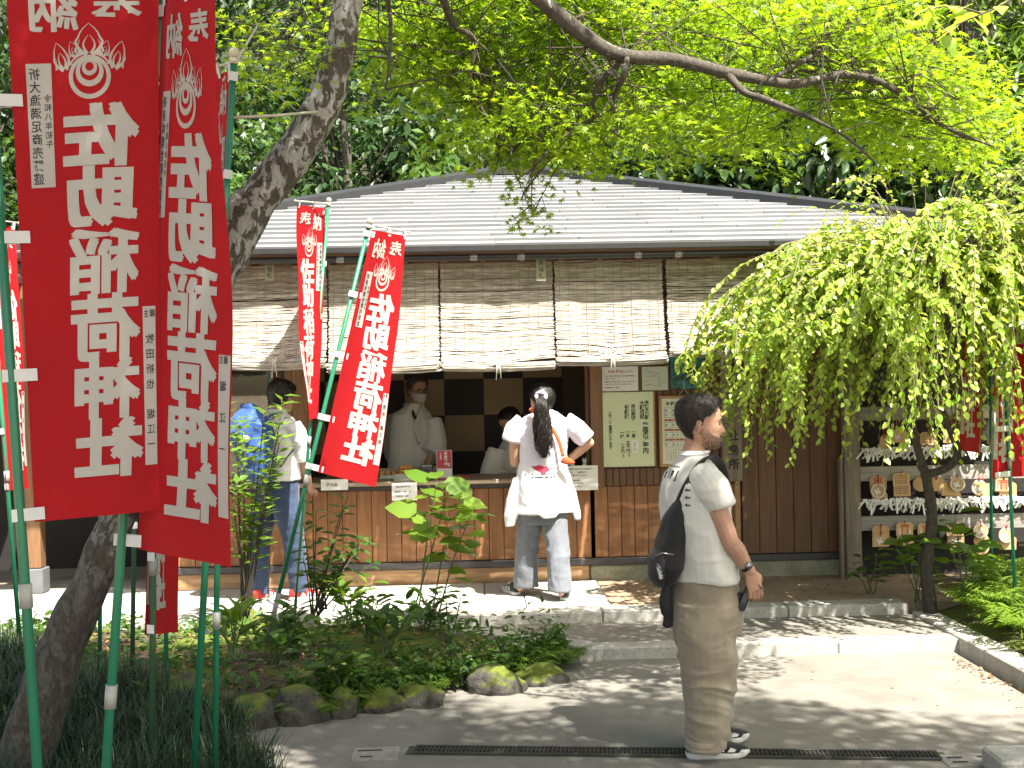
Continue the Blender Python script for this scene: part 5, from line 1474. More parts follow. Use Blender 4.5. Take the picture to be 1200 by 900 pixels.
# office signboard on its post
pt = bl(847, 564, -.06); pr_ = bl(870.5, 564, -.06); pt2 = bl(858, 372, -.06)
w, h = pr_.x - pt.x, pt2.z - pt.z
r_ = empty("signboard", BM @ Matrix.Translation((pt.x, -.06, .14)), "tall weathered grey signboard with black characters on a thin post beside the wall notices", "sign")
z0 = pt.z - .14
MB().bbox(0, w, -.012, .012, z0, z0 + h, .004).build("board", grey_m, r_)
MB().bbox(w * .62, w * .62 + .042, .014, .05, -.02, z0 + h * .8, .004).build("post", pale_m, r_)
F = Flat()
for i, c in enumerate("佐助稲荷神社"): F.ch(c, w * .52, z0 + h - .12 - i * .098, .078, .082, .03, fit=True)
for i, c in enumerate("社務所"): F.ch(c, w * .55, z0 + (564 - 508 - i * 17.6) / 150 * 1.0, .090, .088, .022, fit=True)
F.mb(lambda x, y, s: V((x, -.0135, y))).build("lettering", ink_m, r_)

# ------------------------------------------------------------------ on the counter
CT = .989
def ctr(X, y): return BM @ Matrix.Translation((bl(X, 560, y).x, y, CT))
# white sheet hung on the counter front
def front_sheet(X0, Y0, X1, Y1, lab, txt, y=-.178):
    M, w, h = wall_rect(X0, Y0, X1, Y1, y)
    r = empty("paper_notice", M, lab, "notice"); sheetbox(w, h, .003, white_paper_m, "sheet", r)
    F = Flat()
    for (t, x, yy, s) in txt: F.row(t, x * w, yy * h, s, s * 1.0, bold=.02)
    onface(F, .0042).build("lettering", pmat("dim_ink", (.12, .14, .11)), r)
    return r
front_sheet(459, 566, 489, 586, "small white sheet hanging on the counter front behind the tall sapling's leaves", [("神札御守授与", .15, .78, .02), ("破魔矢　絵馬　鈴", .12, .5, .016), ("交通安全　合格", .12, .25, .016)])
r_ = front_sheet(663, 546, 701, 574, "white notice with rounded corners hanging at the right end of the counter", [("御祈祷受付の方は呼鈴を", .10, .86, .0165), ("押して社務所まで", .14, .73, .0165), ("お声がけください", .14, .61, .0165), ("一・神札御守", .12, .40, .014), ("二・絵馬奉納", .22, .28, .014), ("三・御朱印", .22, .16, .014)])
front_sheet(376, 562, 408, 574, "white card at the counter edge behind the slanting banner", [("授与品", .2, .5, .03)])
# shelf of wooden charms behind
def charm_tray(X, y, lab, seed):
    r = empty("charm_tray", ctr(X, y), lab, "tray")
    MB().bbox(-.13, .13, -.08, .08, 0, .012, .003).bbox(-.13, -.122, -.08, .08, .013, .055, .002).bbox(.122, .13, -.08, .08, .013, .055, .002).bbox(-.1215, .1215, .072, .08, .013, .075, .002).build("tray", counter_m, r)
    g = random.Random(seed); cm = pmat("charm_wood", (.55, .27, .06), (.45, .20, .05), rough=.5)
    for k in range(10):
        MB().bbox(-.018, .018, -.004, .004, 0, .045, .003).build("charm", cm, r, Matrix.Translation((-.1 + .05 * (k % 5), -.04 + .06 * (k // 5), .014)) @ Matrix.Rotation(-.5 + g.uniform(-.1, .1), 4, 'X') @ Matrix.Rotation(g.uniform(-.2, .2), 4, 'Z'))
    MB().bbox(-.06, .06, -.094, -.084, .0, .028, .002).build("price_card", pmat("pale_card", (.5, .6, .5)), r)
charm_tray(455, .22, "dark tray of orange wooden charms at the left of the sales counter", 1)
charm_tray(500, .32, "dark tray of orange wooden charms behind the calculator", 2)
r_ = empty("charm_stand", ctr(476, .10), "amber stack of small wooden charms on the counter", "display")
for k in range(4):
    for i in range(3):
        MB().bbox(-.016, .016, -.012, .012, 0, .024, .004).build("charm_block", pmat("amber_charm", (.62, .30, .06), (.5, .2, .03), rough=.3) if "amber_charm" not in MATS else MATS["amber_charm"], r_, Matrix.Translation((-.034 + .034 * i, .0, .002 + k * .026)))
MB().bbox(-.055, .055, .014, .022, 0, .115, .002).build("backing", counter_m, r_)
r_ = empty("calculator", ctr(500, -.04) @ Matrix.Rotation(-.9, 4, 'X'), "black desk calculator propped up on the counter", "calculator")
MB().bbox(-.052, .052, 0, .014, 0.0, .135, .004).build("body", black_m, r_, Matrix.Rotation(.5, 4, 'X'))
MB().box(-.042, .042, -.0016, .001, .105, .126).build("display", pmat("lcd_grey", (.22, .25, .2)), r_, Matrix.Rotation(.5, 4, 'X'))
kme = MB().bbox(-.007, .007, -.004, .001, -.006, .006, .0015).mesh("key", pmat("grey_key", (.16, .16, .17)))
for i in range(5):
    for j in range(5): link("key", kme, r_, Matrix.Rotation(.5, 4, 'X') @ Matrix.Translation((-.036 + .018 * i, 0, .014 + .0185 * j)))
r_ = empty("sign_stand", ctr(521, .0), "upright clear stand with a red and white leaflet on the counter", "display stand")
MB().bbox(-.065, .065, 0, .006, .0, .235, .002).build("stand", pmat("acrylic_back", (.4, .4, .4), rough=.2), r_, Matrix.Rotation(-.12, 4, 'X'))
T_ = Matrix.Rotation(-.12, 4, 'X')
MB().box(-.058, .058, -.002, .001, .085, .228).build("red_leaflet", pmat("leaflet_red", (.52, .05, .05), (.45, .04, .05)), r_, T_)
MB().box(-.058, .058, -.002, .001, .008, .082).build("white_leaflet", white_paper_m, r_, T_)
F = Flat(); F.col("商売繁盛", .012, .222, .028, bold=.03); F.col("佐助稲荷", -.028, .218, .016, bold=.02); F.ch("狐", .03, .112, .03, bold=.05)
F.mb(lambda x, y, s: V((x, -.0034, y))).build("lettering", white_paper_m, r_, T_)
F = Flat(); [F.row("神棚にお祀りください", -.05, .066 - .016 * k, .0105) for k in range(4)]
F.mb(lambda x, y, s: V((x, -.0034, y))).build("small_lettering", ink_m, r_, T_)
MB().bbox(-.07, .07, -.04, .05, 0, .008, .003).build("foot", MATS["leaflet_red"], r_)
r_ = empty("coin_tray", ctr(474, -.09), "pale shallow money tray at the counter edge", "tray")
MB().bbox(-.085, .085, -.05, .05, 0, .006, .002).bbox(-.085, .085, .045, .05, .0065, .05, .002).bbox(-.085, .085, -.05, -.044, .0065, .016, .002).bbox(-.085, -.079, -.0435, .0445, .0065, .02, .002).bbox(.079, .085, -.0435, .0445, .0065, .02, .002).build("tray", pmat("tray_plastic", (.5, .52, .42), rough=.4), r_)
MB().box(-.05, .05, -.03, .03, .0065, .009).build("mat", black_m, r_)
r_ = tag(MB().bbox(-.10, .10, -.06, .06, 0, .012, .004).build("red_tray", MATS["leaflet_red"], None, ctr(536, .10)), "flat red tray beside the leaflet stand", "tray")
def fox(X, lab):
    fm = pmat("white_ceramic", (.72, .70, .62), (.66, .64, .56), rough=.3) if "white_ceramic" not in MATS else MATS["white_ceramic"]
    r = empty("fox_figurine", ctr(X, .0) @ Matrix.Translation((0, 0, .022)), lab, "figurine", "white fox figurines")
    b = MB().ring([(0, .006, 0, .028, .034), (0, .004, .025, .027, .033), (0, -.004, .06, .020, .024), (0, -.012, .085, .012, .014)], 12)
    b.ball((0, -.018, .098), (.017, .021, .016), 10, 8).ring([(0, -.034, .092, .007, .009), (0, -.04, .093, .002, .003)], 8)
    b.build("body", fm, r)
    for s in (-1, 1): MB().add([(s * .004, -.012, .108), (s * .016, -.012, .106), (s * .012, -.012, .132), (s * .011, -.005, .108)], [(0, 1, 2), (0, 2, 3), (1, 3, 2), (0, 3, 1)]).build("ear", fm, r)
    MB().tube([(0, .035, .01), (.012, .045, .04), (.006, .042, .075), (0, .035, .095)], [.008, .013, .011, .003], 8).build("tail", fm, r)
fox(671, "white fox figurine left of its pair on the little shelf at the counter's right end"); fox(685, "white fox figurine nearest the door post on the little shelf")
tag(MB().bbox(-.12, .12, -.05, .05, 0, .02, .003).build("small_shelf", beam_m, None, ctr(680, .0)), "small brown stand under the two white fox figurines", "stand")
# faded paper slips on two blinds
for X, lab in ((634, "faded paper slip with characters hanging on the blind above the woman"), (316, "faded paper slip hanging on the blind above the window")):
    M, w, h = wall_rect(X - 6, 303, X + 6, 329, ED + .085)
    r_ = empty("paper_slip", M, lab, "paper slip"); sheetbox(w, h, .002, pmat("faded_slip", (.26, .25, .16), (.22, .21, .13)) if "faded_slip" not in MATS else MATS["faded_slip"], "sheet", r_)
    F = Flat(); F.col("来福札", w * .5, h * .93, .042, .047, bold=.01); onface(F, .003).build("lettering", pmat("slip_ink", (.05, .08, .05)) if "slip_ink" not in MATS else MATS["slip_ink"], r_)
# picture behind the window
mt, nt, b = newmat("old_picture"); vv = coords(nt, (1, 1, 1), False); nn = noise(nt, vv, 6, 5, .6, .8)
nt.links.new(ramp(nt, nn, [(.3, (.06, .05, .03)), (.5, (.16, .12, .06)), (.62, (.10, .16, .09)), (.75, (.30, .22, .12))]), b.inputs["Base Color"])
r_ = empty("wall_picture", BM @ Matrix.Translation((-2.75, .30, 1.30)), "dim picture standing behind the window left of the counter", "picture")
MB().bbox(0, .82, -.02, 0, 0, .62, .004).build("frame", post_m, r_); MB().box(.03, .79, -.024, -.021, .03, .59).build("sheet", mt, r_)

# ------------------------------------------------------------------ votive rack at the right
RD = 9.62
base = at(1000, 676, RD); base.z = .13
rack = empty("votive_rack", Matrix.Translation(base), "weathered timber rack hung with votive plaques and white paper slips behind the weeping tree", "rack")
IR = Matrix.Translation(-base)
MB().bbox(base.x - .062, base.x + .062, RD - .05, RD + .07, .08, 2.15, .012).build("post", grey_m, rack, IR)
MB().bbox(base.x - .100, base.x - .066, RD - .02, RD + .05, .10, 1.10, .006).build("post_brace", grey_m, rack, IR)
MB().bbox(base.x + 2.05, base.x + 2.16, RD - .05, RD + .07, .08, 2.15, .012).build("post", grey_m, rack, IR)
rails = []
for Yt, Yb in ((476, 492), (546, 563), (604, 621)):
    a, b_ = at(1060, Yt, RD), at(1060, Yb, RD)
    MB().bbox(base.x + .064, base.x + 2.048, RD - .012, RD + .02, b_.z, a.z, .004).build("rail", greyx_m, rack, IR); rails.append((b_.z, a.z))
for Y in (524, 584):
    z = at(1060, Y, RD).z
    MB().tube([(base.x + .06, RD - .03, z), (base.x + .7, RD - .03, z - .012), (base.x + 1.4, RD - .03, z - .006), (base.x + 2.05, RD - .03, z)], .004, 6).build("cord", string_m, rack, IR)
MB().box(base.x + .064, base.x + 2.04, RD + .16, RD + .18, .1, 2.0).build("backing", pmat("blackish_board", (.012, .010, .009), (.02, .017, .015), rough=.8), rack, IR)  # plain near-black board closing the back of the rack
ema_m = pmat("plaque_wood", (.56, .37, .18), (.48, .29, .13), scale=(1, 1, .15), ns=30, rough=.6, var=.13)
redstr_m = pmat("red_string", (.50, .03, .03), rough=.8)
fig_m = pmat("white_figure", (.72, .70, .66), rough=.7)
tor_m = pmat("vermilion_print", (.56, .07, .03), rough=.7)
def ema(X, Y, kind, lab, dy, w=.135):
    p = at(X, Y, RD - .03 - dy); 
    ri = 0 if Y < 535 else 1 if Y < 597 else 2
    zt = rails[ri][0] + .035
    r = empty("votive_plaque", Matrix.Translation(p), lab, "plaque", "votive plaques on the rack")
    h = w * .78; g = random.Random(int(X * 7 + Y)); T_ = Matrix.Rotation(g.uniform(-.06, .06), 4, 'Y') @ Matrix.Rotation(g.uniform(-.05, .05), 4, 'Z')
    rd = kind.startswith("round")
    if rd: poly = [(w * .46 * math.cos(6.2832 * i / 20), w * .46 * math.sin(6.2832 * i / 20)) for i in range(20)]
    elif kind.startswith("gourd"): poly = [(w * .36 * math.sin(q) * (1.2 if math.cos(q) < 0 else .75), w * .5 * math.cos(q)) for q in [6.2832 * i / 20 for i in range(20)]][::-1]
    else: poly = [(-w / 2, -h / 2), (w / 2, -h / 2), (w / 2, h * .34), (w * .36, h * .5), (-w * .36, h * .5), (-w / 2, h * .34)]
    MB().prism(poly, -.004, .004).build("board", ema_m, r, T_)
    F, G, K = Flat(), Flat(), Flat()
    if "torii" in kind:
        s = w / .135
        for q in ((-.040, .030, .040, .037), (-.033, .018, .033, .023), (-.024, -.04, -.017, .032), (.017, -.04, .024, .032), (-.004, .018, .004, .034)): F.rect(*[e * s for e in q])
        for sg in (-1, 1): G.poly([(sg * .05 * s, -.042 * s), (sg * .033 * s, -.042 * s), (sg * .036 * s, -.01 * s), (sg * .045 * s, .006 * s)])
    if "fox" in kind:
        s = w / .135
        G.poly([(-.022 * s, -.036 * s), (.012 * s, -.038 * s), (.02 * s, -.012 * s), (.006 * s, .0), (.010 * s, .022 * s), (.002 * s, .016 * s), (-.006 * s, .026 * s), (-.010 * s, .008 * s), (-.024 * s, .002)])
        G.poly([(-.022 * s, -.03 * s), (-.036 * s, .002), (-.030 * s, .022 * s), (-.022 * s, .004)])
        F.poly([(-.012 * s, -.034 * s), (.022 * s, -.034 * s), (.018 * s, -.024 * s), (-.008 * s, -.024 * s)])
        if rd: G.ringp(0, 0, w * .43, w * .36, 0, 24)
    if "text" in kind:
        for i in range(4): K.row("家内安全祈願", -w * .4, h * (.30 - .18 * i), w * .105, w * .125, bold=0)
    for f, m, nm in ((G, fig_m, "white_print"), (F, tor_m, "red_print"), (K, ink_m, "writing")):
        if f.v: f.mb(lambda x, y, s_: V((x, -.0052, y))).build(nm, m, r, T_)
    top = h * .48 if not rd else w * .45
    dz = max(.02, zt - p.z)
    MB().tube([(-.006, -.006, top - .012), (-.002, -.008, (top + dz) / 2), (0, .004, dz)], .0024, 5).tube([(.006, -.006, top - .012), (.002, -.008, (top + dz) / 2), (0, .004, dz)], .0024, 5).tube([(0, -.006, top + .004), (0, -.010, top + .016)], .006, 6).build("string", redstr_m, r)
EM = [(1029, 566, "torii", "plaque with red torii gate on the middle rail nearest the post", .0), (1029, 575, "round_fox", "round plaque with a white fox hung over the torii plaque nearest the post", .03), (1031, 582, "round", "plain round plaque showing below the fox plaque nearest the post", -.016),
      (1056, 562, "text", "plaque with lines of writing, upper of its pair, second from post on the middle rail", .02), (1057, 574, "text", "plaque with lines of writing, lower of its pair, second from post on the middle rail", .0),
      (1079, 567, "round", "plaque half hidden left of the weeping tree's trunk on the middle rail", .0), (1097, 568, "plain", "plaque peeping out right of the weeping tree's trunk on the middle rail", .0),
      (1113, 573, "plain", "plain plaque behind the round fox plaque right of the trunk", .0), (1122, 567, "round_fox", "round white fox plaque right of the trunk on the middle rail", .03), (1117, 582, "round", "plain round plaque lowest of the cluster right of the trunk", -.016),
      (1147, 571, "round_fox", "round fox plaque alone before a plain one on the middle rail", .03), (1152, 574, "plain", "plain plaque behind the lone round fox plaque", .0),
      (1176, 568, "torii_text", "square plaque beside the teal pole on the middle rail", .02), (1181, 573, "plain", "plain plaque behind the square one beside the teal pole", .0),
      (1032, 624, "plain", "plain plaque behind the small fox plaque on the bottom rail nearest the post", .0), (1032, 633, "fox", "small plaque with white fox on the bottom rail nearest the post", .02),
      (1060, 620, "torii", "torii plaque second from the post on the bottom rail", .02), (1061, 632, "plain", "plain plaque below the torii plaque second from the post", .0), (1085, 621, "torii", "torii plaque half hidden by the weeping tree's trunk on the bottom rail", .0),
      (1119, 620, "torii", "torii plaque right of the trunk on the bottom rail", .02), (1120, 633, "fox", "fox plaque below the torii plaque right of the trunk", .0),
      (1149, 622, "round_fox", "round fox plaque topmost of three on the bottom rail", .03), (1150, 634, "round", "plain round plaque middle of three on the bottom rail", .0), (1150, 641, "round", "plain round plaque lowest of three on the bottom rail", -.016),
      (1179, 627, "round_fox", "round fox plaque beside the teal pole on the bottom rail", .03), (1181, 636, "plain", "plain plaque behind the round fox plaque beside the teal pole on the bottom rail", .0),
      (1036, 519, "gourd", "brown gourd shaped plaque on the top rail", .0), (1053, 511, "fox", "fox plaque beside the gourd shaped one on the top rail", .0), (1088, 514, "text", "plaque with writing on the top rail behind the fork of the trunk", .0),
      (1115, 511, "plain", "pale plaque on the top rail right of the trunk's fork", .02), (1118, 523, "plain", "plain plaque lowest of the pair right of the trunk's fork", .0)]
for e in EM: ema(*e)
# knotted fortune papers
omi = []
for v in range(4):
    g = random.Random(v); mb = MB()
    mb.ball((0, -.004, 0), (.013, .010, .010), 7, 5)
    for sg in (-1, 1):
        a = g.uniform(.2, .9) * sg; L = g.uniform(.05, .085)
        p = [V((0, -.006, 0)), V((math.sin(a) * L * .5, -.014 - g.uniform(0, .01), -math.cos(a) * L * .45)), V((math.sin(a * 1.2) * L, -.010 + g.uniform(-.01, .01), -math.cos(a) * L))]
        for i in range(2):
            d = V((math.cos(a), .3, math.sin(a) * .6)).normalized() * .0075; q = V((0, -.0015, 0))
            mb.add([p[i] - d, p[i] + d, p[i + 1] + d, p[i + 1] - d, p[i] - d + q, p[i] + d + q, p[i + 1] + d + q, p[i + 1] - d + q], [(0, 1, 2, 3), (7, 6, 5, 4), (0, 4, 5, 1), (1, 5, 6, 2), (2, 6, 7, 3), (3, 7, 4, 0)])
    omi.append(mb.mesh("fortune_paper", white_paper_m))
g = random.Random(9)
for Y, n in ((524, 88), (584, 92)):
    for i in range(n):
        x = base.x + .09 + 1.75 * (i + g.uniform(-.4, .4)) / n
        z = at(1060, Y, RD).z - .008 + g.uniform(-.012, .012)
        o = link("fortune_paper", omi[g.randrange(4)], None, Matrix.Translation((x, RD - .035 - g.uniform(0, .02), z)) @ Matrix.Rotation(g.uniform(-.9, .9), 4, 'Y') @ Matrix.Rotation(g.uniform(-.5, .5), 4, 'Z') @ Matrix.Scale(g.uniform(1.0, 1.4), 4))
        tag(o, "white paper fortune slip knotted on the upper cord of the rack" if Y == 524 else "white paper fortune slip knotted on the lower cord of the rack", "paper slip", "fortune slips on the upper cord" if Y == 524 else "fortune slips on the lower cord")
# ------------------------------------------------------------------ people
from mathutils.bvhtree import BVHTree
def remesh(mb, vox, sm=3, smf=.5, name="m"):
    me = mb.mesh(name, [ink_m]); o = bpy.data.objects.new(name, me); COL.objects.link(o)
    r = o.modifiers.new("r", 'REMESH'); r.mode = 'VOXEL'; r.voxel_size = vox; r.use_smooth_shade = True
    s = o.modifiers.new("s", 'SMOOTH'); s.iterations = sm; s.factor = smf
    out = bpy.data.meshes.new_from_object(o.evaluated_get(bpy.context.evaluated_depsgraph_get()))
    bpy.data.objects.remove(o); bpy.data.meshes.remove(me)
    return out
def arr(me):
    a = np.empty(len(me.vertices) * 3); me.vertices.foreach_get("co", a); b = np.empty(len(me.vertices) * 3); me.vertices.foreach_get("normal", b)
    return a.reshape(-1, 3), b.reshape(-1, 3)
def setarr(me, a): me.vertices.foreach_set("co", np.ascontiguousarray(a).reshape(-1)); me.update()
def folds(me, amp, scale=(11, 11, 15), seed=0, zfun=None):
    a, n = arr(me); sc = np.array(scale, float)
    w = a + .05 * np.stack([vnoise(a * 6, seed + 5), vnoise(a * 6, seed + 6), vnoise(a * 6, seed + 7)], 1)
    r1 = 1 - np.abs(vnoise(w * sc, seed)) * 2; r2 = 1 - np.abs(vnoise(w * sc * 2.1 + 3, seed + 1)) * 2
    d = (r1 * .7 + r2 * .3) * amp
    if zfun is not None: d = d * zfun(a)
    setarr(me, a + n * d[:, None])
def garment(name, mb, m, root, vox=.006, sm=4, amp=.004, scale=(11, 11, 15), seed=0, zfun=None):
    me = remesh(mb, vox, sm); 
    if amp: folds(me, amp, scale, seed, zfun)
    me.name = name; me.materials.clear(); me.materials.append(m)
    for p in me.polygons: p.use_smooth = True
    return link(name, me, root, Matrix.Translation(-root.matrix_world.translation))
# --- head: built on rings, ear axis at x=0, chin at z=0, x forward, y left; units of head height
HZ = [0, .04, .10, .18, .28, .40, .50, .60, .70, .80, .88, .95, 1.0]
HF = [.30, .395, .425, .42, .415, .41, .405, .42, .415, .375, .295, .165, .0]
HB = [.06, -.02, -.09, -.18, -.26, -.345, -.40, -.425, -.43, -.41, -.355, -.25, -.09]
HW = [.10, .175, .225, .262, .29, .31, .322, .328, .328, .312, .272, .195, .06]
def head_pt(z, ph, feat=True):
    f, b, w = np.interp(z, HZ, HF), np.interp(z, HZ, HB), np.interp(z, HZ, HW)
    c, s = math.cos(ph), math.sin(ph)
    pw = .86 if c > 0 else .95
    cx = .02 + (-.05 if z > .3 else .05 * (1 - z / .3))
    x = cx + (f - cx) * abs(c) ** pw if c > 0 else cx - (cx - b) * abs(c) ** pw
    y = w * math.copysign(abs(s) ** (.88 if c > 0 else .95), s)
    if feat and c > 0:
        g = lambda y0, z0, sy, sz, a: a * math.exp(-((y - y0) / sy) ** 2 - ((z - z0) / sz) ** 2)
        nb = 0
        if .28 < z < .60:
            h = .105 * max(0, min(1, (.575 - z) / .215)) ** 1.15 * (1 if z > .345 else max(0, (z - .285) / .06)) 
            wd = .050 + .030 * max(0, min(1, (.50 - z) / .16))
            nb = h * math.exp(-(y / wd) ** 2)
        x += nb + g(0, .215, .10, .022, .024) + g(0, .168, .085, .024, .022) - g(0, .193, .11, .010, .012) + g(0, .055, .09, .05, .022) - g(0, .115, .09, .03, .012)
        for sg in (1, -1): x += -g(sg * .125, .505, .062, .042, .038) + g(sg * .12, .585, .10, .03, .016) + g(sg * .19, .40, .08, .07, .018)
    return V((x, y, z))
class Head:
    def __init__(s, M, H):
        s.M, s.H = M, H
        s.nz, s.na = 64, 72
        s.zs = [1 - (1 - i / (s.nz - 1)) ** 1.0 for i in range(s.nz)]
    def p(s, z, ph, out=0.0):
        q = head_pt(z, ph); 
        if out:
            e = .01; a = head_pt(z, ph + e, False) - head_pt(z, ph - e, False); b = head_pt(min(z + e, 1), ph, False) - head_pt(max(z - e, 0), ph, False)
            n = a.cross(b); n = n.normalized() if n.length > 1e-9 else V((0, 0, 1))
            q = q + n * (out / s.H)
        return s.M @ (q * s.H)
    def add(s, mb, ears=True):
        vs, fs = [], []
        for z in s.zs:
            for j in range(s.na): vs.append(s.p(z, 2 * math.pi * j / s.na))
        for i in range(s.nz - 1):
            for j in range(s.na): fs.append((i * s.na + j, i * s.na + (j + 1) % s.na, (i + 1) * s.na + (j + 1) % s.na, (i + 1) * s.na + j))
        fs.append(tuple(range(s.na - 1, -1, -1))); fs.append(tuple(range((s.nz - 1) * s.na, s.nz * s.na)))
        mb.add(vs, fs, 0, True)
        for sg in ((1, -1) if ears else ()):
            R_ = s.M.to_3x3() @ Matrix.Rotation(sg * .35, 3, 'Z') @ Matrix.Rotation(.22, 3, 'Y')
            mb.ball(s.M @ (V((-.035, sg * .335, .46)) * s.H), (.062 * s.H, .026 * s.H, .125 * s.H), 12, 10, 0, R_)
            mb.ball(s.M @ (V((-.055, sg * .355, .50)) * s.H), (.052 * s.H, .020 * s.H, .085 * s.H), 12, 10, 0, R_)
    def eyes(s, root, I):
        for sg in (1, -1):
            e = MB(); c = V((.322, sg * .125, .502)) * s.H
            e.ball(s.M @ c, .050 * s.H, 12, 9); d = (V((1, sg * .08, -.05))).normalized()
            e.ball(s.M @ (c + d * .030 * s.H), .031 * s.H, 10, 8, 1)
            e.build("eye", [white_eye_m, dark_eye_m], root, I)
            b = MB(); q = [s.M @ ((head_pt(.585 + .012 * math.sin(k * .8), sg * (.16 + k * .10)) + V((.012, 0, 0))) * s.H) for k in range(5)]
            b.tube(q, [.0035, .0048, .0046, .0038, .002], 6); b.build("eyebrow", s.hairm, root, I)
    def hair(s, root, I, thr, thick, m, nstr=1800, lng=.03, seed=1, flow=None, name="hair", rough=.30):
        """cap: thr(phi) lowest height fraction; thick(phi,z) metres"""
        s.hairm = m
        na, nzz = 90, 46; vs, fs = [], []
        P3 = []
        for i in range(nzz):
            for j in range(na):
                ph = 2 * math.pi * j / na; a = ph if ph <= math.pi else ph - 2 * math.pi
                t0 = thr(abs(a)); z = t0 + (1 - t0) * (i / (nzz - 1)); P3.append((z, ph, a, t0))
        nn = fbm(np.array([[math.cos(p[1]) * 5, math.sin(p[1]) * 5, p[0] * 6 + seed * 3] for p in P3]) * 1.6, 3, seed)
        for (z, ph, a, t0), q in zip(P3, nn):
            k = min(1, (z - t0) / .07)
            vs.append(s.p(z, ph, -.004 + k * (thick(abs(a), z) + .004) * (1 + rough * q)))
        for i in range(nzz - 1):
            for j in range(na): fs.append((i * na + j, i * na + (j + 1) % na, (i + 1) * na + (j + 1) % na, (i + 1) * na + j))
        fs.append(tuple(range((nzz - 1) * na, nzz * na)))
        o = MB().add(vs, fs, 0, True).build(name, m, root, I)
        g = random.Random(seed); sb = MB()
        for _ in range(nstr):
            ph = g.uniform(-math.pi, math.pi); t0 = thr(abs(ph)); z = min(.985, t0 + .02 + (1 - t0) * (1 - (1 - g.random()) ** .8))
            k = min(1, (z - t0) / .07); th = thick(abs(ph), z) * k
            p0 = s.p(z, ph, th * .8)
            dz, dp = flow(ph, z) if flow else (-.10, g.uniform(-.15, .15))
            l = lng / s.H * g.uniform(.6, 1.3)
            z2, ph2 = min(.985, max(t0 - .03, z + dz * l * 8)), ph + dp * l * 8
            p2 = s.p(z2, ph2, thick(abs(ph2), z2) * 1.0 + g.uniform(.0, .027 * rough)); pm = s.p((z + z2) / 2, (ph + ph2) / 2, th * 1.06 + .010 * rough)
            d = (p2 - p0).cross(p0 - s.M @ (V((0, 0, .55)) * s.H)); d = d.normalized() * .0016 if d.length > 1e-9 else V((.0016, 0, 0))
            sb.add([p0 - d, p0 + d, pm + d, pm - d, p2], [(0, 1, 2, 3), (3, 2, 4)])
        tag(sb.build("hair_strands", m, o), kind='stuff')
        return o
def arm_chain(mb, pts, rs, n=12):
    p = smooth_path(pts, 4); mb.tube(p, lerp_r(rs, len(p)), n)
    mb.ball(p[-1], rs[-1] * .98, 10, 8)
def hand(mb, W, fwd, back, thumb, s=1.0, curl=(.5, .55, .6, .7), tcurl=.5):
    """wrist W, direction of fingers, direction of the back of the hand, direction towards the thumb side"""
    f = V(fwd).normalized(); b = V(back); b = (b - f * b.dot(f)).normalized(); t = V(thumb); t = (t - f * t.dot(f) - b * t.dot(b)).normalized()
    T = lambda x, y, z: V(W) + (f * x + t * y + b * z) * s
    mb.tube([T(-.02, 0, 0), T(.01, 0, 0), T(.05, .002, .002), (T(.088, .002, .003))], [(.026 * s, .019 * s), (.030 * s, .018 * s), (.040 * s, .016 * s), (.037 * s, .0125 * s)], 14, flat=t)
    for i, (y, L) in enumerate(((.029, .072), (.0095, .080), (-.0105, .074), (-.029, .058))):
        a = 0; p = [T(.070, y * .92, .001), T(.092, y, .003)]; x, z = .092, .003
        for k, fr in enumerate((.46, .31, .23)):
            a += curl[i] * (.75 if k == 0 else 1.0); x += math.cos(a) * L * fr; z -= math.sin(a) * L * fr; p.append(T(x, y * 1.06, z))
        r = [.0100, .0096, .0088, .0080, .0064] if i < 3 else [.0088, .0084, .0076, .0068, .0056]
        mb.tube(p, [q * s for q in r], 10); mb.ball(p[-1], r[-1] * s, 8, 6); mb.ball(p[2], r[2] * s * 1.05, 8, 6)
    p = [T(.018, .022, -.004), T(.042, .046, -.012), T(.064, .052, -.020 - .014 * tcurl), T(.084, .046, -.030 - .024 * tcurl)]
    mb.tube(p, [.0150 * s, .0125 * s, .0105 * s, .0078 * s], 10); mb.ball(p[-1], .0078 * s, 8, 6)
def skinmat(name, c, sss=.08):
    m, nt, b = newmat(name); vec = coords(nt, (1, 1, 1), False)
    f = noise(nt, vec, 14, 4); f2 = noise(nt, vec, 120, 2)
    col = ramp(nt, f, [(.3, tuple(x * .88 for x in c)), (.7, (c[0] * 1.08, c[1] * 1.02, c[2] * 1.0))])
    nt.links.new(col, b.inputs["Base Color"]); b.inputs["Roughness"].default_value = .5; b.inputs["Specular IOR Level"].default_value = .35
    b.inputs["Subsurface Weight"].default_value = sss; b.inputs["Subsurface Radius"].default_value = (.012, .005, .003)
    bump(nt, b, f2, .15, .001); return m
skin_a = skinmat("olive_skin", (.42, .245, .165)); skin_b = skinmat("light_skin", (.52, .32, .22)); skin_c = skinmat("tan_skin", (.40, .23, .15))
white_eye_m = pmat("eye_white", (.55, .52, .48), rough=.2); dark_eye_m = pmat("eye_dark", (.02, .012, .008), rough=.1)
hair_black = pmat("black_hair", (.010, .008, .007), (.022, .017, .014), rough=.38, ns=30, scale=(1, 1, .3), spec=.5)
hair_brown = pmat("dark_brown_hair", (.010, .007, .0055), (.024, .016, .012), rough=.62, ns=30)
hair_grey = pmat("grey_hair", (.12, .11, .10), (.05, .045, .04), rough=.6, ns=40)
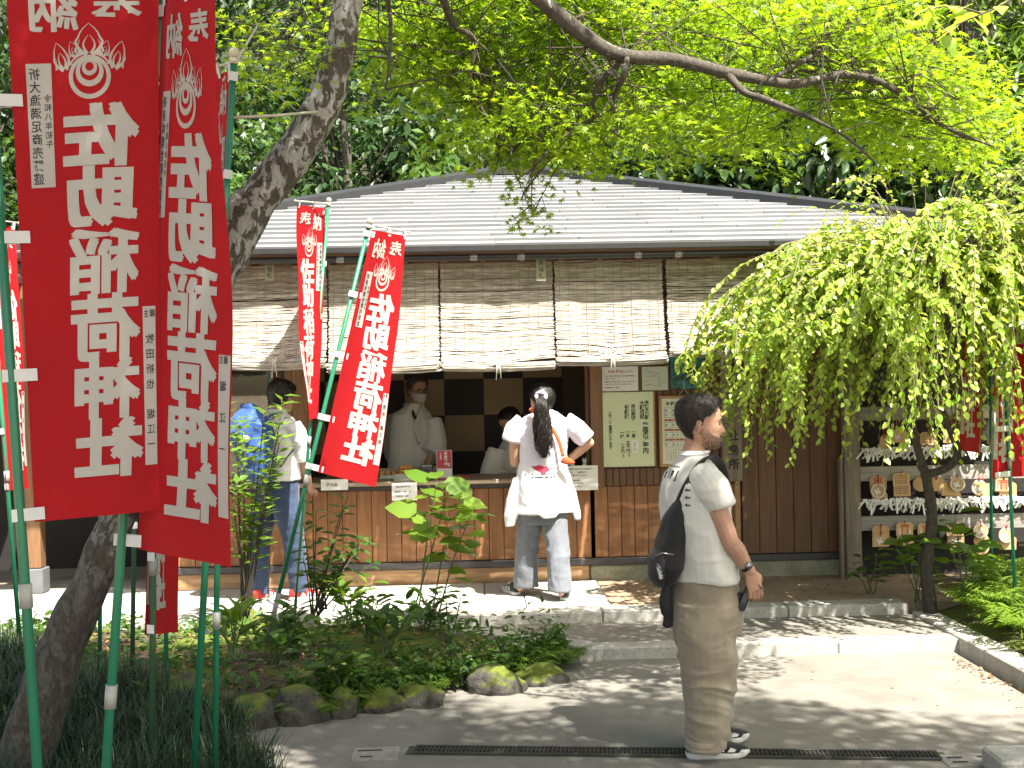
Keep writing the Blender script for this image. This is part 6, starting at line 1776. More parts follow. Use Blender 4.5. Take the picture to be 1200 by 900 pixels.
def fabric(name, c, c2=None, ns=5, weave=260, bmp=.15, rough=.85, sheen=.15):
    m, nt, b = newmat(name); vec = coords(nt, (1, 1, 1), False)
    f = noise(nt, vec, ns, 4); w = noise(nt, vec, weave, 2)
    c2 = c2 or tuple(x * .88 for x in c)
    col = mix(nt, .35, ramp(nt, f, [(.3, c), (.7, c2)]), ramp(nt, w, [(.3, (.75,) * 3), (.7, (1.2,) * 3)]), 'MULTIPLY')
    nt.links.new(col, b.inputs["Base Color"]); b.inputs["Roughness"].default_value = rough; b.inputs["Specular IOR Level"].default_value = .2; b.inputs["Sheen Weight"].default_value = sheen
    bump(nt, b, w, bmp, .002); return m
tee_m = fabric("offwhite_jersey", (.66, .65, .60)); khaki_m = fabric("khaki_twill", (.30, .255, .185), (.26, .215, .155), 7)
blackcloth_m = fabric("black_nylon", (.012, .012, .013), (.02, .02, .022), 9, rough=.6); blacktex_m = pmat("black_rubber", (.014, .014, .015), rough=.45)
white_tee = fabric("white_jersey", (.72, .71, .72)); denim_grey = fabric("grey_denim", (.17, .18, .20), (.12, .13, .15), 9, 320)
denim_blue = fabric("blue_denim", (.040, .060, .115), (.028, .043, .085), 8, 320); blue_nylon = fabric("blue_nylon", (.03, .085, .27), (.02, .06, .20), 6, rough=.5)
robe_m = fabric("white_robe", (.62, .60, .55), (.56, .54, .49)); orange_m = fabric("orange_webbing", (.62, .10, .03)); lilac_m = fabric("lilac_scrunchie", (.55, .48, .58))
sole_m = pmat("shoe_sole", (.62, .61, .57), (.5, .49, .45), rough=.6, ns=12); redshoe_m = fabric("red_mesh", (.48, .03, .03)); lace_m = pmat("shoe_lace", (.03, .03, .03), rough=.8)
def wrap(F, o, ax, ay, me, off=.002, parent=None, M=None, m=None, name="print", cast=None):
    """flat print laid on a garment's surface"""
    bv = BVHTree.FromPolygons([v.co for v in me.vertices], [p.vertices for p in me.polygons])
    ax, ay = V(ax).normalized(), V(ay).normalized(); n = (cast or ax.cross(ay)).normalized(); o = V(o); mb = MB(); ok = {}
    for i, (x, y) in enumerate(F.v):
        p = o + ax * x + ay * y + n * .25; h = bv.ray_cast(p, -n, .6)
        mb.v.append(tuple((h[0] + h[1] * off) if h[0] is not None else (o + ax * x + ay * y))); ok[i] = h[0] is not None
    for f in F.f:
        if all(ok[i] for i in f): mb.f.append(f); mb.m.append(0); mb.sm.append(False)
    return mb.build(name, m or ink_m, parent, M)
def shoe(root, I, heel, ang, L, style, mats, lift=0.0):
    """heel: ground point under the heel; ang: yaw of the toe direction; parts sole, upper, panels, laces"""
    M = Matrix.Translation(heel) @ Matrix.Rotation(ang, 4, 'Z') @ Matrix.Rotation(-lift, 4, 'Y'); q = L / .29
    prof = [(0, .030), (.04, .038), (.10, .036), (.17, .044), (.23, .046), (.27, .034), (.292, .010)]
    top = [(x * q, y * q) for x, y in prof]; out = [(x, -y) for x, y in top] + [(x, y) for x, y in reversed(top)]
    n = len(out); vs, fs = [], []
    for z, e in ((0.0, .92), (.008, .99), (.018, 1.0), (.028, .95)):
        for x, y in out:
            bump_ = (.006 * math.sin(x / q * 75) if style == 'chunky' and .009 < z < .03 else 0)
            zz = z + (.012 * max(0, (x / q - .22) / .07) ** 2 if z < .02 else .008 * max(0, (x / q - .2) / .09)) + (.010 * max(0, 1 - x / q / .08) if z > .03 else 0) + bump_
            vs.append(M @ V(((x - .145 * q) * e + .145 * q, y * e, zz * q)))
    for k in range(3):
        for j in range(n): fs.append((k * n + j, k * n + (j + 1) % n, (k + 1) * n + (j + 1) % n, (k + 1) * n + j))
    fs.append(tuple(range(n - 1, -1, -1))); fs.append(tuple(range(3 * n, 4 * n)))
    MB().add(vs, fs, 0, True).build("shoe_sole", mats[1], root, I)
    secs = [(.002, .022, .040, .092), (.03, .034, .034, .098), (.07, .037, .030, .104), (.11, .038, .026, .100), (.15, .042, .025, .086), (.19, .045, .025, .071), (.23, .043, .025, .060), (.265, .031, .027, .050), (.286, .012, .030, .040)]
    mb = MB(); vs, fs = [], []; m = 14
    for x, w, z0, z1 in secs:
        for j in range(m):
            a = 2 * math.pi * j / m; y = w * math.copysign(abs(math.cos(a)) ** .7, math.cos(a)); z = (z0 - .012 + z1) / 2 + (z1 - z0 + .012) / 2 * math.copysign(abs(math.sin(a)) ** .8, math.sin(a))
            vs.append(M @ (V((x, y, z)) * q))
    for k in range(len(secs) - 1):
        for j in range(m): fs.append((k * m + j, k * m + (j + 1) % m, (k + 1) * m + (j + 1) % m, (k + 1) * m + j))
    fs.append(tuple(range(m - 1, -1, -1))); fs.append(tuple(range((len(secs) - 1) * m, len(secs) * m)))
    up = mb.add(vs, fs, 0, True).build("shoe_upper", mats[0], root, I)
    if len(mats) > 2:
        for sg in (-1, 1):
            for pts in ([(.08, .038), (.122, .036), (.100, .070)], [(.132, .038), (.168, .036), (.160, .062), (.140, .068)], [(.18, .034), (.212, .034), (.222, .044), (.196, .054)], [(.235, .032), (.262, .032), (.25, .044)]):
                w = [.0375 if x < .06 else .0405 if x < .13 else .0455 for x, z in pts]
                P = [M @ (V((x, sg * w_, z)) * q) for (x, z), w_ in zip(pts, w)]; Q = [M @ (V((x, sg * (w_ - .012), z)) * q) for (x, z), w_ in zip(pts, w)]
                k = len(P); MB().add(P + Q, [tuple(range(k)), tuple(range(2 * k - 1, k - 1, -1))] + [(i, (i + 1) % k, (i + 1) % k + k, i + k) for i in range(k)]).build("shoe_panel", mats[2], up)
    lb = MB()
    for i in range(5):
        x = .10 + i * .020; z = .093 - i * .0092
        lb.tube([M @ (V((x, -.026, z - .012)) * q), M @ (V((x + .004, 0, z + .002)) * q), M @ (V((x + .008, .026, z - .012)) * q)], .0030 * q, 5)
    for sg in (-1, 1): lb.tube([M @ (V((.10, 0, .098)) * q), M @ (V((.085, sg * .030, .108)) * q), M @ (V((.11, sg * .045, .085)) * q), M @ (V((.10, sg * .012, .096)) * q)], .0028 * q, 5)
    lb.build("laces", mats[3] if len(mats) > 3 else lace_m, up)
def rot_to(f, up=(0, 0, 1)):
    f = V(f).normalized(); u = V(up); y = u.cross(f).normalized(); z = f.cross(y)
    return Matrix(((f.x, y.x, z.x, 0), (f.y, y.y, z.y, 0), (f.z, y.z, z.z, 0), (0, 0, 0, 1)))
def T4(p, R_=None): return Matrix.Translation(p) @ (R_ if R_ is not None else Matrix.Identity(4))

# ======================= young man in the white T-shirt
D1 = 5.60; Y1 = rad(24)
def A_(X, Y, dy=0.0): return at(X, Y, D1 + dy)
f1 = V((math.cos(Y1), math.sin(Y1), 0)); r1 = V((math.sin(Y1), -math.cos(Y1), 0))
o1 = A_(832, 884); o1.z = 0
man = empty("person", Matrix.Translation(o1), "young man in white T-shirt and baggy khaki trousers standing in the path", "person")
I1 = Matrix.Translation(-o1)
def sec(X, Y, a, b, yaw=Y1, dy=0.0, fn=A_, pw=.9):
    p = fn(X, Y, dy); return (p.x, p.y, p.z, a, b, yaw, pw)
fh = V((math.cos(rad(-3)), math.sin(rad(-3)), -.05))
H1 = Head(T4(A_(818.5, 526), rot_to(fh)), .243)
body = MB(); H1.add(body)
arm_chain(body, [A_(809, 545), A_(813, 530), A_(818, 512)], [.060, .055, .054])
body.ring([sec(816, 680, .10, .15), sec(815, 640, .10, .155), sec(813, 600, .10, .17), sec(812, 562, .088, .175), sec(812, 548, .06, .12), sec(812, 538, .05, .07)], 20)
SR, EL, WR = A_(830, 563, -.165), A_(856, 636, -.20), A_(879, 670, -.175)
arm_chain(body, [SR - V((.01, -.04, .02)), (SR + EL) / 2 + V((-.006, 0, 0)), EL], [.058, .050, .041])
arm_chain(body, [EL, EL.lerp(WR, .3) + V((.002, 0, .004)), EL.lerp(WR, .7), WR], [.041, .042, .033, .026])
hand(body, WR, A_(890, 712, -.16) - WR, V((.30, -1, .12)), V((1, .25, .15)), 1.0, (.42, .46, .50, .56), .35)
SL, EL2, WR2 = A_(800, 563, .155), A_(800, 640, .20), A_(818, 690, .22)
arm_chain(body, [SL, (SL + EL2) / 2, EL2], [.056, .048, .040]); arm_chain(body, [EL2, EL2.lerp(WR2, .5), WR2], [.040, .036, .026])
hand(body, WR2, V((.25, .0, -1)), V((-.2, 1, 0)), V((1, .2, 0)), 1.0)
for dy, xo in ((-.085, 0), (.085, 0)):
    arm_chain(body, [A_(825, 715, dy * .8), A_(830, 785, dy), A_(828, 872, dy)], [.07, .052, .036])
me = remesh(body, .0036, 2, .4, "body"); me.materials.clear(); me.materials.append(skin_a)
link("body", me, man, I1)
def thr1(a): return float(np.interp(a, [0, .55, .85, 1.12, 1.38, 1.52, 1.62, 1.8, 2.3, 3.2], [.80, .80, .76, .66, .62, .36, .60, .42, .17, .13]))
def thk1(a, z): return float(np.interp(z, [0, .2, .4, .6, .8, 1], [.003, .005, .008, .011, .017, .019])) + (.015 * max(0, 1 - a / .9) * max(0, 1 - abs(z - .88) / .14))
hr = H1.hair(man, I1, thr1, thk1, hair_brown, 2600, .019, 3, lambda ph, z: (-.06 if z < .8 else -.02, .08 * math.sin(ph * 5) if abs(ph) > 1 else -.15 * ph), rough=.21)
H1.eyes(man, I1)
g = random.Random(5); sb = MB()
for _ in range(4200):
    ph = g.uniform(-1.6, 1.6); z = g.uniform(.0, .44); a = abs(ph)
    up = float(np.interp(a, [0, .28, .42, .6, .9, 1.25, 1.6], [.155, .16, .26, .24, .27, .38, .44])); 
    mst = a < .42 and .232 < z < .285
    if not (z < up or mst) or (a < .26 and .16 < z < .235): continue
    p = H1.p(z, ph, .0005); q = H1.p(max(0, z - .018), ph + g.uniform(-.03, .03), .0045); d = V((.0005, .0002, .0003))
    sb.add([p - d, p + d, q], [(0, 1, 2)])
tag(sb.build("beard", pmat("stubble", (.022, .015, .011), (.04, .028, .02)), man, I1), kind='stuff')
MB().tube([H1.p(.192, w) + (H1.M.to_3x3() @ V((.0015, 0, 0))) for w in (-.32, -.16, 0, .16, .32)], [.002, .004, .0046, .004, .002], 6).build("lips", pmat("lip_tone", (.36, .15, .12), rough=.45), man, I1)
# T-shirt
sh_ = MB()
sh_.ring([sec(823, 677, .142, .216), sec(821, 655, .138, .214), sec(818, 625, .130, .212), sec(815, 595, .126, .212), sec(813.5, 570, .116, .206), sec(813, 556, .100, .186), sec(813, 547, .082, .150), sec(812.5, 540, .068, .105), sec(812.5, 533, .062, .076), sec(813, 528, .058, .066)], 28)
for a, b, c, sgn in ((A_(822, 556, -.10), A_(836, 572, -.185), A_(845, 593, -.20), 1), (A_(806, 556, .10), A_(798, 574, .18), A_(796, 600, .20), -1)):
    p = smooth_path([a, b, c], 4); sh_.tube(p, lerp_r([.070, .073, .060], len(p)), 16)
tee = garment("t_shirt", sh_, tee_m, man, .0055, 3, .016, (6, 6, 8), 3, lambda a: np.clip((1.44 - a[:, 2]) * 4, .2, 1))
MB().tube([V((q[0], q[1], A_(813, 530).z + .010 * math.cos(w - .4))) for w, q in [(w, (A_(813.5, 529).x + .061 * math.cos(w) * math.cos(Y1) - .068 * math.sin(w) * math.sin(Y1), A_(813.5, 529).y + .061 * math.cos(w) * math.sin(Y1) + .068 * math.sin(w) * math.cos(Y1))) for w in [6.2832 * i / 24 for i in range(25)]]], [(.008, .012)] * 25, 8, caps=False, flat=(0, 0, 1)).build("collar", tee_m, man, I1)
# back print and the row of little marks down the back
Fp = Flat(); Fp.row("tIPJ", 0, 0, .048, .036, bold=.05); Fp.rect(0, .034, .13, .037)
bx_ = V((-f1.y * -1, f1.x * -1, 0)) * 1.0
ax = r1 * 1.0
cen = A_(795, 553, -.03)
wrap(Fp.diced([.02 * i for i in range(1, 9)], [0]), cen - ax * .115 - V((0, 0, .012)), ax, V((0, 0, 1)), tee.data, .0016, man, I1, ink_m, "back_print", cast=-f1)
Fp = Flat()
for i in range(4):
    y = -i * .034; Fp.poly([(0, y), (.018, y + .010), (.014, y + .002), (.032, y + .004), (.032, y - .004), (.014, y - .002), (.018, y - .010)])
wrap(Fp, A_(803, 565, -.12), V((1, 0, 0)), V((0, 0, 1)), tee.data, .0016, man, I1, ink_m, "back_marks", cast=V((-.35, -1, 0)))
# trousers
tr = MB()
tr.ring([sec(823, 672, .132, .19), sec(824, 690, .142, .20), sec(826, 715, .152, .205), sec(827, 738, .140, .19)], 26)
for dy, pts in ((-.088, [(827, 705, .140, .115), (829, 740, .142, .116), (831, 775, .130, .108), (832, 810, .114, .10), (831, 840, .098, .094), (828, 862, .090, .088), (827, 876, .084, .084)]),
                (.090, [(823, 705, .135, .115), (823, 740, .140, .115), (827, 780, .120, .104), (829, 820, .105, .096), (832, 850, .10, .09), (833, 868, .088, .084)])):
    tr.ring([sec(X, Y, a, b, Y1, dy) for X, Y, a, b in pts][::-1], 22)
pants = garment("trousers", tr, khaki_m, man, .006, 4, .013, (7, 7, 13), 8, lambda a: .45 + .9 * np.clip((.75 - a[:, 2]) * 1.6, 0, 1))
for dy, X, Y in ((-.088, 828, 870), (.09, 835, 862)):
    tmb = MB(); p = A_(X, Y, dy)
    vs = []; 
    for z, e in ((-.026, .088), (-.022, .095), (.014, .099), (.018, .090)):
        for j in range(24):
            w = 6.2832 * j / 24; x, y = e * math.cos(w) * (1.0 + .03 * math.sin(3 * w)), (e - .008) * math.sin(w)
            vs.append((p.x + x * math.cos(Y1) - y * math.sin(Y1), p.y + x * math.sin(Y1) + y * math.cos(Y1), p.z + z + .008 * math.sin(w * 2 + dy * 30) - .012 * math.cos(w)))
    tmb.add(vs, [(k * 24 + j, k * 24 + (j + 1) % 24, (k + 1) * 24 + (j + 1) % 24, (k + 1) * 24 + j) for k in range(3) for j in range(24)], 0, True)
    tmb.build("trouser_cuff", khaki_m, man, I1)
MB().tube([A_(852, 682, -.13), A_(857, 695, -.125), A_(851, 707, -.165)], .003, 6).build("pocket_seam", khaki_m, man, I1)
hl = gnd(804, 888.5); shoe(man, I1, V((hl.x, hl.y, .001)), rad(2), .295, 'chunky', [blackcloth_m, sole_m, white_paper_m])
shoe(man, I1, V((hl.x + .055, hl.y + .19, .001)), rad(14), .295, 'chunky', [blackcloth_m, sole_m, white_paper_m])
# watch on the wrist
dW = (WR - EL).normalized()
MB().tube([WR - dW * .045, WR - dW * .022], .0315, 16, flat=(0, 1, 0)).build("watch_strap", blacktex_m, man, I1)
MB().tube([WR - dW * .034 + V((.004, -.030, .006)), WR - dW * .034 + V((.006, -.041, .009))], .017, 14).build("watch_case", pmat("steel_case", (.3, .3, .31), rough=.25, metal=.9), man, I1)
# camera in the hand, on a wrist strap
cp = A_(874.5, 700, -.13)
Rc = Matrix.Rotation(rad(24), 4, 'Y') @ Matrix.Rotation(rad(-20), 4, 'Z')
cm_ = empty("compact_camera", T4(cp, Rc), "black compact camera held in the young man's lowered right hand", "camera")
MB().bbox(-.019, .019, -.034, .034, -.062, .060, .006).build("camera_body", blacktex_m, cm_)
MB().tube([(-.020, .0, -.012), (-.040, .0, -.012)], [.026, .024], 18).build("lens", black_m, cm_)
MB().bbox(-.012, .012, -.036, -.0345, -.03, .02, .0005).build("side_panel", pmat("grey_plastic", (.05, .05, .05), rough=.3), cm_)
MB().tube([V((0, -.02, .06)), V((.015, -.045, .085)), V((.05, -.03, .070)), V((.055, .02, .062)), V((.02, .03, .075)), V((0, -.0, .062))], [(.002, .006)] * 6, 6, flat=(0, 0, 1)).build("wrist_strap", blackcloth_m, cm_)
# sling bag on his back
bp = A_(782, 640, -.08); bag = empty("sling_bag", Matrix.Translation(bp), "black sling bag hanging on the young man's back by one broad strap", "bag"); IB = Matrix.Translation(-bp)
bm_ = MB(); bm_.ring([sec(777, 688, .018, .05, Y1, -.06), sec(778, 680, .045, .085, Y1, -.06), sec(781, 665, .064, .105, Y1, -.06), sec(783, 648, .064, .105, Y1, -.06), sec(787, 628, .054, .095, Y1, -.07), sec(790, 608, .042, .075, Y1, -.08), sec(796, 590, .022, .04, Y1, -.09), sec(801, 578, .010, .025, Y1, -.10)], 20)
bb_ = remesh(bm_, .006, 3); folds(bb_, .004, (8, 8, 8), 4); bb_.materials.clear(); bb_.materials.append(blackcloth_m); link("bag_body", bb_, bag, IB)
pk = MB().ring([sec(771, 687, .015, .04, Y1, -.075), sec(770, 676, .030, .070, Y1, -.075), sec(770, 655, .028, .074, Y1, -.075), sec(774, 640, .014, .05, Y1, -.075)], 16).build("pocket", fabric("worn_black", (.025, .025, .027), rough=.5), bag, IB)
sp_ = smooth_path([A_(797, 588, -.105), A_(806, 568, -.135), A_(817, 548, -.130), A_(827, 537, -.105), A_(836, 536, -.075), A_(846, 548, -.02), A_(852, 575, .02), A_(852, 605, .07)], 5)
MB().tube(sp_, [(.022, .006)] * len(sp_), 8, flat=(.8, -.45, .35)).build("shoulder_strap", blackcloth_m, bag, IB)
MB().tube(smooth_path([A_(784, 686, -.10), A_(780, 705, -.11), A_(783, 722, -.10), A_(781, 736, -.10)], 4), [(.030, .012)] * 8 + [(.022, .01)] * 4 + [(.006, .004)], 10, flat=(1, 0, 0)).build("loose_strap", blackcloth_m, bag, IB)
MB().tube([A_(790, 684, -.12), A_(788, 705, -.12), A_(787, 734, -.11)], [(.008, .002)] * 3, 6, flat=(1, 0, 0)).build("strap_end", blackcloth_m, bag, IB)
tg = MB().bbox(-.011, .011, -.003, .003, -.032, .032, .002).build("tag", pmat("grey_tag", (.10, .10, .10), rough=.6), bag, T4(A_(773, 671, -.19) - bp, Matrix.Rotation(-.22, 4, 'Y')))
Fq = Flat()
for i in range(9): Fq.rect(-.007, -.028 + i * .0062, .004 + .003 * (i % 3), -.025 + i * .0062)
Fq.mb(lambda x, y, s: V((x, -.0037, y))).build("tag_print", white_paper_m, tg)
MB().tube([A_(768, 652, -.18), A_(776, 648, -.2), A_(789, 650, -.19)], .004, 6).tube([A_(770, 660, -.19), A_(775, 668, -.2)], .003, 6).build("buckle_cord", pmat("steel_ring", (.3, .3, .3), rough=.3, metal=.8), bag, IB)

# ======================= woman at the counter
D2 = 8.98
def W_(X, Y, dy=0.0): return at(X, Y, D2 + dy)
o2 = W_(637, 698); o2.z = .14
wom = empty("person", Matrix.Translation(o2), "woman with long dark ponytail at the counter, one hand on her hip", "person")
I2 = Matrix.Translation(-o2)
fw = V((-.42, .90, -.02))
H2 = Head(T4(W_(635, 488.5, .01), rot_to(fw)), .232); b2 = MB(); H2.add(b2)
arm_chain(b2, [W_(637, 494, .0), W_(636, 478, .01)], [.050, .048])
yw = rad(92)
S2 = lambda X, Y, a, b, dy=0, pw=.95: sec(X, Y, a, b, yw, dy, W_, pw)
b2.ring([S2(637, 592, .10, .14), S2(637, 560, .09, .13), S2(638, 530, .08, .125), S2(639, 505, .085, .135), S2(638, 492, .06, .12), S2(637, 486, .045, .06)], 18)
e1, w1 = W_(691, 519, .02), W_(664, 541, .06)
arm_chain(b2, [W_(668, 497, .0), W_(680, 507, -.01), e1], [.050, .042, .036]); arm_chain(b2, [e1, e1.lerp(w1, .5), w1], [.036, .034, .025])
hand(b2, w1, V((-.8, .2, -.55)), V((.3, -.9, .2)), V((-.2, .2, -1)), .9)
e3, w3_ = W_(603, 541, .05), W_(612, 545, .36)
arm_chain(b2, [W_(607, 497, .0), W_(603, 518, .0), e3], [.050, .042, .037]); arm_chain(b2, [e3, e3.lerp(w3_, .5), w3_], [.037, .034, .025])
hand(b2, w3_, V((.25, 1, .05)), V((0, 0, 1)), V((1, 0, 0)), .9)
for X0, X1, Yb, dyb in ((625, 609, 688, .13), (648, 659, 695, -.13)):
    arm_chain(b2, [W_(X0, 592, 0), W_((X0 + X1) / 2, 640, dyb * .5), W_(X1, Yb, dyb)], [.08, .055, .036])
me = remesh(b2, .0055, 2, .4, "body"); me.materials.clear(); me.materials.append(skin_b); link("body", me, wom, I2)
H2.hair(wom, I2, lambda a: float(np.interp(a, [0, .7, 1.2, 1.5, 1.65, 1.9, 2.3, 3.2], [.84, .80, .72, .58, .62, .40, .20, .14])), lambda a, z: float(np.interp(z, [0, .3, .7, 1], [.006, .012, .020, .024])), hair_black, 3000, .06, 5, lambda ph, z: (-.05, .25 if ph > 0 else -.25))
# ponytail: body of the tail and loose curls
g = random.Random(3); pt_ = [W_(634, 465, -.155), W_(634, 474, -.19), W_(635, 490, -.19), W_(636, 506, -.19), W_(637, 522, -.185), W_(638, 537, -.175)]
pp = smooth_path(pt_, 6); rr_ = lerp_r([.026, .040, .052, .056, .046, .012], len(pp))
tl = MB().tube(pp, [(a, a * .55) for a in rr_], 12, flat=(1, 0, 0)).build("ponytail", hair_black, wom, I2)
sb = MB()
for k in range(420):
    a0 = g.uniform(0, 6.283); q = math.sqrt(g.random()); ph = g.uniform(0, 6.28); fq = g.uniform(.6, 1.4); end = g.uniform(.55, 1.04)
    P_ = []
    for i in range(16):
        s = i / 15 * end; j = min(int(s * (len(pp) - 1)), len(pp) - 2); c = pp[j].lerp(pp[j + 1], min(1, s * (len(pp) - 1) - j)); r_ = rr_[j] * (1.02 + .12 * s)
        P_.append(c + V((math.cos(a0) * q * r_ + .024 * s ** .6 * math.sin(s * 15 * fq + ph), math.sin(a0) * q * r_ * .6 - .012 * q + .014 * s ** .6 * math.cos(s * 14 * fq + ph), 0)))
    sb.tube(P_, [.0032] * 12 + [.0028, .002, .0014, .0006], 3, caps=False)
tag(sb.build("curls", hair_black, tl), kind='stuff')
MB().tube([pt_[0] + V((math.cos(w) * .034, -.005 + .012 * math.sin(w * 3), math.sin(w) * .028 + .004)) for w in [6.2832 * i / 18 for i in range(19)]], [.013 + .004 * (i % 2) for i in range(19)], 8, caps=False).build("scrunchie", lilac_m, wom, I2)
# loose T-shirt
s2 = MB(); s2.ring([S2(637, 548, .135, .172), S2(637, 530, .13, .176), S2(638, 512, .128, .182), S2(638, 500, .112, .186), S2(638, 491, .085, .165), S2(637, 485, .062, .11), S2(637, 481, .05, .066)], 24)
for pts in ([W_(662, 494, 0), W_(676, 504, -.01), W_(687, 515, .0)], [W_(613, 494, 0), W_(604, 504, 0), W_(599, 517, 0)]):
    p = smooth_path(pts, 4); s2.tube(p, lerp_r([.070, .074, .072], len(p)), 14)
tee2 = garment("t_shirt", s2, fabric("lilac_white_jersey", (.70, .66, .74)), wom, .008, 4, .010, (8, 8, 10), 12)
# white shirt tied round the waist
s3 = MB(); s3.ring([S2(637, 600, .170, .220), S2(636, 585, .168, .212), S2(636, 570, .158, .200), S2(636, 555, .146, .190), S2(636, 544, .134, .176), S2(636, 539, .12, .165)][::1], 26)
s3.ring([S2(598, 617, .02, .035, -.05), S2(599, 605, .05, .05, -.04), S2(603, 585, .08, .06, 0), S2(610, 560, .06, .05, 0)], 12)
s3.ring([S2(677, 609, .015, .022, -.02), S2(674, 596, .03, .035, 0), S2(667, 578, .05, .05, 0), S2(660, 556, .05, .05, 0)], 12)
s3.ring([S2(644, 607, .01, .05, -.165), S2(642, 598, .02, .10, -.15), S2(640, 585, .03, .12, -.13)], 12)
wst = garment("waist_shirt", s3, white_tee, wom, .008, 3, .009, (9, 9, 6), 14)
Fh = Flat(); hp = [(.115 * .78 * 16 * math.sin(t) ** 3 / 17, .055 * (13 * math.cos(t) - 5 * math.cos(2 * t) - 2 * math.cos(3 * t) - math.cos(4 * t)) / 15) for t in [6.2832 * i / 40 for i in range(40)]]
Fh.poly(hp); wrap(Fh.diced([-.06, -.03, 0, .03, .06], [-.03, 0, .03]), W_(636.5, 547.5, -.16), V((1, 0, 0)), V((0, 0, 1)), wst.data, .003, wom, I2, pmat("red_heart", (.50, .03, .07), rough=.8), "heart_print")
Fh = Flat()
for i, (x, w_) in enumerate(((-.085, .012), (-.045, .014), (-.02, .05), (.04, .045))): Fh.rect(x, .012, x + w_, .018)
for i, (x, w_) in enumerate(((-.085, .014), (-.06, .06), (.01, .03), (.055, .014), (.078, .014))): Fh.rect(x, -.012, x + w_, -.002)
wrap(Fh.diced([-.06, -.03, 0, .03, .06], []), W_(636.5, 558, -.16), V((1, 0, 0)), V((0, 0, 1)), wst.data, .003, wom, I2, ink_m, "waist_print")
# wide jeans
j2 = MB(); j2.ring([S2(637, 612, .13, .17), S2(637, 590, .135, .18), S2(637, 570, .125, .165)], 22)
j2.ring([S2(616, 687, .098, .092, .13), S2(616, 660, .095, .088, .10), S2(618, 635, .092, .086, .06), S2(622, 610, .10, .092, .02), S2(625, 590, .10, .09, 0)], 18)
j2.ring([S2(656, 692, .098, .088, -.13), S2(655, 662, .095, .085, -.10), S2(653, 637, .092, .086, -.06), S2(650, 610, .10, .092, -.02), S2(648, 590, .10, .09, 0)], 18)
garment("jeans", j2, denim_grey, wom, .007, 3, .010, (9, 9, 9), 15)
p = gnd(608, 695, .14); shoe(wom, I2, V((p.x - .01, p.y - .11, .141)), rad(112), .26, 'flat', [blackcloth_m, sole_m, sole_m, white_paper_m])
p = gnd(660, 702, .14); shoe(wom, I2, V((p.x, p.y - .085, .141)), rad(80), .26, 'flat', [blackcloth_m, sole_m, sole_m, white_paper_m])
op = W_(662, 540, -.16); osl = empty("orange_pouch", Matrix.Translation(op), "orange strap and pouch slung across the woman's back", "bag"); IO = Matrix.Translation(-op)
q = smooth_path([W_(621, 479, -.075), W_(630, 486, -.125), W_(641, 495, -.14), W_(650, 507, -.148), W_(656, 520, -.155), W_(660, 535, -.162)], 4)
MB().tube(q, [(.014, .004)] * len(q), 6, flat=(.8, .0, .6)).build("strap", orange_m, osl, IO)
pm_ = MB().ring([(op.x + .03, op.y, op.z - .026, .03, .015, 0), (op.x + .02, op.y, op.z - .012, .055, .022, 0), (op.x + .01, op.y, op.z + .012, .035, .02, 0), (op.x, op.y, op.z + .03, .015, .012, 0)], 14)
pm_.build("pouch", orange_m, osl, IO)

# ======================= man with the blue backpack
D3 = 9.05
def B_(X, Y, dy=0.0): return at(X, Y, D3 + dy)
o3 = B_(328, 694); o3.z = .14
bmn = empty("person", Matrix.Translation(o3), "man in white shirt and blue jeans with red trainers standing at the counter window", "person")
I3 = Matrix.Translation(-o3); y3 = rad(58); f3 = V((math.cos(y3), math.sin(y3), 0)); r3 = V((math.sin(y3), -math.cos(y3), 0))
S3 = lambda X, Y, a, b, dy=0, pw=.92: sec(X, Y, a, b, y3, dy, B_, pw)
H3 = Head(T4(B_(329, 484, .02), rot_to(V((.45, .89, -.12)))), .238); b3_ = MB(); H3.add(b3_)
arm_chain(b3_, [B_(324, 492), B_(327, 474, .01)], [.058, .054])
b3_.ring([S3(325, 575, .09, .13), S3(326, 540, .09, .13), S3(326, 510, .09, .14), S3(325, 497, .06, .11), S3(325, 486, .045, .06)], 18)
e_, w_ = B_(356, 546, -.02), B_(363, 574, .20)
arm_chain(b3_, [B_(342, 502, -.10), B_(352, 520, -.09), e_], [.046, .045, .040]); arm_chain(b3_, [e_, e_.lerp(w_, .5), w_], [.040, .036, .026]); hand(b3_, w_, V((.1, 1, -.1)), V((.3, 0, 1)), V((-1, 0, 0)), 1.0)
e_, w_ = B_(306, 545, .20), B_(330, 566, .36)
arm_chain(b3_, [B_(306, 502, .12), B_(304, 520, .16), e_], [.046, .045, .040]); arm_chain(b3_, [e_, e_.lerp(w_, .5), w_], [.040, .036, .026]); hand(b3_, w_, V((.4, 1, -.1)), V((0, 0, 1)), V((1, 0, 0)), 1.0)
for pts in ([B_(316, 580, .04), B_(304, 636, .06), B_(306, 695, .02)], [B_(333, 580, -.04), B_(343, 636, -.02), B_(352, 694, .04)]): arm_chain(b3_, pts, [.085, .056, .038])
me = remesh(b3_, .0055, 2, .4, "body"); me.materials.clear(); me.materials.append(skin_c); link("body", me, bmn, I3)
H3.hair(bmn, I3, lambda a: float(np.interp(a, [0, .8, 1.2, 1.5, 1.65, 2.0, 3.2], [.80, .76, .64, .42, .60, .30, .14])), lambda a, z: float(np.interp(z, [0, .3, .7, 1], [.006, .014, .022, .024])), hair_black, 1500, .03, 7)
s_ = MB(); s_.ring([S3(327, 562, .135, .178), S3(327, 540, .135, .176), S3(327, 515, .135, .186), S3(326, 499, .115, .18), S3(325, 491, .085, .14), S3(325, 484, .062, .08), S3(326, 479, .056, .064)], 22)
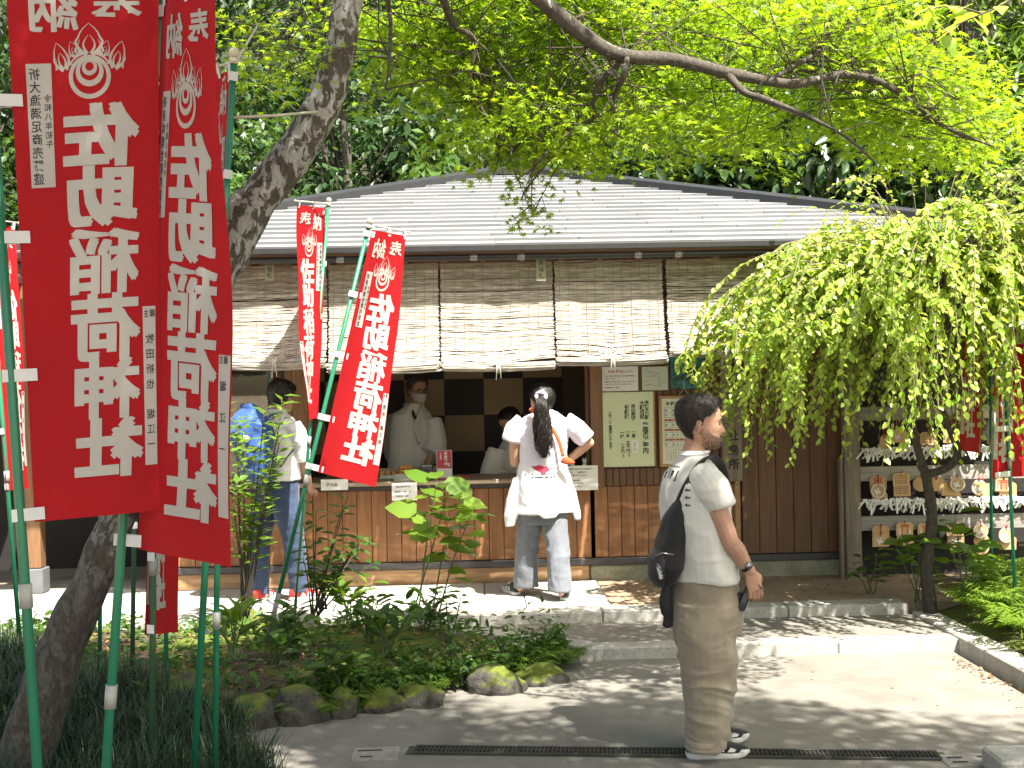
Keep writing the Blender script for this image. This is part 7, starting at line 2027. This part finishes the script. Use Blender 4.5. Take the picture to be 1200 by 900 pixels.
for pts, rs in (([B_(343, 497, -.10), B_(351, 515, -.10), B_(355, 540, -.06)], [.068, .066, .056]), ([B_(307, 497, .12), B_(304, 515, .15), B_(304, 540, .18)], [.068, .066, .056])):
    p = smooth_path(pts, 4); s_.tube(p, lerp_r(rs, len(p)), 14)
garment("shirt", s_, white_tee, bmn, .008, 4, .008, (8, 8, 10), 22)
MB().tube([B_(325, 481.5) + V((.064 * math.cos(w), .064 * math.sin(w), -.012 + .01 * math.cos(w - 1))) for w in [6.2832 * i / 20 for i in range(21)]], [(.016, .014)] * 21, 8, caps=False, flat=(0, 0, 1)).build("neck_towel", fabric("grey_towel", (.42, .44, .43)), bmn, I3)
j3 = MB(); j3.ring([S3(326, 590, .12, .165), S3(326, 572, .125, .17), S3(326, 556, .12, .16)], 20)
j3.ring([S3(306, 695, .062, .062, .02), S3(304, 666, .072, .068, .04), S3(304, 630, .085, .078, .06), S3(310, 600, .105, .095, .05), S3(317, 575, .105, .09, .04)], 18)
j3.ring([S3(351, 693, .062, .062, .04), S3(348, 664, .070, .068, .02), S3(343, 630, .085, .078, -.02), S3(337, 600, .105, .095, -.04), S3(333, 575, .105, .09, -.04)], 18)
garment("jeans", j3, denim_blue, bmn, .007, 3, .009, (9, 9, 10), 23)
p = B_(304, 700, .02); shoe(bmn, I3, V((p.x - .02, p.y - .08, .141)), rad(62), .28, 'flat', [redshoe_m, sole_m, white_paper_m, redshoe_m])
p = B_(350, 698, .06); shoe(bmn, I3, V((p.x - .06, p.y - .06, .141)), rad(25), .28, 'flat', [redshoe_m, sole_m, white_paper_m, redshoe_m])
kp = B_(299, 520, -.22); pack = empty("backpack", Matrix.Translation(kp), "bright blue slouchy backpack worn by the man in the white shirt", "backpack"); IK = Matrix.Translation(-kp)
k_ = MB(); K3 = lambda X, Y, a, b, dy: sec(X, Y, a, b, y3, dy, B_, .8)
k_.ring([K3(304, 564, .06, .12, -.17), K3(301, 556, .10, .15, -.18), K3(299, 535, .115, .158, -.19), K3(298, 512, .105, .152, -.20), K3(297, 494, .085, .14, -.19), K3(295, 482, .05, .11, -.18), K3(290, 475, .02, .06, -.17)], 22)
bk_ = remesh(k_, .009, 3); folds(bk_, .020, (7, 7, 7), 31); bk_.materials.clear(); bk_.materials.append(blue_nylon)
for p in bk_.polygons: p.use_smooth = True
link("pack_body", bk_, pack, IK)
MB().bbox(-.035, .035, -.012, .012, -.02, .02, .003).build("label_patch", white_paper_m, pack, T4(B_(287, 513, -.345) - kp, Matrix.Rotation(rad(-32), 4, 'Z') @ Matrix.Rotation(.5, 4, 'Y')))
fl = MB().ring([K3(284, 520, .07, .09, -.25), K3(283, 506, .085, .11, -.25), K3(287, 490, .07, .11, -.23), K3(292, 480, .03, .07, -.2)], 16)
fm_ = remesh(fl, .009, 2); folds(fm_, .014, (9, 9, 9), 33); fm_.materials.clear(); fm_.materials.append(blue_nylon)
for p in fm_.polygons: p.use_smooth = True
link("flap", fm_, pack, IK)
for pts in ([B_(308, 498, -.14), B_(316, 488, -.115), B_(326, 483.5, -.08), B_(334, 486, -.03), B_(344, 496, .04), B_(352, 520, .06)], [B_(318, 556, -.12), B_(330, 545, -.16), B_(338, 534, -.17), B_(345, 526, -.14)]):
    q = smooth_path(pts, 4); MB().tube(q, [(.020 if len(pts) > 4 else .008, .005)] * len(q), 6, flat=(.7, -.7, .2)).build("strap", blue_nylon if len(pts) > 4 else blackcloth_m, pack, IK)

# ======================= shrine staff inside
def robe_person(D, hx, hy, fdir, label, rows, sleeves, skin, hairk, headH=.235, extra=None):
    fn = lambda X, Y, dy=0.0: at(X, Y, D + dy)
    o = fn(rows[0][0], rows[0][1]); o.z = iz
    root = empty("person", Matrix.Translation(o), label, "person"); I = Matrix.Translation(-o)
    yaw = math.atan2(fdir[1], fdir[0])
    Hd = Head(T4(fn(hx, hy), rot_to(fdir)), headH); b = MB(); Hd.add(b)
    nb = rows[-1]
    arm_chain(b, [fn(nb[0], nb[1] + 6), fn(nb[0] * .4 + hx * .6, nb[1] * .45 + hy * .55 - 3)], [.058, .052])
    b.ring([sec(X, Y, a * .72, c * .66, yaw, 0, fn) for X, Y, a, c in rows], 18)
    for S_ in sleeves:
        P = [fn(*q) for q in S_]; arm_chain(b, [P[0].lerp(P[1], .25)] + P[1:], [.045, .042, .03][:len(P)])
        d = (P[-1] - P[-2]).normalized(); hand(b, P[-1], d, V((0, -.5, .8)), V((.6, 0, 0)), .95)
    me = remesh(b, .006, 2, .4, "body"); me.materials.clear(); me.materials.append(skin); link("body", me, root, I)
    s = MB(); s.ring([sec(X, Y, a, c, yaw, 0, fn) for X, Y, a, c in rows], 22)
    for S_ in sleeves:
        P = [fn(*q) for q in S_]; k = [P[0], P[1], P[1].lerp(P[2], .55)]
        p = smooth_path(k, 4); s.tube(p, lerp_r([.085, .105, .12], len(p)), 14)
    rb_ = garment("robe", s, robe_m, root, .009, 3, .009, (8, 8, 6), int(hx))
    return root, I, Hd, fn, rb_
fs1 = V((.55, -.82, -.12))
st1, I4, H4, G_, rb1 = robe_person(10.85, 488, 472, fs1, "man in white robe, glasses and face mask standing inside behind the counter",
    [(481, 640, .14, .19), (481, 600, .145, .20), (481, 560, .15, .21), (481, 525, .15, .215), (482, 500, .14, .21), (482, 486, .11, .19), (484, 478, .08, .11), (485, 473, .065, .075)],
    [[(466, 487, .06), (463, 520, .06), (470, 548, .02)], [(507, 490, -.02), (510, 520, -.02), (500, 546, -.12)]], skin_c, 0)
H4.hair(st1, I4, lambda a: float(np.interp(a, [0, .6, 1.0, 1.4, 1.65, 2.0, 3.2], [.86, .84, .74, .44, .60, .30, .14])), lambda a, z: float(np.interp(z, [0, .3, .7, 1], [.006, .012, .018, .016])), hair_grey, 1100, .03, 9)
H4.eyes(st1, I4)
vs = []; zs_ = [.02, .08, .16, .24, .32, .40]
for z in zs_:
    for j in range(15): vs.append(H4.p(z, -1.25 + 2.5 * j / 14, .006 + .012 * math.exp(-((j - 7) / 3.5) ** 2) * (1 if .1 < z < .35 else .3)))
MB().add(vs, [(i * 15 + j, i * 15 + j + 1, (i + 1) * 15 + j + 1, (i + 1) * 15 + j) for i in range(5) for j in range(14)], 0, True).build("face_mask", fabric("mask_cloth", (.48, .46, .42)), st1, I4)
gl = MB()
for sg in (1, -1):
    c = H4.M @ (V((.475, sg * .135, .50)) * H4.H); R_ = H4.M.to_3x3()
    gl.tube([c + R_ @ V((0, .026 * math.cos(w), .018 * math.sin(w))) for w in [6.2832 * i / 16 for i in range(17)]], .0022, 6, caps=False)
    gl.tube([c + R_ @ V((0, sg * .026, .004)), H4.M @ (V((.2, sg * .36, .52)) * H4.H), H4.M @ (V((-.04, sg * .35, .50)) * H4.H)], .002, 6)
gl.tube([H4.M @ (V((.485, .03, .51)) * H4.H), H4.M @ (V((.485, -.03, .51)) * H4.H)], .002, 6)
gl.build("glasses", black_m, st1, I4)
def collar(root, I, fn, a, b, c, w=.026, m=None, dy=-.17):
    P = smooth_path([fn(*a), fn(*b), fn(*c)], 5); MB().tube(P, [(w, .006)] * len(P), 8, flat=(.75, -.2, .3)).build("robe_collar", m or robe_m, root, I)
collar(st1, I4, G_, (474, 473, .03), (480, 489, -.125), (493, 520, -.165), .018, None)
collar(st1, I4, G_, (496, 473, -.03), (489, 490, -.135), (470, 545, -.15), .020, None)
collar(st1, I4, G_, (480, 474, -.03), (484, 484, -.115), (487, 491, -.135), .014, blackcloth_m)
fs2 = V((-.55, -.62, -.55))
st2, I5, H5, G5, rb2 = robe_person(10.45, 604, 507, fs2, "seated person in a white robe bowed behind the counter beside the woman",
    [(612, 640, .16, .22), (612, 590, .16, .22), (611, 555, .16, .23), (610, 535, .14, .225), (608, 522, .11, .19), (606, 513, .085, .12), (605, 508, .065, .08)],
    [[(583, 528, -.02), (577, 556, -.10), (592, 575, -.26)], [(638, 528, .02), (640, 556, -.06), (622, 575, -.24)]], skin_c, 0)
H5.hair(st2, I5, lambda a: float(np.interp(a, [0, .6, 1.0, 1.4, 1.65, 2.0, 3.2], [.84, .82, .72, .44, .60, .30, .14])), lambda a, z: float(np.interp(z, [0, .3, .7, 1], [.005, .009, .012, .012])), hair_black, 700, .02, 11)
H5.eyes(st2, I5)
collar(st2, I5, G5, (596, 512, -.02), (598, 525, -.13), (604, 545, -.18), .018); collar(st2, I5, G5, (617, 512, -.05), (611, 526, -.15), (598, 552, -.17), .018)
